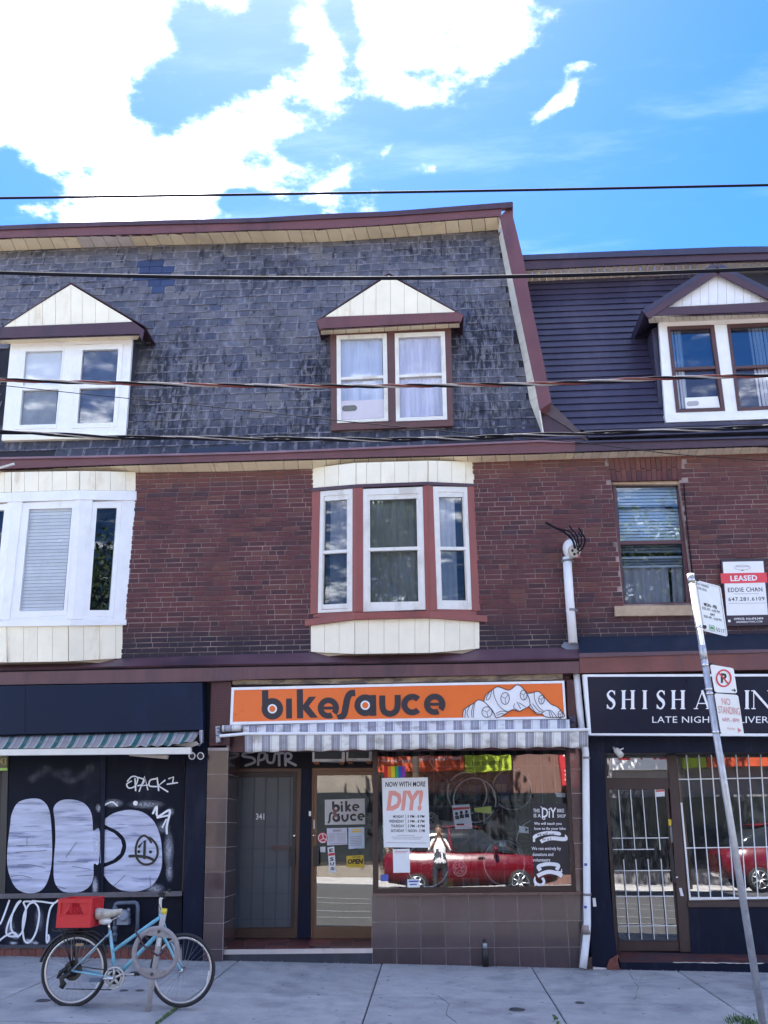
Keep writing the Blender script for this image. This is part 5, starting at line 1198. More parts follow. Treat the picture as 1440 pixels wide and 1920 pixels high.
def bar(par, q, u0, v0, u1, v1, w, pl, th=.01, m_=BARW, off=0, name='security_bar'):
    a, b = q(u0, v0), q(u1, v1)
    if abs(v1 - v0) > abs(u1 - u0): P = [(a[0] - w, a[1]), (a[0] + w, a[1]), (b[0] + w, b[1]), (b[0] - w, b[1])]
    else: P = [(a[0], a[1] - w), (b[0], b[1] - w), (b[0], b[1] + w), (a[0], a[1] + w)]
    slab(name, P, pl, th, m_, par, off=off)
for u in (.18, .39, .60, .825): bar(dC2, q, u, .0, u, .40, .8, DC, .008, off=.012); bar(dC2, q, u, .46, u, .99, .8, DC, .008, off=.012)
for v in (.32, .395, .535, .705, .90): bar(dC2, q, .01, v, .99 if v != .395 else .72, v, .8, DC, .006, off=.019)
slab('door_lock', [(1253, 1536), (1259, 1536), (1260.5, 1548), (1254, 1548)], DC, .02, INK_Y, dC2, off=.012)
slab('door_label', [(1256, 1549.5), (1262, 1549.5), (1266, 1580), (1259, 1580)], DC, .012, mat('label_grey', (.30, .30, .32), .6), dC2, off=.012)
slab('door_label', [(1273, 1665), (1278, 1665), (1282, 1680), (1276.5, 1680)], YP(.385), .006, PAPER, HC)
p = DC.hit(1268.5, 1645, .01); MB().lathe(p, (0, -1, 0), [(0, .016), (.02, .014), (.024, .007)], 12).build('lock', CHROME, dC2)
slab('handle', [(1254, 1594), (1261, 1594), (1268, 1655), (1261, 1655)], DC, .03, PLASTIC_BK, dC2, off=.03)
swC = frame('shop_window', [(1266, 1409), (1640, 1404), (1515, 1694), (1291, 1698)], [(1268, 1414), (1490, 1410), (1505, 1687), (1293, 1689)], YP(.41), .08, BRZ2, HC)
qc = quad((1268, 1414), (1490, 1410), (1505, 1687), (1293, 1689))
slab('window_pane', [(1268, 1414), (1490, 1410), (1505, 1687), (1293, 1689)], YP(.43), .006, glass('shop_glass_right', .13, (.5, .52, .55), wav=.03, wscale=.8), swC)
for i in range(10): u = .085 + i * .1045; bar(swC, qc, u, .0, u, .99, .95, YP(.420), .008, name='grille_bar')
for v in (.172, .64): bar(swC, qc, .0, v, .99, v, .95, YP(.4115), .008, name='grille_bar')
bar(swC, qc, .006, .33, .006, .995, 1.6, YP(.40), .02, name='white_edge'); bar(swC, qc, .0, .985, .99, .985, 2.2, YP(.402), .02, name='white_edge')
slab('window_sill', [(1289, 1691), (1640, 1691), (1640, 1700), (1291, 1701)], YP(.36), .1, BRZ2, HC)
slab('stall_panel', [(1291, 1700), (1640, 1699), (1640, 1796), (1296, 1788)], YP(.38), .08, NAVY, HC)
# step with chipped red floor
A0, A1 = YP(.40).hit(1156, 1784), YP(.40).hit(1640, 1794); B0, B1 = YP(-.03).hit(1163, 1805), YP(-.03).hit(1640, 1808)
MB().prism([A0, A1, B1, B0], (0, 0, -.2)).build('doorstep', mat('worn_red_step', (.115, .035, .030), .6, var=.3, dirt=(.03, .03, .045), dirt_amt=.8, dirt_scale=2.2, dirt_stretch=(1, 3, 1), dirt_lo=.42, dirt_hi=.58), HC)
slab('step_riser', [(1162, 1804.5), (1640, 1807.5), (1640, 1836), (1166, 1820)], YP(-.035), .05, NAVY, HC)
mb = MB(); P = []
for i in range(22):
    x = lerp(1262, 1432, i / 21); y = lerp(1804.2, 1806.5, i / 21); P.append((x, y))
g = Ink(YP(-.035), .004); g.stroke([(x, y + random.uniform(-.4, .6)) for x, y in P], [random.uniform(.6, 2.2) for _ in P], cap=False); g.build('chipped_edge', mat('chipped_plaster', (.62, .60, .58), .9), HC)
# broken pier feet
BRK = mat('broken_brick_foot', (.17, .06, .045), .9, var=.5, scale=20, bump=.6)
slab('broken_base', [(1138.5, 1812), (1143, 1800), (1150, 1796), (1158, 1790), (1160, 1793), (1158, 1800), (1163, 1819), (1139, 1818)], YP(-.085), .03, BRK, HC)
slab('broken_base', [(1100.5, 1802), (1105, 1796), (1110.5, 1795), (1109, 1803), (1112, 1817), (1099, 1817)], YP(-.085), .03, mat('broken_foot', (.085, .05, .04), .9, var=.5, scale=20), HC)
slab('plaster_patch', [(1112, 1813), (1138, 1815), (1138, 1818), (1112, 1817.5)], YP(-.06), .02, MATS['chipped_plaster'], HC)
slab('pier_tag', [(1111, 1684), (1116.5, 1683.5), (1118.5, 1699.5), (1112.5, 1700)], YP(-.056), .006, PAPER, HC)
# ------------------------------------------------------------------ sign boards
SP = YP(-.22)
so_ = [(434, 1289), (760, 1281.7), (1058, 1276.3), (1062, 1347.7), (700, 1353), (431, 1359)]
si_ = [(439, 1294), (760, 1286.5), (1054, 1281), (1058, 1343), (700, 1348), (436, 1353.5)]
o = SP.hit(746, 1318)
sgn = tag(slab('shop_sign', so_, SP, .09, WHITE), 'long orange shop sign with black lettering and a drawn bicycle chain above the striped awning', 'sign')
frame('sign_rim', so_, si_, SP, .02, WHITE, sgn, off=.012)
slab('sign_face', si_, SP, .01, ORANGE, sgn, off=.006)
k = Ink(SP, .0075)
# b
k.poly([(491, 1294.3), (503, 1294), (503.5, 1330), (491.5, 1331)]); k.disc(510.6, 1329, 20.3, n=36)
# i
k.new(); k.poly([(536.3, 1310), (547.3, 1309.6), (547.6, 1347), (536.6, 1347.4)])
# k
k.new(); k.poly([(556.3, 1292.6), (568, 1292.2), (568.6, 1346.6), (557, 1347)]); k.poly([(566, 1325), (579, 1306.5), (593, 1306), (573, 1331)]); k.poly([(567, 1329), (578, 1322.5), (596, 1345.4), (582, 1346)])
# e
def letter_e(cx, cy_, r):
    k.new(); k.ring(cx, cy_, r * .73, r * .54, a0=-2, a1=42, n=4); k.ring(cx, cy_, r * .73, r * .54, a0=62, a1=358, n=30); k.poly([(cx - r * .9, cy_ - r * .13), (cx + r, cy_ - r * .16), (cx + r, cy_ + r * .12), (cx - r * .9, cy_ + r * .16)])
letter_e(615.7, 1327.6, 20)
# long s
k.new(); k.stroke(spline([(666, 1299), (657, 1300.5), (651.5, 1309), (648, 1326), (644, 1341), (633, 1346.5)], 6), [12] * 31, cap=False)
# a
k.new(); k.disc(684.8, 1322.3, 20.3, n=36); k.poly([(693, 1303.5), (705, 1303), (705.6, 1342), (694, 1342.4)])
# u
k.new(); k.stroke(spline([(716.8, 1304), (717, 1324), (720.5, 1334), (731, 1338.5), (741.5, 1334), (745.6, 1323), (745.6, 1303)], 6), 11.2, cap=False)
# c
k.new(); k.ring(773, 1321, 14.7, 11, a0=42, a1=318, n=26)
letter_e(815, 1320.5, 20)
k.build('lettering', INK_NAVY, sgn)
k = Ink(SP, .0125, True); k.disc(510.6, 1329, 8.8, n=24); k.disc(684.8, 1322.3, 8.8, n=24); zc = lambda pts: [(850 + x / 6.2609, 1260 + y / 6.2609) for x, y in pts]
# chain: white links with black outlines
L1 = [(112, 535), (120, 450), (190, 395), (250, 360), (285, 330), (330, 335), (380, 365), (440, 430), (485, 500), (500, 535)]
L2 = [(360, 340), (385, 265), (450, 215), (510, 175), (560, 182), (640, 212), (690, 195), (740, 152), (790, 165), (850, 235), (890, 310), (900, 380), (885, 405), (800, 450), (765, 462), (705, 440), (640, 470), (600, 500), (540, 530), (500, 535), (480, 490), (440, 425), (385, 370)]
L3 = [(868, 250), (920, 245), (985, 228), (1030, 250), (1090, 320), (1150, 380), (1220, 410), (1275, 470), (1302, 525), (1095, 530), (1040, 490), (985, 495), (930, 450), (885, 405), (905, 370)]
for L_ in (L1, L2, L3): k.poly(zc(L_))
k.build('chain_drawing', INK_W, sgn)
k = Ink(SP, .0165, True); k.disc(510.6, 1329, 5.8, n=20); k.disc(684.8, 1322.3, 5.8, n=20); k.build('letter_dot', ORANGE, sgn)
k = Ink(SP, .0165, True)
for L_ in (L1, L3, L2): k.stroke(zc(spline(L_[:-1], 3)), 1.4, cap=False)
for c, rx, ry in (((395, 470), 60, 62), ((608, 310), 50, 70), ((825, 270), 40, 58), ((1035, 325), 33, 52), ((1255, 500), 25, 45)):
    px, py = zc([c])[0]; k.ring(px, py, rx / 6.26, 1.2, ry / 6.26)
    for a in (200, 320, 80): k.stroke([(px, py), (px + rx / 6.26 * math.cos(R(a)), py + ry / 6.26 * math.sin(R(a)))], .8, cap=False)
for a in ([(470, 210), (480, 280), (530, 390), (600, 450), (640, 465)], [(950, 240), (955, 320), (1000, 410), (1060, 460)], [(145, 440), (135, 535)], [(190, 400), (160, 480), (180, 535)], [(240, 365), (215, 460), (220, 535)], [(250, 365), (235, 480), (240, 535)], [(430, 225), (390, 300), (395, 335)], [(450, 215), (430, 300), (400, 330)], [(720, 370), (710, 420), (770, 455)], [(745, 350), (790, 430)], [(770, 360), (850, 410)], [(500, 490), (560, 460), (630, 465)], [(510, 510), (560, 490), (600, 495)], [(905, 380), (960, 470), (1010, 480)], [(930, 370), (1000, 455), (1050, 470)], [(1120, 450), (1140, 530)], [(1135, 450), (1170, 530)], [(1150, 450), (1215, 530)], [(1040, 485), (1090, 450), (1140, 450)]):
    k.stroke(zc(spline(a, 4)), 1.15, cap=False)
k.build('chain_outline', INK_NAVY, sgn)

SPA = YP(-.26)
ba = tag(slab('sign_board', [(-80, 1287), (0, 1286), (379, 1280), (380.5, 1368), (0, 1377.5), (-80, 1379)], SPA, .16, mat('blank_navy_board', (.005, .012, .036), .42, spec=.2, var=.12, scale=1.2, dirt=(.010, .022, .062), dirt_amt=.5, dirt_scale=1.5, dirt_stretch=(1, 1, .5))), 'blank dark navy sign board over the graffitied black shopfront', 'sign board')
slab('board_seam', [(46.5, 1286), (47.6, 1286), (47.1, 1375.5), (46, 1375.5)], SPA, .004, BLACK, ba, off=.003)

cs_o = [(1093, 1264.5), (1500, 1263.4), (1500, 1380.5), (1104, 1378.6)]; cs_i = [(1101, 1269), (1494, 1268), (1494, 1375.5), (1108.5, 1375)]
csn = tag(slab('shop_sign', cs_o, SP, .09, WHITE), 'navy shop sign with white serif capitals and a white rim behind the leaning pole', 'sign')
frame('sign_rim', cs_o, cs_i, SP, .02, WHITE, csn, off=.012); slab('sign_face', cs_i, SP, .01, SIGN_NAVY, csn, off=.006)
k = Ink(SP, .0075)
def serif(cx, y, w=9): k.poly([(cx - w / 2, y - .9), (cx + w / 2, y - .9), (cx + w / 2, y + .9), (cx - w / 2, y + .9)])
T, B = 1295.2, 1328.6
def L_H(x0, x1):
    k.new()
    for x in (x0 + 4.2, x1 - 4.2): k.poly([(x - 2.9, T), (x + 2.9, T), (x + 2.9, B), (x - 2.9, B)]); serif(x, T); serif(x, B)
    k.poly([(x0 + 4, 1310.6), (x1 - 4, 1310.6), (x1 - 4, 1312.4), (x0 + 4, 1312.4)])
def L_I(cx): k.new(); k.poly([(cx - 2.9, T), (cx + 2.9, T), (cx + 2.9, B), (cx - 2.9, B)]); serif(cx, T); serif(cx, B)
def L_S(x0, x1):
    k.new()
    m_ = (x0 + x1) / 2; w = x1 - x0
    pts = spline([(x1 - 1.5, T + 5.5), (m_ + w * .22, T + .9), (m_ - w * .1, T + .7), (x0 + 2.2, T + 7), (m_ - w * .12, T + 14.3), (m_ + w * .22, T + 19), (x1 - 2.4, T + 26), (m_ + w * .1, B - .6), (m_ - w * .2, B - .8), (x0 + 1, B - 6)], 5)
    n = len(pts); k.stroke(pts, [2.3 + 4.0 * math.exp(-((i / n - .5) / .17) ** 2) + .3 for i in range(n)], cap=False)
    k.poly([(x1 - 2.6, T), (x1 - 1, T), (x1 - .8, T + 8), (x1 - 2, T + 8)]); k.poly([(x0 + .4, B - 8), (x0 + 1.6, B - 8), (x0 + 2, B), (x0 + .4, B)])
def L_A(x0, x1):
    k.new()
    c = (x0 + x1) / 2; k.stroke([(x0 + 4, B), (c, T)], 1.8, cap=False); k.stroke([(c - .6, T - 1), (x1 - 4.4, B)], 4.2, cap=False); serif(x0 + 4, B, 8); serif(x1 - 4.4, B, 10); k.poly([(x0 + 8, 1318), (x1 - 9, 1318), (x1 - 8.4, 1319.8), (x0 + 7.4, 1319.8)])
def L_N(x0, x1):
    k.new()
    k.poly([(x0 + 3.4, T), (x0 + 5.2, T), (x0 + 5.2, B), (x0 + 3.4, B)]); k.poly([(x1 - 5.2, T), (x1 - 3.4, T), (x1 - 3.4, B), (x1 - 5.2, B)]); k.stroke([(x0 + 4, T), (x1 - 4.4, B)], 4.4, cap=False); serif(x0 + 4, B, 8); serif(x0 + 3, T, 7); serif(x1 - 4.4, T, 8)
L_S(1137.5, 1154); L_H(1165, 1190.5); L_I(1209); L_S(1231, 1247); L_H(1258.5, 1284.5); L_A(1301, 1333); L_I(1400.7); L_N(1409, 1447)
k.new(); k.text('LATE NIGHT', (1223, 1343.2, 1344, 1355.2), font_space=1.05); k.new(); k.text('DELIVERY', (1358, 1343.4, 1455, 1355.6))
k.build('lettering', INK_W, csn)

# ------------------------------------------------------------------ awnings
def stripe_mat(name, period, stops, dirt_amt=.35, phase=0.0):
    m_ = bpy.data.materials.new(name); m_.use_nodes = True; t = m_.node_tree; b = t.nodes['Principled BSDF']; N, L = t.nodes.new, t.links.new
    a = N('ShaderNodeAttribute'); a.attribute_name = 'u'; d = N('ShaderNodeMath'); d.operation = 'MULTIPLY_ADD'; L(a.outputs['Fac'], d.inputs[0]); d.inputs[1].default_value = 1 / period; d.inputs[2].default_value = phase
    f = N('ShaderNodeMath'); f.operation = 'FRACT'; L(d.outputs[0], f.inputs[0])
    cr = N('ShaderNodeValToRGB'); cr.color_ramp.interpolation = 'CONSTANT'
    while len(cr.color_ramp.elements) < len(stops): cr.color_ramp.elements.new(.5)
    for e, (p, c) in zip(cr.color_ramp.elements, stops): e.position = p; e.color = (*c, 1)
    L(f.outputs[0], cr.inputs[0]); g = N('ShaderNodeNewGeometry'); n = N('ShaderNodeTexNoise'); n.inputs['Scale'].default_value = 7; n.inputs['Detail'].default_value = 7; L(g.outputs['Position'], n.inputs['Vector'])
    mr = N('ShaderNodeMapRange'); mr.interpolation_type = 'SMOOTHSTEP'; L(n.outputs['Fac'], mr.inputs[0]); mr.inputs[1].default_value = .45; mr.inputs[2].default_value = .72; mr.inputs[4].default_value = dirt_amt
    mx_ = N('ShaderNodeMix'); mx_.data_type = 'RGBA'; L(mr.outputs[0], mx_.inputs[0]); L(cr.outputs[0], mx_.inputs[6]); mx_.inputs[7].default_value = (.22, .19, .165, 1); L(mx_.outputs[2], b.inputs['Base Color']); b.inputs['Roughness'].default_value = .85; MATS[name] = m_; return m_
def cloth(name, rows, m_, parent, thick=.004):
    """a cloth from rows of 3D points; u runs along it in metres"""
    mb = MB(); us_ = []; n = len(rows[0]); mb.smooth = True
    for r_ in rows:
        mb.add(r_); us_ += [p.x for p in rows[0]]
    for j in range(len(rows) - 1):
        for i in range(n - 1): a = j * n + i; mb.face((a, a + 1, a + n + 1, a + n))
    ob = mb.build(name, m_, parent, fix=False); at_ = ob.data.attributes.new('u', 'FLOAT', 'POINT'); at_.data.foreach_set('value', us_)
    s = ob.modifiers.new('thickness', 'SOLIDIFY'); s.thickness = thick; return ob
PU, LI, DK, GY = (.15, .10, .17), (.82, .80, .75), (.030, .028, .065), (.40, .39, .44)
L0, L1, G1, G2, D0_ = (.76, .74, .69), (.64, .63, .65), (.30, .30, .34), (.40, .39, .43), (.05, .045, .08)
ST1 = stripe_mat('blue_stripe_cloth', .213, [(0, L0), (.33, D0_), (.345, G1), (.47, D0_), (.485, L1), (.52, D0_), (.535, G2), (.60, PU), (.625, L1), (.66, D0_), (.675, G1), (.79, D0_), (.805, L0), (.87, G2), (.90, L0)], .65)
o = at(760, 1375, -.45); aw = thing('awning', o, 'blue and white striped awning with hanging valance under the orange sign', 'awning')
FB = YP(-.50); n = 200
bt = [(412, 1380), (459, 1376), (700, 1374.5), (1104, 1368)]
xs = [lerp(459, 1102.5, i / n) for i in range(n + 1)]
vt = [(459, 1378), (700, 1377), (1104, 1371)]; vb = [(460, 1410), (700, 1406), (1102, 1400.5)]
def wav(i, k): return .010 * math.sin(i * .55 + k * .3) + .006 * math.sin(i * .21)
rows = []
for j in range(5):
    t = j / 4; rows.append([FB.hit(x, lerp(ipl(vt, x), ipl(vb, x) + 1.0 * math.sin(i * .47) + .6 * math.sin(i * .17), t), .0 + wav(i, j) * t) for i, x in enumerate(xs)])
cloth('valance', rows, ST1, aw)
RB = YP(-.24); ut = [(456, 1361), (700, 1353.5), (1066, 1349.5)]; ub = [(454, 1377), (700, 1374), (1072, 1368.5)]
xs2 = [lerp(456, 1068, i / 120) for i in range(121)]
cloth('awning_cloth', [[lerp(RB.hit(x, ipl(ut, x)), FB.hit(x * 1.0, ipl(ub, x)), t) + Vector((0, 0, -.03 * math.sin(math.pi * t))) for x in xs2] for t in (0, .33, .66, 1)], ST1, aw)
bp = [FB.hit(x, ipl(bt, x), .004) for x in (412, 459, 700, 900, 1104)]
MB().tube(bp, .019, 10).build('front_bar', WHITE, aw)
rp = [RB.hit(417, 1366, .0), RB.hit(458, 1365, .0)]; ob = MB().tube(rp, .04, 12).build('roller', ST1, aw); at_ = ob.data.attributes.new('u', 'FLOAT', 'POINT'); at_.data.foreach_set('value', [v.co.x for v in ob.data.vertices])
mb = MB(); A = YP(-.20)
mb.prism([A.hit(*p) for p in ((404, 1362), (412, 1361), (413, 1392), (405, 1392))], (0, .08, 0)); mb.tube([A.hit(409, 1366, .03), A.hit(409, 1372, .08)], .018, 8); mb.tube([A.hit(405, 1378, .02), A.hit(416, 1377, .02)], .016, 8); mb.tube([A.hit(409, 1391, .02), A.hit(414, 1389, .03)], .014, 8)
mb.build('bracket', mat('worn_metal', (.36, .36, .42), .4, metal=.6, var=.35, scale=25), aw)
mb = MB(); mb.prism([A.hit(*p) for p in ((1067, 1343), (1078, 1341), (1081, 1362), (1070, 1364))], (0, .06, 0)); mb.tube([A.hit(1072, 1352, .05), A.hit(1079, 1351, .05)], .02, 8); mb.build('bracket', mat('dark_bracket', (.05, .05, .08), .4, metal=.5), aw)
# left awning, green stripes
GR, TA = (.012, .105, .095), (.30, .27, .26)
ST2 = stripe_mat('green_stripe_cloth', .205, [(0, GR), (.30, TA), (.42, (.42, .40, .40)), (.50, (.24, .22, .23)), (.62, TA), (.9, (.40, .39, .40))], .5)
aw2 = thing('awning', at(180, 1390, -.4), 'green and grey striped awning rolled in over the graffitied front', 'awning')
R2, F2 = YP(-.22), YP(-.55); ut = [(-80, 1383.5), (0, 1381.5), (376, 1371.5)]; ub = [(-80, 1406), (0, 1404), (233, 1401.5), (330, 1398), (372, 1391)]
xs2 = [lerp(-80, 374, i / 90) for i in range(91)]
cloth('awning_cloth', [[lerp(R2.hit(x, ipl(ut, x)), F2.hit(x - 14, ipl(ub, x)), t) + Vector((0, 0, -.02 * math.sin(math.pi * t) + (.012 * math.sin(x * .3) * t if x > 250 else 0))) for x in xs2] for t in (0, .33, .66, 1)], ST2, aw2)
slab('front_bar', [(-80, 1406.5), (0, 1405), (357, 1401.3), (358, 1413.5), (0, 1416.3), (-80, 1418)], YP(-.56), .07, mat('cream_bar', (.72, .70, .64), .45, var=.06), aw2)
slab('folding_arm', [(242, 1414), (315, 1416), (313, 1423), (242, 1417)], YP(-.45), .05, mat('arm_grey', (.50, .46, .42), .5, var=.15), aw2)
mb = MB(); A = YP(-.27); mb.prism([A.hit(*p) for p in ((374, 1369), (380, 1369), (380, 1392), (374, 1390))], (0, .06, 0)); mb.tube([A.hit(372, 1398, .05), A.hit(378, 1392, .05), A.hit(378, 1372, .05)], .014, 8); mb.build('bracket', MATS['worn_metal'], aw2)
slab('lower_arm', [(325, 1397), (368, 1390), (372, 1396), (357, 1401)], YP(-.40), .05, MATS['arm_grey'], aw2)
for i, x in enumerate((363, 379)):
    l = tag(MB().lathe(YP(-.20).hit(x, 1416), (-.15, -1, -.25), [(-.09, .028), (-.02, .030), (0, .042), (.05, .048), (.052, .034), (.04, .030)], 16).build('floodlight', [PLASTIC_BK], origin=YP(-.20).hit(x, 1416)), ('round black lamp just under the end of the cream awning bar', 'round black lamp on the navy pier next to the tiled pillar')[i], 'lamp', 'round lamps beside the left awning')
    c = YP(-.20).hit(x, 1416); d = Vector((-.15, -1, -.25)).normalized()
    MB().torus(c + d * .052, d.cross(Vector((0, 0, 1))).normalized(), d.cross(d.cross(Vector((0, 0, 1)))).normalized(), .040, .007, 20, 6).build('lamp_rim', WHITE, l)

# ------------------------------------------------------------------ pipes on the wall
def pipe(name, pts, r, m_, label, cat, seg=12):
    P = [YP(y).hit(a, b) for a, b, y in pts]; o = thing(name, P[-1], label, cat); MB().tube(P, r, seg).build('pipe', m_, o); return o
dp = pipe('downpipe', [(1081, 1264, -.10), (1084, 1300, -.10), (1090, 1364, -.12), (1095, 1390, -.13), (1098, 1412, -.13), (1099, 1500, -.13), (1101, 1735, -.13), (1100, 1752, -.13), (1096, 1790, -.14), (1093, 1815, -.15)], .043, PIPE_W, 'white painted downpipe between the tiled shop and the navy pier', 'downpipe')
for x, y in ((1099, 1421), (1101, 1677)):
    c = YP(-.13).hit(x, y); MB().lathe(c - Vector((0, 0, .012)), (0, 0, 1), [(0, .048), (.024, .048)], 14).build('bracket', mat('dull_bracket', (.22, .22, .25), .5, metal=.4), dp)
c = YP(-.135).hit(1099, 1743); MB().lathe(c - Vector((0, 0, .05)), (0, 0, 1), [(0, .0455), (.10, .0455)], 14).build('tape_band', mat('brown_tape', (.30, .24, .22), .7), dp)
k_ = [(1098.5, 1621), (1098, 1701), (1096.5, 1727), (1098, 1762)]
for x, y in k_[:2]:
    c = YP(-.176).hit(x, y); MB().prism([c + Vector((-.016, 0, -.014)), c + Vector((.014, 0, -.014)), c + Vector((.014, 0, .014)), c + Vector((-.016, 0, .014))], (0, .02, 0)).build('paint_mark', INK_B, dp)
wh = pipe('service_mast', [(1063, 1045, -.09), (1067, 1110, -.09), (1074.5, 1206, -.09)], .058, PIPE_W, 'white electrical mast with black wires bursting from its hooded head on brick wall', 'mast')
c = YP(-.10).hit(1070, 1029); MB().sphere(c, .115, 14, 10, (.92, 1.1, 1.15)).build('hood', WHITE, wh)
c2_ = YP(-.20).hit(1078, 1033); MB().lathe(c2_, (.45, -1, -.25), [(-.03, .088), (0, .088), (.012, .078)], 14).build('hood_face', mat('hood_beige', (.55, .50, .45), .6, var=.2), wh)
c3 = Vector((.45, -1, -.25)).normalized()
s1_ = c3.cross(Vector((0, 0, 1))).normalized(); s2_ = c3.cross(s1_)
for a in range(5): MB().lathe(c2_ + c3 * .013 + (s1_ * math.cos(a * 1.256) + s2_ * math.sin(a * 1.256)) * .047, c3, [(0, .020), (.006, .018)], 8).build('wire_hole', BLACK, wh)
for y in (1052, 1144.5):
    a, b = YP(-.06).hit(1063.5 - 11 + (y - 1052) * .085, y), YP(-.06).hit(1063.5 + 12 + (y - 1052) * .085, y); MB().prism([a + Vector((0, 0, -.018)), b + Vector((0, 0, -.018)), b + Vector((0, 0, .018)), a + Vector((0, 0, .018))], (0, .04, 0)).build('bracket', MATS['dull_bracket'], wh)
    c = YP(-.09).hit(1063.5 + (y - 1052) * .085, y); MB().lathe(c - Vector((0, 0, .015)), (0, 0, 1), [(0, .064), (.03, .064)], 14).build('clamp', MATS['dull_bracket'], wh)
for pts, r in ((([1078, 1028, -.22], [1073, 1012, -.30], [1055, 996, -.36], [1040, 989, -.40], [1023, 979.5, -.46]), .014), (([1083, 1026, -.22], [1076, 1006, -.32], [1066, 996, -.34], [1050, 993, -.38]), .010), (([1086, 1027, -.22], [1082, 1005, -.32], [1074, 995, -.34], [1067, 985, -.36]), .010), (([1085, 1034, -.22], [1092, 1028, -.3], [1097, 1012, -.34], [1091, 1000, -.36], [1085, 989, -.38]), .011), (([1084, 1030, -.22], [1090, 1018, -.32], [1089, 1004, -.36], [1083, 998, -.38]), .009)):
    MB().tube([YP(q[2]).hit(q[0], q[1]) for q in spline(pts, 5)], r, 7).build('wire', CABLE, wh)
for i in range(4):
    MB().tube([YP(q[2]).hit(q[0], q[1]) for q in spline([[1082, 1036, -.22], [1084 + i * 2, 1043 + i, -.26], [1080 + i * 3, 1047 - i, -.28]], 4)], .003, 5).build('thin_wire', mat('copper_wire', (.45, .14, .10), .5), wh)
# thin cable beside the right hand window
MB().tube([YP(y).hit(a, b) for a, b, y in ((1282, 906, -.03), (1285, 950, -.03), (1290, 1000, -.03), (1295, 1045, -.03), (1299, 1085, -.03))], .008, 6).build('cable', CABLE, HC)

# gas meter by the left front
gm = thing('gas_meter', at(236, 1757, -.15), 'grey gas meter and bent pipes on the black front behind the bicycle', 'gas meter')
GMM = mat('gas_pipe_grey', (.10, .12, .16), .5, var=.25, scale=12); Yg = -.16
MB().tube([YP(Yg).hit(a, b) for a, b in ((215.8, 1765), (215.5, 1700), (217, 1695), (221, 1693.5), (252, 1692), (257, 1694), (258.5, 1700), (257, 1752))], .022, 10).build('pipe', GMM, gm)
c = YP(Yg).hit(234, 1716)
MB().lathe(c + Vector((0, .05, 0)), (0, -1, 0), [(0, .062), (.10, .066), (.13, .060), (.135, .045)], 8).build('meter_body', mat('meter_grey', (.21, .24, .30), .45, var=.2), gm)
MB().box(c.x - .075, c.x + .06, Yg - .05, Yg + .05, c.z - .10, c.z - .03).build('meter_base', MATS['meter_grey'], gm)
MB().tube([YP(Yg).hit(215.5, 1712), YP(Yg).hit(228, 1712)], .018, 8).build('elbow', GMM, gm)
for y in (1704, 1740, 1752): cc = YP(Yg).hit(215.7, y); MB().lathe(cc - Vector((0, 0, .02)), (0, 0, 1), [(0, .030), (.04, .030)], 8).build('pipe_collar', GMM, gm)
MB().sphere(YP(Yg).hit(241, 1706), .022, 8, 6).build('valve', MATS['meter_grey'], gm)
# black stub with a sticker on the tiles
c = YP(-.09).hit(911, 1812); st = thing('pipe_stub', c, 'short black capped pipe standing against the brown tiles', 'pipe')
MB().lathe(c, (0, 0, 1), [(0, .036), (.17, .036), (.18, .026), (.26, .024), (.275, .016)], 14).build('stub', PLASTIC_BK, st); MB().lathe(c + Vector((0, 0, .19)), (0, 0, 1), [(0, .0262), (.055, .0255)], 14).build('sticker', mat('grey_sticker', (.30, .34, .36), .6), st)
# camera on the right shop
c = YP(-.06).hit(1158, 1410); sc = thing('security_camera', c, 'small white security camera under the navy beam', 'camera')
p0, p1 = YP(.02).hit(1149, 1400), YP(-.05).hit(1152, 1404); MB().tube([p0, p1, YP(-.08).hit(1156, 1408)], .015, 8).build('mount', WHITE, sc)
d = Vector((.35, -.55, -.6)).normalized(); b = YP(-.08).hit(1154, 1405); MB().lathe(b, d, [(0, .025), (.02, .040), (.12, .040), (.125, .032)], 12).build('housing', mat('camera_beige', (.62, .58, .52), .5), sc); MB().tube([YP(-.1).hit(1160, 1407), YP(-.1).hit(1169, 1403)], .008, 6).build('antenna', WHITE, sc)
# two air conditioners over the shop door
for i, (x0, x1, y1) in enumerate(((585.5, 646.5, 1428), (649, 697.5, 1426.5))):
    PA = YP(.42); a = tag(slab('air_conditioner', [(x0, 1390), (x1, 1389), (x1, y1), (x0, y1)], PA, .2, OLDWHITE), ('white framed air conditioner above the shop door, nearer the dark post', 'white framed air conditioner above the shop door, nearer the display window')[i], 'air conditioner', 'air conditioners above the shop door')
    slab('grille', [(x0 + 5, 1392), (x1 - 5, 1391), (x1 - 6, y1 - 5), (x0 + 4, y1 - 5)], PA, .01, mat('ac_grille', (.045, .05, .055), .5, var=.3, scale=20), a, off=.004)
    for xa in (x0 + 2, x1 - 11): slab('wood_block', [(xa, y1 + .3), (xa + 10, y1 + .3), (xa + 9, y1 + 5), (xa + 1, y1 + 5)], PA, .18, mat('wood_block', (.30, .12, .06), .8), a)
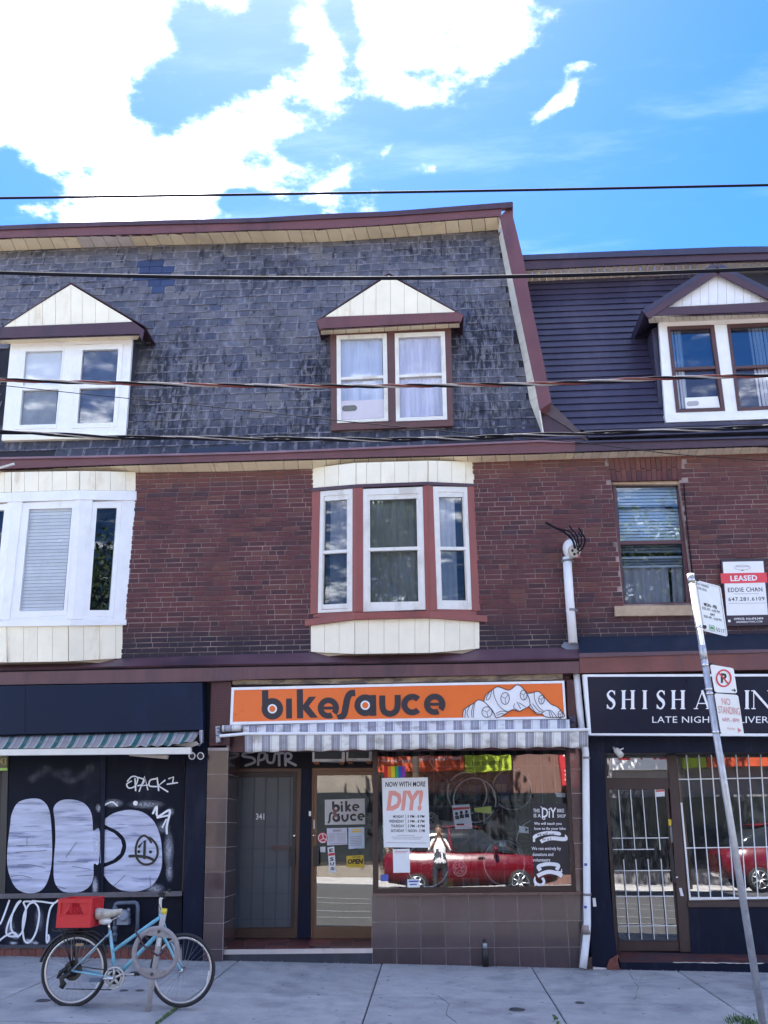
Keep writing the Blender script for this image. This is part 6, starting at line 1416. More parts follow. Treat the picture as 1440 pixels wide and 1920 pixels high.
# ------------------------------------------------------------------ posters and papers on the glass
def sheet_px(name, pts, pl, m_, label, cat='poster', off=.003, grp=None): return tag(slab(name, pts, pl, .002, m_, off=off), label, cat, grp)
WG = Pl(WPS.p, WPS.n); G0 = -.012     # just in front of the shop pane
P = [(716, 1459), (802, 1457.5), (806.5, 1589.5), (719.5, 1588.5)]
po = sheet_px('poster', P, WG, PAPER, 'large white opening hours poster with pink letters in the shop window', off=G0)
q = quad(*P); k = Ink(WG, G0 + .001, auto=True); B4 = lambda u0, v0, u1, v1: (q(u0, v0), q(u1, v0), q(u1, v1), q(u0, v1))
k.text('NOW WITH MORE', B4(.07, .055, .95, .13), bold=.02, shear=.12)
for i, (d, h) in enumerate((('MONDAY', '5 PM - 8 PM'), ('WEDNESDAY', '5 PM - 8 PM'), ('THURSDAY', '5 PM - 8 PM'), ('SATURDAY', 'NOON - 5 PM'))):
    y = .535 + i * .068; w = {'MONDAY': .24, 'WEDNESDAY': .33, 'THURSDAY': .29, 'SATURDAY': .30}[d]
    k.text(d, B4(.46 - w, y, .46, y + .042), bold=.02, shear=.12); k.text(h, B4(.53, y, .90, y + .042), bold=.02, shear=.12)
k.poly(list(B4(.49, .525, .497, .775))); k.build('lettering', INK_BK, po)
k = Ink(WG, G0 + .001, auto=True); k.text('DIY!', B4(.08, .175, .89, .475), bold=.05, shear=.2); k.build('heading', INK_P, po)
k = Ink(WG, G0 + .0012, auto=True)
for i, (a, b) in enumerate(((.30, .68), (.18, .84), (.20, .80))): k.poly(list(B4(a, .822 + i * .026, b, .83 + i * .026)))
k.poly(list(B4(.06, .93, .93, .938))); k.build('small_print', INK_GR, po)
P = [(736.5, 1592.5), (768, 1591.5), (769, 1636), (737.5, 1636.5)]; pc = sheet_px('notice', P, WG, PAPER, 'small white notice sheet right under the opening hours poster', 'notice', off=G0)
q = quad(*P); k = Ink(WG, G0 + .001, auto=True); k.poly(list(B4(.1, .08, .9, .11))); k.poly(list(B4(.15, .15, .8, .17))); k.build('small_print', INK_PALER, pc)
P = [(764, 1649), (787, 1648.5), (787.5, 1663.5), (764, 1664)]; pd = sheet_px('sticker', P, WG, PAPER, 'little white sticker low in the shop window pane, near its sill', 'sticker', off=G0)
q = quad(*P); k = Ink(WG, G0 + .001, auto=True); k.poly(list(B4(.1, .15, .9, .35))); k.poly(list(B4(.2, .55, .75, .7))); k.build('small_print', INK_B, pd)
P = [(714, 1640), (728, 1639.5), (728, 1652), (714, 1652.5)]; pe = sheet_px('sticker', P, WG, mat('blue_sticker', (.08, .12, .45), .5), 'small blue sticker at the lower left corner of the shop window', 'sticker', off=G0)
# rainbow flag
o = WG.hit(740, 1447, G0); fl = thing('flag', o, 'little rainbow striped flag behind the top of the opening hours poster', 'flag')
FC_ = [(.60, .03, .03), (.80, .25, .02), (.80, .62, .03), (.05, .38, .10), (.04, .10, .50), (.26, .05, .36)]
for i, c in enumerate(FC_):
    a, b = lerp(720, 760, i / 6), lerp(720, 760, (i + 1) / 6); slab('stripe', [(a, 1437), (b - .05, 1436.5), (b + .45, 1458), (a + .5, 1458)], WG, .002, mat('flag_%d' % i, c, .8), fl, off=G0 - .0045)
# DIY text painted on a dark panel at the right of the window
P = [(994, 1508), (1062, 1507), (1072, 1657), (1003, 1659)]
pb = sheet_px('chalkboard', [(994, 1508), (1062, 1507), (1070, 1640), (1002, 1642)], WG, mat('board_navy', (.008, .010, .020), .4), 'black board lettered in white about the bike shop at the right of the window', 'board', off=G0 - .004)
zb = lambda pts: [(980 + x / 9.6, 1480 + y / 9.6) for x, y in pts]
def T(k, s_, x0, y0, x1, y1, **kw): a = zb([(x0, y0), (x1, y0), (x1, y1), (x0, y1)]); k.text(s_, tuple(a), **kw)
k = Ink(WG, G0, auto=True)
T(k, 'THIS', 190, 350, 305, 415, bold=.01); T(k, 'IS A', 200, 440, 325, 505, bold=.01); T(k, 'BIKE', 622, 350, 745, 415, bold=.01); T(k, 'SHOP', 622, 450, 775, 510, bold=.01)
T(k, 'DiY', 345, 330, 605, 510, bold=.02); k.stroke(zb([(325, 310), (370, 350)]), 1.2); k.stroke(zb(spline([(350, 480), (360, 530), (395, 540), (400, 510)], 4)), 1.3)
T(k, 'We will teach you', 205, 590, 700, 655, bold=.012); T(k, 'how to fix your bike', 210, 680, 775, 745, bold=.012)
T(k, 'We run entirely by', 160, 1035, 690, 1110, bold=.012); T(k, 'donations and', 175, 1140, 550, 1200, bold=.012); T(k, 'volunteers', 180, 1240, 495, 1300, bold=.012)
rib = []
def ribbon(pts): k.poly(zb(pts))
def arc(pts, w): k.stroke(zb(spline(pts, 6)), w, cap=False)
arc([(205, 945), (215, 860), (300, 815), (450, 785), (640, 795), (655, 830)], [4 + (3 if 4 < i < 28 else 0) for i in range(31)])
arc([(325, 945), (400, 905), (540, 880), (700, 895), (780, 885), (765, 815)], [7.5] * 24 + [7, 6, 5, 4, 3, 2, 1])
arc([(320, 1460), (285, 1390), (400, 1350), (520, 1345), (640, 1370), (610, 1450)], 7)
arc([(265, 1560), (380, 1505), (500, 1485), (640, 1520), (710, 1560)], 7.5); arc([(600, 1480), (690, 1490), (700, 1430)], [4, 4, 4, 4, 4, 4, 4, 3, 3, 2, 2, 1, 1]); arc([(350, 1590), (385, 1660), (340, 1720), (250, 1700), (215, 1640), (225, 1570)], [5] * 24 + [4, 4, 3, 3, 2, 2, 1])
k.build('lettering', INK_W, pb)
k = Ink(WG, G0 + .004, auto=True); T(k, 'we will not', 255, 775, 570, 840, bold=.01); T(k, 'fix it for you', 350, 870, 700, 940, bold=.01); T(k, 'we will not buy', 300, 1330, 630, 1400, bold=.01); T(k, 'parts or bikes', 290, 1480, 680, 1570, bold=.01); k.build('ribbon_lettering', INK_NAVY, pb)
# papers deeper in the window
YB = YP(.12)
P = [(847, 1510), (880, 1508), (886, 1553.5), (854, 1554.5)]; ph = sheet_px('flyer', P, YB, PAPER, 'white flyer with three portrait photos and a red band, mid window', 'flyer')
q = quad(*P); k = Ink(YB, .0045, auto=True); k.poly(list(B4(.02, .10, .98, .20))); k.build('red_band', INK_R, ph)
k = Ink(YB, .005, auto=True)
for u, v in ((.2, .36), (.48, .32), (.78, .30)): k.disc(*q(u, v), 3, 3.4); k.poly(list(B4(u - .12, v + .08, u + .12, v + .24)))
k.poly(list(B4(.1, .78, .55, .86))); k.build('portrait', INK_BK, ph)
P = [(888.5, 1515), (921, 1511.5), (922.5, 1526), (890, 1522.5)]; sheet_px('paper_strip', P, YB, mat('lime_paper', (.55, .60, .10), .6), 'yellow green paper strip in the shop window right of the portrait flyer', 'paper')
P = [(973, 1548), (991, 1551), (991.5, 1562.5), (974, 1561)]; pt = sheet_px('price_tag', P, YB, PAPER, 'white tag card hanging beside the lettered black board', 'tag')
k = Ink(YB, .0045, auto=True); k.poly([(984.5, 1551.5), (990, 1555.5), (985.5, 1559.5)]); k.build('tag_mark', INK_BK, pt)
P = [(1040, 1486), (1060, 1487), (1060, 1495), (1044, 1494)]; sheet_px('card', P, YB, PAPER, 'cream card at the upper right of the shop window above the board', 'card')
P = [(936, 1578), (949, 1578), (949, 1587), (936, 1587)]; sheet_px('note', P, YP(.5), mat('pale_note', (.60, .66, .72), .6), 'pale note among the bikes, low middle of the shop window', 'note')
# glazed door papers
DG = DPL; D0 = -.012
P = [(609, 1499.6), (684, 1497), (684.6, 1545.5), (609, 1546.6)]; ds = sheet_px('door_sign', P, DG, mat('sign_grey_white', (.60, .58, .57), .6), 'off white shop name sign with brown letters on the glazed door', 'sign', off=D0)
q = quad(*P); k = Ink(DG, D0 + .001, auto=True); f = lambda x, y: (400 + x / 4.466, 1400 + y / 4.466)
k.stroke([f(1003, 458), f(1005, 520)], 4.5, cap=False); k.disc(*f(1028, 515), 7.5); k.stroke([f(1075, 485), f(1077, 545)], 4, cap=False); k.disc(*f(1074, 468), 2.2)
k.stroke([f(1112, 455), f(1114, 543)], 4.2, cap=False); k.stroke([f(1118, 515), f(1145, 485)], 4, cap=False); k.stroke([f(1118, 510), f(1150, 540)], 4, cap=False); k.ring(*f(1193, 510), 5.2, 3.6, a0=60, a1=355); k.stroke([f(1165, 512), f(1222, 508)], 2.4, cap=False)
k.stroke([f(*a) for a in spline([(1000, 552), (978, 565), (972, 620), (960, 640)], 4)], 3.6, cap=False); k.disc(*f(1030, 598), 7.5); k.stroke([f(1046, 560), f(1050, 625)], 4, cap=False)
k.stroke([f(*a) for a in spline([(1080, 570), (1082, 605), (1100, 622), (1122, 605), (1124, 565)], 4)], 4, cap=False); k.ring(*f(1175, 592), 5, 3.8, a0=40, a1=320); k.ring(*f(1238, 588), 5.2, 3.6, a0=60, a1=355); k.stroke([f(1212, 590), f(1268, 586)], 2.4, cap=False)
k.build('lettering', INK_NAVY, ds)
k = Ink(DG, D0 + .0045, auto=True); k.stroke([f(1026, 515), f(1016, 555), f(1028, 598)], [9, 6, 9], cap=False); k.build('chain_link', mat('link_brown', (.22, .11, .10), .6), ds)
k = Ink(DG, D0 + .006, auto=True); k.disc(*f(1026, 516), 2.6); k.disc(*f(1028, 598), 2.6); k.build('link_hole', MATS['sign_grey_white'], ds)
P = [(612.7, 1553), (650.5, 1552), (651.5, 1583.5), (613.5, 1585)]; pf = sheet_px('notice', P, DG, mat('notice_lilac', (.66, .66, .76), .6), 'pale notice of fine print under the shop name sign, left one', 'notice', off=D0)
q = quad(*P); k = Ink(DG, D0 + .001, auto=True); k.poly(list(B4(.3, .1, .72, .22)))
for i in range(7): k.poly(list(B4(.08, .32 + i * .075, .42 if i % 3 else .36, .345 + i * .075))); k.poly(list(B4(.48, .32 + i * .075, .94 - .05 * (i % 2), .345 + i * .075)))
k.poly(list(B4(.1, .90, .95, .94))); k.build('small_print', INK_GR, pf)
P = [(653, 1552), (683, 1551), (683.5, 1590.5), (653.5, 1592)]; pg = sheet_px('notice', P, DG, mat('notice_blue', (.60, .68, .80), .6), 'pale blue notice with a yellow heading on the glazed door', 'notice', off=D0)
q = quad(*P); k = Ink(DG, D0 + .001, auto=True); k.poly(list(B4(.18, .07, .85, .12))); k.poly(list(B4(.2, .16, .8, .23))); k.build('heading', INK_Y, pg); k = Ink(DG, D0 + .001, auto=True)
for i in range(6): k.poly(list(B4(.12, .42 + i * .08, .85, .45 + i * .08)))
k.build('small_print', INK_GR, pg)
c = DG.hit(605, 1571, D0); k = Ink(DG, D0 + .001, auto=True); k.disc(605, 1571, 9.8, 10.2, 28); stc = k.build('sticker', INK_R, None); 
for v in stc.data.vertices: v.co -= c
stc.location = c; tag(stc, 'round red sticker at the left edge of the door glass', 'sticker')
k = Ink(DG, D0 + .002, auto=True); k.ring(605, 1571, 8, 1.2); k.stroke([(605, 1564), (606, 1572), (600, 1576)], 1.5, cap=False); k.stroke([(606, 1572), (612, 1574)], 1.5, cap=False); k.poly([(600, 1578), (610, 1578), (609, 1580), (601, 1580)]); k.build('sticker_mark', INK_W, stc)
P = [(614, 1589), (626.5, 1587), (630.5, 1635.5), (617.5, 1637)]; pi_ = sheet_px('paper_strip', P, DG, PAPER, 'long tilted white strip with bold black letters on the door', 'paper', off=D0)
q = quad(*P); k = Ink(DG, D0 + .001, auto=True); 
for a, y0, y1 in (('E', .06, .2), ('S', .40, .55), ('U', .60, .72), ('S', .78, .90)): k.text(a, B4(.22, y0, .8, y1), bold=.04)
k.build('lettering', INK_BK, pi_); k = Ink(DG, D0 + .001, auto=True); k.poly(list(B4(.05, .24, .97, .34))); k.build('red_band', INK_R, pi_)
P = [(600, 1588), (610, 1587.5), (610, 1598), (600.5, 1598)]; pj = sheet_px('sticker', P, DG, PAPER, 'tiny white square sticker under the round red one', 'sticker', off=D0)
P = [(649.7, 1605), (682, 1603), (683, 1627), (650, 1626)]; pk = sheet_px('open_sign', P, DG, mat('sign_yellow', (.72, .50, .03), .5), 'yellow open sign hanging low on the glazed door', 'sign', off=D0)
q = quad(*P); k = Ink(DG, D0 + .003, auto=True); k.text('OPEN', B4(.05, .28, .95, .72), bold=.05, shear=.15); k.build('lettering', INK_BK, pk)
k = Ink(DG, D0 + .003, auto=True); k.text('WE ARE', B4(.3, .06, .8, .2)); k.build('small_print', INK_BK, pk)
MB().tube([DG.hit(*p, D0) for p in ((655, 1604), (661, 1592), (672, 1590), (678, 1603))], .0025, 5).build('hanging_cord', CABLE, pk)
# right shop: shelf sign panel
slab('door_notice', [(1229, 1481), (1246, 1480), (1246.5, 1493), (1229.5, 1494)], DC, .003, PAPER, dC2, off=-.008)
k = Ink(DC, -.006, auto=True); k.poly([(1229.5, 1482), (1245.5, 1481), (1245.7, 1484), (1229.6, 1485)]); k.build('notice_band', INK_R, dC2)

# leased board on the right house
LP = YP(-.05); lo = [(1351, 1048.5), (1434, 1047), (1444, 1172), (1363.5, 1174)]
lb = tag(slab('real_estate_sign', lo, LP, .03, mat('board_plum', (.032, .016, .030), .45)), 'white and plum real estate board with red leased band on brick wall', 'sign')
li_ = [(1355, 1053.5), (1431, 1052), (1440, 1152.5), (1363, 1154)]; slab('board_face', li_, LP, .004, PAPER, lb, off=.004)
slab('red_band', [(1350.7, 1075), (1437, 1073.5), (1439.3, 1092), (1352.5, 1094)], LP, .004, mat('band_red', (.72, .055, .075), .5), lb, off=.008)
k = Ink(LP, .009, auto=True); k.text('LEASED', ((1369, 1079.5), (1419, 1078), (1420.5, 1088.5), (1370, 1090)), bold=.03, font_space=1.05); k.build('lettering', INK_W, lb)
k = Ink(LP, .005, auto=True); k.text('EDDIE CHAN', ((1364.5, 1102), (1428.5, 1100.5), (1430, 1109), (1365, 1110.5)), bold=.012, font_space=1.1); k.text('647.281.6109', ((1365.5, 1120), (1433, 1118.5), (1434, 1126), (1366, 1127.5)), bold=.012, font_space=1.1)
k.ring(1392, 1064, 15, .5, 4.5); k.poly([(1388.5, 1069), (1396, 1069), (1392, 1070.5)]); k.build('lettering_dark', INK_NAVY, lb)
k = Ink(LP, .0055, auto=True); k.poly([(1366, 1131), (1436, 1130), (1436, 1130.8), (1366, 1131.8)]); k.poly([(1375, 1113.2), (1422, 1112.6), (1422, 1113.6), (1375, 1114.2)]); k.poly([(1380, 1062), (1404, 1061.6), (1404, 1063), (1380, 1063.4)]); k.build('small_print', INK_GR, lb)
k = Ink(LP, .002, auto=True); k.text('OFFICE: 416.474.3499', ((1376, 1158.5), (1431, 1157.5), (1431, 1161.5), (1376, 1162.5)), bold=.02); k.text('AREAREALTYINC.COM', ((1380, 1164.5), (1429, 1163.5), (1429.5, 1167), (1380, 1168)), bold=.01); k.poly([(1365, 1162), (1369.5, 1162), (1370, 1166.5), (1365.5, 1166.5)]); k.build('footer_lettering', INK_W, lb)
# ------------------------------------------------------------------ leaning sign pole
YPO = -3.05
pt_, pb_ = YP(YPO).hit(1294.5, 1076), YP(YPO).hit(1431, 1921); dv = (pt_ - pb_).normalized()
gz = pb_ + dv * ((pave_z(pb_.x, YPO) - .05 - pb_.z) / dv.z)
pole = thing('sign_pole', gz, 'leaning galvanised steel pole with metal bands rising in front of the navy shop', 'pole')
MB().tube([gz, pt_ - dv * .02], .031, 16).build('post', STEEL, pole); MB().tube([pt_ - dv * .10, pt_], .034, 16).build('cap', mat('cap_zinc', (.36, .36, .36), .6, metal=.3), pole)
lx = lambda y: 1294.5 + (y - 1076) * .16154
MB().tube([YP(YPO).hit(lx(1210), 1210), YP(YPO).hit(lx(1236), 1236)], .0345, 16).build('sleeve', STEEL, pole)
for y in (1088, 1176, 1247, 1292, 1300.5, 1372.5):
    c = YP(YPO).hit(lx(y), y); MB().tube([c - dv * .012, c + dv * .012], .037, 16).build('band', CHROME, pole); MB().prism([c + Vector((.03, -.02, -.014)), c + Vector((.065, -.02, -.014)), c + Vector((.065, -.02, .014)), c + Vector((.03, -.02, .014))], (0, .03, 0)).build('clamp', PLASTIC_BK, pole)
def sign_plane(x, y, ang):
    c = YP(YPO).hit(x, y) + Vector((0, -.036, 0)); return VP(c, c + Vector((math.cos(R(ang)), math.sin(R(ang)), 0)))
def rounded(pts, r, n=4):
    out = []; N = len(pts)
    for i in range(N):
        p, a, b = pts[i], pts[i - 1], pts[(i + 1) % N]
        la, lb_ = math.dist(p, a), math.dist(p, b); s = (p[0] + (a[0] - p[0]) * r / la, p[1] + (a[1] - p[1]) * r / la); e = (p[0] + (b[0] - p[0]) * r / lb_, p[1] + (b[1] - p[1]) * r / lb_)
        for k in range(n + 1):
            t = k / n; out.append(((1 - t) ** 2 * s[0] + 2 * t * (1 - t) * p[0] + t * t * e[0], (1 - t) ** 2 * s[1] + 2 * t * (1 - t) * p[1] + t * t * e[1]))
    return out
PSW = mat('sign_white', (.76, .77, .76), .4, var=.04, scale=6)
s1 = sign_plane(1305, 1130, 38); Q = [(1302.5, 1086.5), (1351, 1099.5), (1364.5, 1194), (1318, 1182)]
a = tag(slab('parking_sign', rounded(Q, 5), s1, .004, PSW), 'white parking hours plate at the very top of the leaning pole', 'sign', 'plates on the leaning pole')
q = quad(*Q); B4 = lambda u0, v0, u1, v1: (q(u0, v0), q(u1, v0), q(u1, v1), q(u0, v1)); k = Ink(s1, .002, auto=True)
k.text('PAY PARKING', B4(.06, .05, .52, .10)); k.text('FOR SIDES', B4(.08, .13, .42, .18)); k.text('MON - FRI', B4(.22, .42, .72, .49), bold=.03); k.text('8:00 AM - 6:00 PM', B4(.12, .51, .82, .565)); k.text('SAT', B4(.42, .60, .60, .65), bold=.03); k.text('8:00 AM - 6:00 PM', B4(.14, .67, .84, .725)); k.text('5517', B4(.56, .87, .90, .945))
r_ = [q(.05, .03), q(.95, .03), q(.95, .97), q(.05, .97)]; k.stroke(r_, .6, closed=True, cap=False); k.build('lettering', INK_BK, a)
k = Ink(s1, .002, auto=True); k.stroke([q(.30, .85), q(.50, .85), q(.50, .95), q(.30, .95)], 1.2, closed=True, cap=False); k.poly([q(.33, .875), q(.47, .875), q(.47, .925), q(.33, .925)]); k.build('green_mark', INK_G, a)
s2 = sign_plane(1335, 1270, 24); Q = [(1331.5, 1245.5), (1375.5, 1253), (1382.5, 1300), (1340.5, 1298)]
a = tag(slab('parking_sign', rounded(Q, 5), s2, .004, PSW), 'square white no parking plate with a red ring, middle one on the pole', 'sign', 'plates on the leaning pole')
q = quad(*Q); k = Ink(s2, .0025, auto=True); cx, cy_ = q(.50, .45); k.ring(cx, cy_, 13.3, 3.0, 15.3, n=32); k.stroke([(cx - 9.5, cy_ - 10.5), (cx + 9.5, cy_ + 11)], 2.8, cap=False); k.build('red_ring', INK_R, a)
k = Ink(s2, .0015, auto=True); k.text('P', (cx - 5.5, cy_ - 9.5, cx + 5.5, cy_ + 9), bold=.05); k.stroke([q(.76, .88), q(.90, .89)], 2, cap=False); k.poly([q(.87, .80), q(.96, .88), q(.88, .97)]); k.build('lettering', INK_BK, a)
s3 = sign_plane(1345, 1340, 18); Q = [(1339.5, 1299.8), (1384, 1303), (1395.5, 1380.5), (1352, 1376)]
a = tag(slab('parking_sign', rounded(Q, 5), s3, .004, PSW), 'tall white no standing plate with faded red letters, lowest on the pole', 'sign', 'plates on the leaning pole')
q = quad(*Q); k = Ink(s3, .002, auto=True); k.text('NO', B4(.26, .10, .62, .27)); k.text('STANDING', B4(.06, .31, .97, .49)); k.text('6AM - 8PM', B4(.16, .58, .88, .68)); k.text('MON-SAT', B4(.32, .82, .66, .87)); k.poly([q(.76, .80), q(.92, .86), q(.77, .93)]); k.build('lettering', INK_PALER, a)

# ------------------------------------------------------------------ overhead cables
def cable(pts, y, strands, label, x0=-90, x1=1530, dy=0.0):
    sp_ = spline([tuple(p) for p in pts], 8); P = [YP(y + dy * (x - 720) / 720).hit(x, v) for x, v in sp_]; o = thing('overhead_cable', P[0], label, 'cable', 'overhead street cables')
    for (r, m_, rad, turns, ph) in strands:
        Q = []; n = len(P)
        for i, p in enumerate(P):
            a = turns * 2 * math.pi * i / n + ph; Q.append(p + Vector((0, math.cos(a) * rad, math.sin(a) * rad)))
        MB().tube(Q, r, 8).build('strand', m_, o)
    return o
cable([(-300, 374), (0, 371.5), (480, 364.5), (1000, 356), (1440, 347), (1740, 340)], -7.0, [(.008, CABLE, 0, 0, 0)], 'single thin cable against the sky above every roof', dy=.0)
cable([(-300, 501), (0, 511.5), (240, 517.5), (480, 521), (740, 521.5), (960, 518.5), (1200, 512.5), (1440, 503.5), (1740, 491)], -6.2, [(.0135, CABLE, 0, 0, 0)], 'thick single cable crossing just above the dormer tips')
cable([(-300, 703), (0, 712.5), (240, 719), (480, 723.5), (700, 724), (870, 722), (1040, 719), (1250, 709), (1440, 704), (1740, 694)], -5.4, [(.009, CABLE, .010, 11, 0), (.008, CABLE_R, .010, 11, 2.1), (.008, CABLE_W, .010, 11, 4.2)], 'twisted bundle of red, grey and black wires across the upper windows')
cable([(-300, 686), (0, 722), (240, 747), (480, 771), (620, 787), (900, 815), (1016, 824), (1107, 832), (1270, 852), (1440, 864), (1740, 886)], -3.4, [(.0045, CABLE, 0, 0, 0)], 'thin wire sloping down from the left dormer to the right brick wall')
cable([(-300, 798), (0, 810), (240, 820), (480, 822.5), (700, 824.5), (850, 822), (1000, 816), (1240, 808.5), (1440, 800), (1740, 786)], -4.6, [(.011, CABLE, .012, 8, 0), (.010, CABLE, .012, 8, 3.1), (.006, CABLE_W, .014, 8, 1.5)], 'heavy black cable bundle just above the middle gutter')
a = YP(-.30)
MB().tube([a.hit(-40, 886), a.hit(5, 876), a.hit(27, 869.5)], .018, 8).build('cable_end', OLDWHITE, HA)

# ------------------------------------------------------------------ bicycle
def gp(px, py): return PAVE.hit(px, py)
YB_ = (gp(140, 1889).y + gp(342, 1890).y) / 2
BP = YP(YB_)
bike = thing('bicycle', gp(240, 1889.5), 'pale blue step through bicycle with a yellow topped saddle locked to the ring post', 'bicycle')
BLUE = mat('pale_blue_frame', (.20, .52, .66), .32, var=.12, scale=8, dirt=(.50, .52, .56), dirt_amt=.6, dirt_scale=5, spec=.5, dirt_stretch=(1, 1, 1))
TYRE = mat('tyre', (.020, .020, .024), .7, var=.2, scale=30); RIM = mat('alloy_rim', (.60, .60, .60), .3, metal=.8, var=.1); SPOKE = mat('spoke', (.30, .30, .32), .35, metal=.8)
b2 = lambda x, y, d=0.0: BP.hit(x, y) + Vector((0, d, 0))
X_, Z_ = Vector((1, 0, 0)), Vector((0, 0, 1))
hubR, hubF = b2(139, 1818.5), b2(342, 1818.5); RW = (hubR - b2(139, 1889)).length
def wheel(hub, yaw=0.0):
    ax = Vector((math.cos(yaw), math.sin(yaw), 0)); w = MB(); w.torus(hub, ax, Z_, RW - .017, .0165, 48, 8); w = w.build('wheel', TYRE, bike)
    MB().torus(hub, ax, Z_, RW - .040, .0125, 48, 6, .8).build('rim', RIM, w)
    n = ax.cross(Z_); MB().lathe(hub - n * .05, n, [(0, .01), (.012, .022), (.03, .014), (.07, .014), (.088, .022), (.10, .01)], 12).build('hub', CHROME, w)
    s = MB()
    for i in range(32):
        a = 2 * math.pi * i / 32; d = ax * math.cos(a) + Z_ * math.sin(a); a2 = a + (.55 if i % 4 < 2 else -.55); d2 = ax * math.cos(a2) + Z_ * math.sin(a2)
        s.tube([hub + d2 * .02 + n * (.03 if i % 2 else -.03), hub + d * (RW - .045)], .0013, 4, cap=False)
    s.build('spokes', SPOKE, w); return w
wr = wheel(hubR); wf = wheel(hubF, R(-3))
BB = b2(217.7, 1832); ST = b2(206.5, 1747); HT0, HT1 = b2(300.5, 1712), b2(309.5, 1744)
fr = MB(); fr.tube([BB, b2(205.8, 1745)], .0155, 10)
fr.tube([b2(212.5, 1783), b2(258, 1750), b2(302, 1718.5)], .0165, 10); fr.tube([BB + Vector((.02, 0, .02)), b2(308.5, 1738.5)], .0185, 10); fr.tube([HT0, HT1], .019, 10); fr.lathe(BB - Vector((0, .035, 0)), (0, 1, 0), [(0, .021), (.07, .021)], 14)
fr = fr.build('frame', BLUE, bike)
for d in (-1, 1):
    MB().tube([b2(206, 1750, d * .012), lerp(b2(206, 1750), hubR, .25) + Vector((0, d * .045, 0)), hubR + Vector((0, d * .062, 0))], [.009, .008, .007], 8).build('seat_stay', mat('worn_stay', (.40, .52, .60), .35, metal=.3), bike)
    MB().tube([BB + Vector((-.03, d * .02, 0)), lerp(BB, hubR, .4) + Vector((0, d * .05, 0)), hubR + Vector((0, d * .062, 0))], [.010, .009, .008], 8).build('chain_stay', BLUE, bike)
    MB().tube([HT1 + Vector((0, d * .02, -.01)), HT1 + Vector((.012, d * .055, -.06)), b2(322, 1778, d * .055), b2(333, 1803, d * .052), hubF + Vector((0, d * .05, 0))], [.013, .013, .012, .010, .008], 8).build('fork_blade', BLUE if d < 0 else MATS['worn_stay'], bike)
MB().tube([HT1 + Vector((0, -.055, -.02)), HT1 + Vector((0, .055, -.02))], .017, 8).build('fork_crown', BLUE, bike)
MB().tube([b2(206, 1747), b2(203, 1728)], .0125, 10).build('seat_post', CHROME, bike)
# saddle
sd_ = MB(); n = 14; rings = []
for i in range(n + 1):
    t = i / n; x = lerp(182, 229, t); top = 1722 - 6.5 * t - 3 * math.sin(math.pi * t) * (t < .5) * 0; w = .085 * (1 - t) ** 1.2 + .018 + (.0 if t > .05 else -.03); yy = lerp(1712.5, 1708.5, t) + (2.2 * math.sin(math.pi * t)); c = b2(x, yy); h = lerp(.050, .022, t)
    rings.append(sd_.add([c + Vector((0, math.cos(a) * w, math.sin(a) * h * (1 if math.sin(a) > 0 else 1.1))) for a in [2 * math.pi * k_ / 12 for k_ in range(12)]]))
sd_.smooth = True
for a, b in zip(rings, rings[1:]):
    for k_ in range(12): sd_.face((a + k_, a + (k_ + 1) % 12, b + (k_ + 1) % 12, b + k_))
sd_.smooth = False; sd_.face([rings[0] + i for i in range(12)]); sd_.face([rings[-1] + i for i in range(12)][::-1])
sd_ = sd_.build('saddle', mat('saddle_cream', (.50, .47, .40), .55, var=.25, scale=30, dirt=(.15, .14, .13), dirt_amt=.5, dirt_scale=20), bike)
MB().sphere(b2(196, 1707.5), .032, 10, 6, (1.3, 1.4, .45)).build('yellow_patch', mat('saddle_yellow', (.62, .52, .03), .5), sd_)
MB().sphere(b2(197, 1727), .075, 12, 8, (.85, .7, .42)).build('saddle_bag', PAPER, bike)
MB().tube([b2(185, 1719), b2(205, 1728), b2(226, 1716)], .005, 6).build('saddle_rail', CHROME, sd_)
# handlebar
MB().tube([HT0, b2(300.5, 1695), b2(301, 1686), b2(305, 1681)], [.014, .013, .014, .015], 10).build('stem', OLDWHITE, bike)
hb = MB().tube([b2(300, 1674, .30), b2(304, 1675, .18), b2(306, 1680, .05), b2(306, 1680, -.05), b2(312, 1673, -.18), b2(316, 1672, -.30)], .0125, 8).build('handlebar', PLASTIC_BK, bike)
for p, q in (((300, 1674, .32), (302, 1674.5, .22)), ((313, 1673, -.20), (322, 1673.5, -.34))): MB().tube([b2(*p), b2(*q)], .018, 8).build('grip', RUBBER, hb)
for p, q in (((306, 1674, -.16), (326, 1679, -.30)), ((300, 1675, .18), (292, 1680, .28))): MB().tube([b2(*p), b2(*q)], .009, 6).build('brake_lever', PLASTIC_BK, hb)
MB().sphere(b2(309, 1672, -.1), .028, 8, 6).build('shifter', PLASTIC_BK, hb); MB().box(*(lambda c: (c.x - .012, c.x + .035, c.y - .02, c.y + .02, c.z - .012, c.z + .02))(b2(317, 1674, -.17))).build('bell', CHROME, hb)
for pth in ([(306, 1678, -.1), (300, 1690, -.06), (306, 1712, -.03), (312, 1745, -.03)], [(302, 1678, .1), (297, 1695, .05), (298, 1712, .02)]): MB().tube([b2(*p) for p in spline(pth, 4)], .0032, 5).build('brake_cable', PLASTIC_BK, bike)
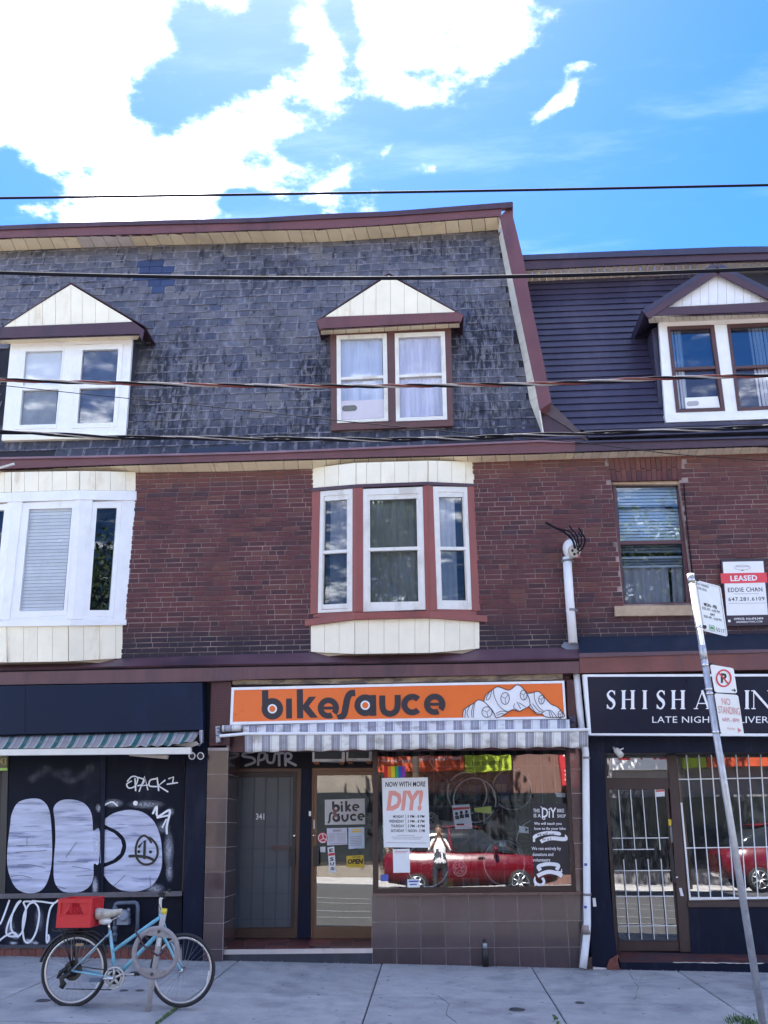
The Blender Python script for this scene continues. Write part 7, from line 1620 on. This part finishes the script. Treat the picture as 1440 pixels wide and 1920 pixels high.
# drivetrain (near side)
n = Vector((0, -1, 0)); cr = MB(); cr.torus(BB + n * .055, X_, Z_, .086, .009, 36, 6, .4); cr.torus(BB + n * .05, X_, Z_, .060, .006, 30, 6, .4)
for i in range(5):
    a = i * 2 * math.pi / 5 + .4; cr.tube([BB + n * .056, BB + n * .056 + (X_ * math.cos(a) + Z_ * math.sin(a)) * .084], [.016, .008], 6)
cr.build('crankset', mat('crank_alloy', (.55, .54, .52), .35, metal=.7, var=.2), bike); MB().lathe(BB + n * .02, n, [(0, .055), (.015, .055)], 20).build('inner_chainring', PLASTIC_BK, bike)
for d, p in ((1, (188, 1833.5)), (-1, (247, 1829))):
    e = b2(*p, -.075 if d > 0 else .075); MB().tube([BB + n * (.07 * d), e], [.015, .011], 8).build('crank_arm', CHROME, bike)
    pd_ = MB(); pd_.box(e.x - .045, e.x + .045, e.y - (.09 if d > 0 else -.0), e.y - (0 if d > 0 else -.09), e.z - .013, e.z + .013); pd_.build('pedal', PLASTIC_BK if d < 0 else mat('pedal_blue_grey', (.10, .13, .19), .5), bike)
MB().lathe(hubR + n * .035, n, [(0, .052), (.010, .048), (.03, .022)], 18).build('sprockets', PLASTIC_BK, bike); MB().lathe(hubR + n * .03, n, [(0, .085), (.004, .085)], 20).build('spoke_guard', mat('guard_black', (.02, .02, .022), .3), bike)
dr = MB(); dr.tube([hubR + n * .08 + Vector((.0, 0, -.01)), b2(122, 1831, -.09), b2(126, 1842, -.09), b2(122, 1849, -.09)], [.02, .026, .03, .024], 8); dr.tube([b2(116, 1832, -.09), b2(120, 1820, -.08), b2(131, 1813, -.08)], [.018, .02, .016], 8); dr.build('rear_derailleur', PLASTIC_BK, bike)
MB().tube([b2(136, 1808, -.055), b2(217, 1819, -.055)], .0045, 5).build('chain', PLASTIC_BK, bike); MB().tube([b2(128, 1852, -.06), b2(212, 1854, -.055)], .0045, 5).build('chain', PLASTIC_BK, bike)
# mudguard, rack
MB().torus(hubR, X_, Z_, RW + .018, .014, 26, 6, 1.6, R(25), R(168)).build('mudguard', mat('mudguard_black', (.014, .015, .018), .4), bike)
rk = MB()
for d in (-.07, .07):
    rk.tube([b2(196, 1757, d * .5), b2(182, 1744.5, d), b2(104, 1744, d)], .006, 6)
    for x in (120, 128, 146): rk.tube([hubR + Vector((0, d * .9, .03)), b2(x, 1741, d)], .0055, 6)
rk.tube([b2(104, 1741, -.07), b2(104, 1741, .07)], .006, 6); rk.tube([b2(150, 1741, -.07), b2(150, 1741, .07)], .006, 6)
rk.build('rack', mat('rack_black', (.02, .02, .022), .4), bike)
MB().box(*(lambda c: (c.x - .035, c.x + .035, c.y - .02, c.y + .01, c.z - .01, c.z + .01))(b2(150, 1771, .0))).build('rear_reflector', mat('reflector_tan', (.45, .30, .16), .4), bike)
MB().prism([b2(391, 1820, -.01), b2(394.5, 1820.5, -.01), b2(391, 1842, -.01), b2(387, 1842, -.01)], (0, .015, 0)).build('wheel_reflector', PAPER, bike)
MB().tube([b2(203, 1757, -.03), b2(192, 1766, -.03), b2(178, 1776, -.03)], .011, 6).build('pump', PLASTIC_BK, bike)
# milk crate on the rack
CP = YP(YB_ - .16); c0 = CP.hit(104.3, 1739.8); c1 = CP.hit(168.5, 1739.8); CW = c1.x - c0.x; CD, CH = .32, (CP.hit(104, 1685.3) - CP.hit(104, 1739.8)).z
CR = mat('crate_red', (.60, .030, .038), .42, var=.1, scale=10, spec=.4)
crate = thing('milk_crate', (c0.x + CW / 2, c0.y + CD / 2, c0.z), 'red plastic milk crate with a triangular lattice on the bicycle rack', 'crate')
def crate_local(): 
    th = .012; x0, x1, y0, y1, z0, z1 = c0.x, c1.x, c0.y, c0.y + CD, c0.z, c0.z + CH
    body = MB(); fl_ = .008
    body.box(x0, x1, y0, y1, z0, z0 + .008)
    # posts and rims
    for sx in (x0, x1 - .028):
        for sy in (y0, y1 - .028): body.box(sx, sx + .028, sy, sy + .028, z0 + .0081, z1)
    for zz, hh in ((z1 - .030, .030), (z0 + .0082, .095)):
        body.box(x0 + .0281, x1 - .0281, y0 + .002, y0 + .010, zz, zz + hh); body.box(x0 + .0281, x1 - .0281, y1 - .010, y1 - .002, zz, zz + hh)
        body.box(x0 + .002, x0 + .010, y0 + .0281, y1 - .0281, zz, zz + hh); body.box(x1 - .010, x1 - .002, y0 + .0281, y1 - .0281, zz, zz + hh)
    for zz in (z1 - .006, z0 + .104, z1 - .036):
        body.box(x0 - .004, x1 + .004, y0 - .004, y0 - .0002, zz, zz + .006); body.box(x1 + .0002, x1 + .004, y0 + .0001, y1 + .004, zz, zz + .006)
    body.build('crate_body', CR, crate)
    za, zb_ = z0 + .1033, z1 - .0301; xa, xb = x0 + .0281, x1 - .0281; mid = (xa + xb) / 2
    for yy in (y0 + .014, y1 - .020):
        w = MB()
        w.prism([(xa, yy, za), (mid - .085, yy, za), (mid - .03, yy, zb_), (xa, yy, zb_)], (0, .006, 0)); w.build('side_panel', CR, crate); w = MB(); w.prism([(mid + .085, yy, za), (xb, yy, za), (xb, yy, zb_), (mid + .03, yy, zb_)], (0, .006, 0)); w.build('side_panel', CR, crate)
        l = MB()
        for i in range(-8, 9):
            for s in (-1, 1):
                xs_ = mid + i * .024; a = Vector((xs_, yy + (.001 if s > 0 else .0032), za)); h = zb_ - za; b = Vector((xs_ + s * h * .9, a.y, zb_)); n_ = 10; prev = None
                for j in range(n_):
                    p = lerp(a, b, j / n_); q = lerp(a, b, (j + 1) / n_); t = ((p.z + q.z) / 2 - za) / h; hw = lerp(.085, .03, t)
                    if abs((p.x + q.x) / 2 - mid) < hw and t < .62: l.tube([p, q], .0030, 4, cap=False)
        l.build('lattice', CR, crate)
    for xx in (x0 + .003, x1 - .009):
        s_ = MB(); n_ = 9
        for i in range(n_): yy = lerp(y0 + .03, y1 - .06, i / n_); s_.prism([(xx, yy, za), (xx, yy + .016, za), (xx, yy + .034, zb_), (xx, yy + .018, zb_)], (.006, 0, 0))
        s_.build('side_grille', CR, crate)
crate_local()
# ring post
YR = gp(277, 1897).y; RP = YP(YR); r2 = lambda x, y, d=0: RP.hit(x, y) + Vector((0, d, 0))
CAST = mat('cast_grey', (.30, .28, .29), .65, var=.2, scale=25, dirt=(.20, .17, .17), dirt_amt=.5, dirt_scale=8, bump=.2); POSTM = mat('post_grey', (.42, .41, .42), .5, var=.12, scale=12, dirt=(.35, .31, .29), dirt_amt=.4, dirt_scale=6)
rp_ = thing('bike_stand', r2(277, 1897), 'grey ring and post bicycle stand with a yellow cap', 'bike stand')
MB().tube([r2(276.5, 1898), r2(303, 1735), r2(308, 1708)], .0255, 14).build('post', POSTM, rp_); MB().tube([r2(307, 1713), r2(308.5, 1703.5)], [.0265, .0262], 14).build('cap', mat('yellow_cap', (.72, .60, .06), .5, var=.12), rp_)
rc = r2(294, 1785, -.032); dv = (r2(308, 1708) - r2(277, 1897)).normalized(); rx = Vector((dv.z, 0, -dv.x)); RR = (r2(339, 1785) - r2(249, 1785)).length / 2
mb = MB(); mb.torus(rc, rx, dv, RR - .023, .023, 44, 8, .42)
rg = mb.build('ring', CAST, rp_)
for s in (1, -1):
    m_ = MB(); n_ = 12; yb = rc + Vector((0, -.011, 0)); arc_ = [yb + rx * ((RR - .04) * math.sin(t)) + dv * (s * (RR - .04) * math.cos(t)) for t in [lerp(-.75, .75, i / n_) for i in range(n_ + 1)]]
    m_.prism(arc_, (0, .022, 0)); m_.build('ring_plate', CAST, rp_)
    c = rc + dv * (s * (RR - .045)) + Vector((0, -.012, 0)); MB().lathe(c, (0, -1, 0), [(0, .014), (.006, .014)], 12).build('bolt', mat('bolt_dark', (.06, .06, .065), .4, metal=.6), rp_)
k = Ink(RP, .033, auto=True); k.poly([(296, 1759), (302, 1759), (300, 1774), (294, 1774)]); k.build('sticker', mat('sticker_pale', (.60, .66, .66), .6, var=.3, scale=60), rp_)
ul = thing('bicycle_lock', r2(280, 1770), 'dark maroon bar lock looped through the bicycle frame and the ring post', 'lock')
MB().tube([q[0] for q in [(b2(256, 1744, .06),), (b2(256.5, 1743, -.02),), (r2(258, 1747, -.05),), (r2(275, 1772, -.075),), (r2(300, 1790, -.075),), (r2(304, 1788, -.06),), (r2(304, 1786, .05),), (b2(285, 1776, .07),), (b2(256, 1744, .06),)]], .0085, 8).build('lock_bar', mat('lock_maroon', (.060, .022, .026), .45), ul)
# weeds in the joints, utility lids
def weeds(label, pts, m_, n, h):
    mb = MB()
    for _ in range(n):
        (x, y, r) = random.choice(pts); p = gp(x + random.gauss(0, r), y + random.gauss(0, r * .35)); a = random.uniform(0, 6.28); l = h * random.uniform(.4, 1.1); d = Vector((math.cos(a), math.sin(a), 0)); w = d.cross(Z_) * random.uniform(.003, .009)
        q = p + d * l * .6 + Z_ * l; mm = p + d * l * .25 + Z_ * l * .6; mb.poly([p - w * .4, mm - w, q, mm + w, p + w * .4])
    o = mb.build('weeds', m_, None, fix=False); o['kind'] = 'stuff'; o['label'] = label; return o
WEED = mat('weed_green', (.07, .14, .03), .6, var=.4, scale=30)
weeds('low green weeds in the pavement joint below the front wheel', [(lerp(335, 293, t), lerp(1888, 1920, t), 1.5) for t in [i / 14 for i in range(15)]], WEED, 150, .022)
weeds('tuft of green weeds at the foot of the leaning pole', [(1395, 1918, 14), (1380, 1914, 10), (1408, 1922, 8)], WEED, 240, .04)
weeds('weeds in the pavement joint in front of the tiled wall', [(1042, 1912, 1.5), (1040, 1908, 1.5), (1046, 1920, 2)], WEED, 60, .02)
LID = mat('iron_lid', (.075, .072, .078), .6, metal=.3, var=.3, scale=30)
for i, (x, y, rx_, lab) in enumerate(((968, 1893.5, 16.5, 'round iron lid in the pavement before the tiled wall, the largest'), (1087, 1880.5, 9, 'small iron lid on the joint line before the right shop door'), (80, 1877, 15, 'round iron lid just left of the bicycle rear wheel'), (232, 1858, 9, 'small iron lid behind the bicycle crank'), (262, 1858, 9, 'small iron lid behind the ring post'))):
    p = gp(x, y); r = abs(gp(x + rx_, y).x - p.x); lid = tag(MB().lathe(p + Vector((0, 0, -.006)), (-.0247, .02, 1), [(0, r), (.010, r), (.012, r * .9)] , 24).build('utility_lid', LID, origin=p), lab, 'utility lid', 'lids set in the pavement')
    MB().torus(p + Vector((0, 0, .005)), Vector((1, 0, -.0247)).normalized(), Vector((0, 1, .02)).normalized(), r * .72, .004, 20, 5).build('lid_ridge', LID, lid)
# bicycles hung and stood in the shop window
def shop_bike(loc, rot, label, sc=1.0):
    c = dup(bike); c.location = loc; c.rotation_euler = rot; c.scale = (sc,) * 3; c['label'] = label; c['category'] = 'bicycle'; c['group'] = 'bicycles inside the shop window'
    for o in list(c.children_recursive):
        if o.name.split('.')[0] in ('saddle_bag', 'rear_reflector', 'pump', 'rack', 'wheel_reflector', 'mudguard'): bpy.data.objects.remove(o)
    for o in c.children_recursive:
        if o.data and o.data.materials and o.data.materials[0] in (BLUE, MATS['worn_stay']): 
            o.data = o.data.copy(); o.data.materials[0] = mat('bike_dark_red', (.10, .02, .02), .4)
    return c
p = YP(.55).hit(880, 1668); shop_bike((p.x, .55, p.z), (0, 0, R(14)), 'dark red bicycle standing behind the middle of the shop window')
p = YP(.95).hit(840, 1560); shop_bike((p.x, 1.0, p.z), (0, R(-28), R(8)), 'dark red bicycle hung tilted, high behind the shop glass')

# stock inside the shop
sh = thing('shop_shelf', (.3, 2.3, .16), 'dark open shelving at the back of the bike shop, behind the display glass', 'shelf')
for z in (.55, 1.0, 1.45, 1.9): MB().box(-.55, 1.55, 2.1, 2.5, z, z + .03).build('shelf_board', mat('shelf_wood', (.16, .10, .07), .7), sh)
for x in (-.55, .5, 1.52): MB().box(x, x + .03, 2.1, 2.5, .16, 2.2).build('upright', MATS['shelf_wood'], sh)
rnd = random.Random(11); cols = [('blue', (.04, .12, .50)), ('white', (.7, .7, .7)), ('yellow', (.7, .5, .05)), ('red', (.5, .04, .04)), ('teal', (.03, .30, .32)), ('brown', (.25, .14, .08)), ('pale blue', (.35, .5, .7)), ('grey', (.3, .3, .32))]
for li, z in enumerate((.58, 1.03, 1.48, 1.93)):
    x = -.48
    for i in range(4):
        w = rnd.uniform(.2, .36); h = rnd.uniform(.16, .36); cn, c = cols[(li * 3 + i * 2 + (li > 1)) % 8]; o = thing('stock_box', (x + w / 2, 2.25, z), '%s box on the %s shelf inside the bike shop, %s' % (cn, ('lowest', 'second', 'third', 'top')[li], ('at its left end', 'left of the middle', 'right of the middle', 'at its right end')[i]), 'box', 'boxes on the shop shelves')
        bm_ = mat('box_' + cn.replace(' ', '_'), c, .6); MB().box(x, x + w, 2.12, 2.4, z, z + h).build('carton', bm_, o); MB().box(x - .004, x + w + .004, 2.116, 2.404, z + h + .0005, z + h + .03).build('box_lid', bm_, o); MB().box(x + w * .2, x + w * .8, 2.1145, 2.1195, z + h * .3, z + h * .65).build('box_label', PAPER, o); x += w + rnd.uniform(.05, .2)
for i, (px, py, y, r) in enumerate(((890, 1500, .7, .30), (1010, 1580, .9, .31), (960, 1480, 1.3, .29))):
    c = YP(y).hit(px, py); w = thing('wheelset', c, ('loose bicycle wheel hung high behind the shop glass', 'loose bicycle wheel behind the lettered board in the shop', 'loose bicycle wheel hung deepest in the shop')[i], 'wheel', 'loose wheels hung in the shop'); MB().torus(c, X_, Z_, r, .016, 36, 6).build('tyre', RUBBER, w); MB().torus(c, X_, Z_, r - .024, .011, 36, 6).build('rim', ALU, w)
    s_ = MB()
    for k_ in range(20): a = k_ * math.pi / 10; s_.tube([c + (X_ * math.cos(a) + Z_ * math.sin(a)) * .02, c + (X_ * math.cos(a + .2) + Z_ * math.sin(a + .2)) * (r - .03)], .0014, 4, cap=False)
    s_.build('spokes', SPOKE, w); MB().tube([c + Vector((0, 0, r)), Vector((c.x, c.y, 3.2))], .006, 5).build('hook', PLASTIC_BK, w)

mb = MB(); rnd = random.Random(5)
for _ in range(260):
    x = rnd.uniform(-5.4, 4.2); y = -.03 - abs(rnd.gauss(0, .035)) - (.0 if rnd.random() > .15 else rnd.uniform(0, 1.6)); y = min(y, -.13 if x < -2.5 or 1.6 < x < 2.2 else -.05); r = rnd.uniform(.003, .011); p = Vector((x, y, pave_z(x, y) + r * .3))
    mb.prism([p + Vector((math.cos(a) * r * rnd.uniform(.6, 1.3), math.sin(a) * r * rnd.uniform(.5, 1.2), 0)) for a in (0, 1.3, 2.6, 3.9, 5.2)], (0, 0, r * .7))
o = mb.build('grit', mat('grit', (.22, .20, .19), .9, var=.5, scale=60), None); o['kind'] = 'stuff'; o['label'] = 'grit and crumbs along the foot of the shop walls'
# ------------------------------------------------------------------ the other side of the street (seen in the glass)
def opp(name, x0, x1, h, col, label, y=-19.2, shop=(.05, .05, .06)):
    zb = road_z((x0 + x1) / 2, 0) + .1; o = thing(name, ((x0 + x1) / 2, y, zb), label, 'building', 'buildings across the street'); cm = mat('opp_' + label[:12], col, .85, var=.15, scale=3)
    mb = MB(); mb.box(x0 + .01, x1 - .01, y - 8, y, zb, zb + h); mb.build('wall', cm, o)
    mb = MB(); mb.box(x0 + .2, x1 - .2, y + .002, y + .06, zb + .5, zb + 2.7); mb.build('shop_front', mat('opp_glass', (.03, .035, .04), .15, spec=.6), o)
    n = max(2, int((x1 - x0) / 1.9)); st_ = (x1 - x0) / n; z = zb + 4.6
    while z + 1.6 < zb + h:
        for i in range(n):
            xc = x0 + (i + .5) * st_; w = MB(); w.box(xc - .5, xc + .5, y + .002, y + .08, z, z + 1.5); w = w.build('window', WHITE, o); MB().box(xc - .43, xc + .43, y + .081, y + .09, z + .07, z + 1.43).build('pane', MATS['opp_glass'], w)
        z += 2.6
    mb = MB(); mb.box(x0, x1, y + .002, y + .35, zb + h - .3, zb + h + .05); mb.build('cornice', CORN_F, o); return o
opp('shop_building', -14, -7.2, 7.4, (.22, .16, .13), 'sunlit tan brick shop building straight across, far left')
opp('shop_building', -7.2, -1.4, 6.6, (.26, .225, .19), 'sunlit cream shop building across the street under the leafy tree')
opp('shop_building', -1.4, 4.6, 6.9, (.20, .11, .09), 'sunlit red brick shop building across from the shop window')
opp('shop_building', 4.6, 11.5, 7.6, (.24, .23, .235), 'sunlit grey shop building across from the navy sign')
def opp_sign(x0, x1, z0, z1, m_, label, texts, y=-18.75):
    o = tag(MB().box(x0, x1, y - .35, y, z0, z1).build('shop_sign', m_, origin=(x0, y, z0)), label, 'sign', 'shop signs across the street')
    pl = Pl((0, y, 0), (0, 1, 0))
    for (s_, u0, v0, u1, v1, mm) in texts:
        cu = bpy.data.curves.new('t', 'FONT'); cu.body = s_; cu.resolution_u = 1; ob = bpy.data.objects.new('t', cu); me = bpy.data.meshes.new_from_object(ob); vs_ = [v.co.copy() for v in me.vertices]
        a0, a1, b0, b1 = min(v.x for v in vs_), max(v.x for v in vs_), min(v.y for v in vs_), max(v.y for v in vs_); mb = MB()
        mb.add([(lerp(x1, x0, lerp(u0, u1, (v.x - a0) / (a1 - a0))), y + .006, lerp(z1, z0, lerp(v1, v0, (v.y - b0) / (b1 - b0)))) for v in vs_])
        for p in me.polygons: mb.face(p.vertices)
        bpy.data.objects.remove(ob); bpy.data.curves.remove(cu); bpy.data.meshes.remove(me); mb.build('lettering', mm, o, fix=False)
    return o
OR2 = mat('banner_orange_red', (.62, .10, .035), .5); LIME = mat('banner_lime', (.50, .62, .05), .5)
T1 = [('1-Stop Shop + Household + Hardware', .05, .08, .95, .26, INK_W), ('Beauty + First Aid + Gifts + Watch + Gems + Grocery + Drinks', .03, .34, .97, .50, INK_W), ('Books + Stationery + Office + Biz Supply + Direct Sale + LED', .03, .58, .97, .74, INK_W)]
opp_sign(-2.1, 1.0, 3.35, 4.35, OR2, 'orange red shop banner across the street, first from the tree', T1)
opp_sign(1.03, 2.55, 3.25, 4.35, LIME, 'lime banner across the street with copy service words', [('PRINT/COPY/SCAN/FAX', .04, .32, .96, .50, INK_R), ('Home Services', .2, .62, .85, .80, INK_BK)])
opp_sign(8.3, 9.0, 3.35, 4.45, LIME, 'narrow lime banner across the street by the second orange one', [('Home', .1, .5, .9, .7, INK_BK)])
opp_sign(9.03, 12.4, 3.35, 4.45, OR2, 'second orange red shop banner across the street, far right', T1)
opp_sign(5.95, 8.1, 3.3, 4.5, PAPER, 'white shop sign with red letters across the street', [('LIVE', .1, .15, .9, .75, INK_R)])
opp_sign(4.15, 4.7, 2.75, 4.4, INK_R, 'narrow upright red and white sign across the street', [('VE', .15, .70, .85, .92, INK_W), ('B', .2, .08, .85, .5, INK_W)])
# parked red car
CARP = mat('car_red', (.125, .004, .012), .25, var=.03, spec=.6, coat=.8); CGL = mat('car_glass', (.02, .024, .028), .08, spec=.7)
CY = -14.9; cx0 = -1.35; zc = road_z(0, 0) + .003
car = thing('parked_car', (cx0 + 2.3, CY, zc), 'dark red parked car across the road behind the camera', 'car')
def loft(sec, name, m_, par):
    mb = MB(); mb.smooth = True; rr = []
    for x, pts in sec:
        full = [(y, z) for y, z in pts] + [(-y, z) for y, z in reversed(pts)]; rr.append((mb.add([(cx0 + x, CY + y, zc + z * 1.17) for y, z in full]), len(full)))
    for (a, n_), (b, _) in zip(rr, rr[1:]):
        for i in range(n_): mb.face((a + i, a + (i + 1) % n_, b + (i + 1) % n_, b + i))
    mb.smooth = False; mb.face([rr[0][0] + i for i in range(rr[0][1])]); mb.face([rr[-1][0] + i for i in range(rr[-1][1])]); return mb.build(name, m_, par)
def sec(x, zl, zbelt, w): return (x, [(w * .86, zl), (w, zl + .12), (w * 1.0, (zl + zbelt) / 2), (w * .96, zbelt - .04), (w * .80, zbelt)])
loft([sec(0, .42, .82, .72), sec(.12, .30, .93, .84), sec(.7, .25, 1.0, .90), sec(1.6, .22, 1.0, .91), sec(2.9, .22, .98, .91), sec(3.5, .24, .93, .90), sec(4.1, .28, .84, .86), sec(4.5, .34, .74, .76), sec(4.62, .42, .62, .62)], 'body', CARP, car)
gh = lambda x, z, w, wt: (x, [(w, .985), (w, 1.0), ((w + wt) / 2, (1 + z) / 2), (wt, z - .03), (wt * .8, z)])
loft([gh(.35, 1.03, .80, .74), gh(.75, 1.30, .80, .66), gh(1.3, 1.46, .80, .62), gh(2.2, 1.48, .80, .62), gh(2.7, 1.40, .80, .63), gh(3.25, 1.12, .80, .70), gh(3.5, 1.03, .80, .74)], 'cabin_glass', CGL, car)
loft([(1.0, [(.60, 1.43), (.58, 1.455), (.4, 1.47)]), (1.4, [(.63, 1.475), (.60, 1.49), (.4, 1.50)]), (2.2, [(.63, 1.49), (.60, 1.505), (.4, 1.515)]), (2.62, [(.62, 1.43), (.60, 1.45), (.4, 1.46)])], 'roof', CARP, car)
for x in (1.75,): MB().prism([(cx0 + x, CY + .80, zc + 1.17), (cx0 + x + .08, CY + .80, zc + 1.17), (cx0 + x + .06, CY + .635, zc + 1.72), (cx0 + x, CY + .635, zc + 1.72)], (0, .012, 0)).build('door_pillar', CARP, car)
for x in (.88, 3.62):
    for s in (1, -1):
        c = Vector((cx0 + x, CY + s * .80, zc + .33)); w = MB().lathe(c - Vector((0, s * .1, 0)), (0, s, 0), [(0, .30), (.02, .33), (.18, .33), (.215, .30), (.22, .225)], 28).build('wheel', RUBBER, car)
        r_ = MB()
        for i in range(7):
            a = i * 2 * math.pi / 7; d = Vector((math.cos(a), 0, math.sin(a))); r_.tube([c + Vector((0, s * .122, 0)), c + d * .22 + Vector((0, s * .125, 0))], [.03, .022], 5)
        r_.torus(c + Vector((0, s * .12, 0)), X_, Z_, .222, .014, 26, 6); r_.build('rim', ALU, w)
for s in (1, -1): MB().sphere((cx0 + 4.36, CY + s * .66, zc + .79), .15, 10, 6, (1.3, .7, .5)).build('headlight', mat('lamp_clear', (.75, .75, .72), .15, spec=.7), car); MB().sphere((cx0 + 3.0, CY + s * .98, zc + 1.22), .1, 8, 6, (.7, 1, .7)).build('mirror', CARP, car)
MB().box(cx0 + 1.3, cx0 + 1.5, CY + .90, CY + .92, zc + 1.0, zc + 1.03).build('door_handle', CHROME, car); MB().box(cx0 + 2.5, cx0 + 2.7, CY + .90, CY + .92, zc + 1.0, zc + 1.03).build('door_handle', CHROME, car)
car2 = dup(car); car2.location.x = 10.1; car2['label'] = 'second dark red car added before the grey shop for a window reflection'; car['group'] = car2['group'] = 'cars parked across the road'  # added car, stands in for a reflection in the right shop window
# the photographer, in white shirt and dark trousers
px_ = .12; py_ = -12.22; zg = road_z(px_, py_)
J = {}
def jv(n, x, y, z, r, p): J[n] = (Vector((px_ + x, py_ + y, zg + z)), r, p)
jv('pel', 0, 0, .92, .15, None); jv('waist', 0, .01, 1.08, .135, 'pel'); jv('chest', 0, .0, 1.28, .155, 'waist'); jv('neckb', 0, -.01, 1.45, .075, 'chest'); jv('neck', 0, .01, 1.53, .055, 'neckb'); jv('h1', 0, .035, 1.60, .075, 'neck'); jv('h2', 0, .02, 1.69, .088, 'h1'); jv('h3', 0, .01, 1.76, .06, 'h2')
for s, n_ in ((-1, 'l'), (1, 'r')):
    jv(n_ + 'sh', s * .17, -.01, 1.40, .068, 'chest'); jv(n_ + 'el', s * .25, .14, 1.20, .048, n_ + 'sh'); jv(n_ + 'wr', s * .075, .30, 1.47, .030, n_ + 'el'); jv(n_ + 'ha', s * .055, .335, 1.55, .033, n_ + 'wr')
    for f_ in range(4): jv('%sf%d' % (n_, f_), s * (.05 - .004 * f_), .365, 1.555 + .022 * f_, .0095, n_ + 'ha'); jv('%sg%d' % (n_, f_), s * (.028 - .004 * f_), .385, 1.56 + .024 * f_, .008, '%sf%d' % (n_, f_))
    jv(n_ + 't0', s * .045, .33, 1.59, .011, n_ + 'ha'); jv(n_ + 't1', s * .025, .35, 1.625, .009, n_ + 't0')
    jv(n_ + 'hip', s * .095, 0, .86, .105, 'pel'); jv(n_ + 'kn', s * .11, .02, .48, .068, n_ + 'hip'); jv(n_ + 'an', s * .12, -.02, .10, .045, n_ + 'kn'); jv(n_ + 'to', s * .14, .13, .045, .04, n_ + 'an')
names = list(J); me = bpy.data.meshes.new('person'); o_ = Vector((px_, py_, zg))
me.from_pydata([tuple(J[n_][0] - o_) for n_ in names], [(names.index(J[n_][2]), i) for i, n_ in enumerate(names) if J[n_][2]], [])
tmp = bpy.data.objects.new('person', me); COL.objects.link(tmp); tmp.modifiers.new('s', 'SKIN'); 
for i, n_ in enumerate(names): me.skin_vertices[0].data[i].radius = (J[n_][1],) * 2; me.skin_vertices[0].data[i].use_root = (i == 0)
tmp.modifiers.new('u', 'SUBSURF').levels = 2
dg = bpy.context.evaluated_depsgraph_get(); pm = bpy.data.meshes.new_from_object(tmp.evaluated_get(dg)); bpy.data.objects.remove(tmp)
for mm in (mat('skin', (.42, .24, .17), .55), mat('white_shirt', (.78, .78, .80), .8), mat('dark_trousers', (.025, .028, .038), .8), PLASTIC_BK): pm.materials.append(mm)
for p in pm.polygons:
    c = p.center; p.use_smooth = True
    p.material_index = 3 if c.z < .10 else 2 if c.z < .97 else 0 if (c.z > 1.47 and abs(c.x) < .13) or c.y > .20 else 1
per = bpy.data.objects.new('person', pm); COL.objects.link(per); per.location = o_; tag(per, 'person in white shirt and dark trousers holding up a phone behind the camera', 'person')
hm = MB().sphere(o_ + Vector((0, -.015, 1.72)), .098, 14, 10, (.92, 1.05, 1.0)); hm.v = [v for v in hm.v]; hm.build('hair', mat('dark_hair', (.02, .015, .012), .6), per)
fa = MB().sphere(o_ + Vector((0, .115, 1.655)), .014, 8, 6, (.8, 1.2, 1.4)); fa.build('nose', MATS['skin'], per)
for s in (-1, 1): MB().sphere(o_ + Vector((s * .032, .098, 1.685)), .011, 8, 6).build('eye', PLASTIC_BK, per); MB().sphere(o_ + Vector((s * .085, .01, 1.665)), .022, 8, 6, (.5, .8, 1.3)).build('ear', MATS['skin'], per)
MB().box(px_ - .025, px_ + .025, py_ + .098, py_ + .104, zg + 1.615, zg + 1.622).build('mouth', mat('lip', (.30, .10, .09), .6), per)
tag(MB().box(CAM.x - .036, CAM.x + .036, CAM.y - .075, CAM.y - .065, CAM.z - .075, CAM.z + .075).build('phone', PLASTIC_BK, origin=CAM + Vector((0, -.07, 0))), 'black phone held up in front of the person in the white shirt', 'phone')
# leafy tree across the street
def tree(x, y, h, label):
    zb = road_z(x, y) + .13; t = thing('street_tree', (x, y, zb), label, 'tree', 'street trees across the street'); b = MB(); o = Vector((x, y, zb)); b.tube([o, o + Vector((.05, 0, 1.5)), o + Vector((-.02, .05, h * .55)), o + Vector((.05, 0, h * .8))], [.16, .12, .09, .04], 10)
    tips = []
    for i in range(9):
        a = i * 2.4; p = o + Vector((0, 0, h * (.46 + .05 * i))); q = p + Vector((math.cos(a) * 1.5, math.sin(a) * 1.1, .9)); b.tube([p, lerp(p, q, .5) + Vector((0, 0, .1)), q], [.06, .04, .015], 6); tips.append(q)
    b.build('trunk', mat('bark', (.09, .065, .05), .9, var=.3), t); l = MB(); rnd = random.Random(3)
    for _ in range(5200):
        c = rnd.choice(tips + [o + Vector((0, 0, h * .8))]) + Vector((rnd.gauss(0, .7), rnd.gauss(0, .5), rnd.gauss(0, .6))); a = Vector((rnd.uniform(-1, 1), rnd.uniform(-1, 1), rnd.uniform(-1, 1))).normalized(); b_ = a.cross(Vector((rnd.uniform(-1, 1), rnd.uniform(-1, 1), .3))).normalized(); s = rnd.uniform(.08, .17)
        l.poly([c - a * s, c + b_ * s * .5, c + a * s, c - b_ * s * .5])
    l.build('crown', mat('leaf', (.055, .095, .025), .6, var=.4, scale=2), t, fix=False)
tree(-.5, -17.0, 13.0, 'tall leafy street tree across the road, right behind the red car'); tree(7.4, -16.6, 11.5, 'leafy street tree across the road, before the grey shop'); tree(-12.6, -17.0, 12.5, 'leafy street tree across the road, far left')
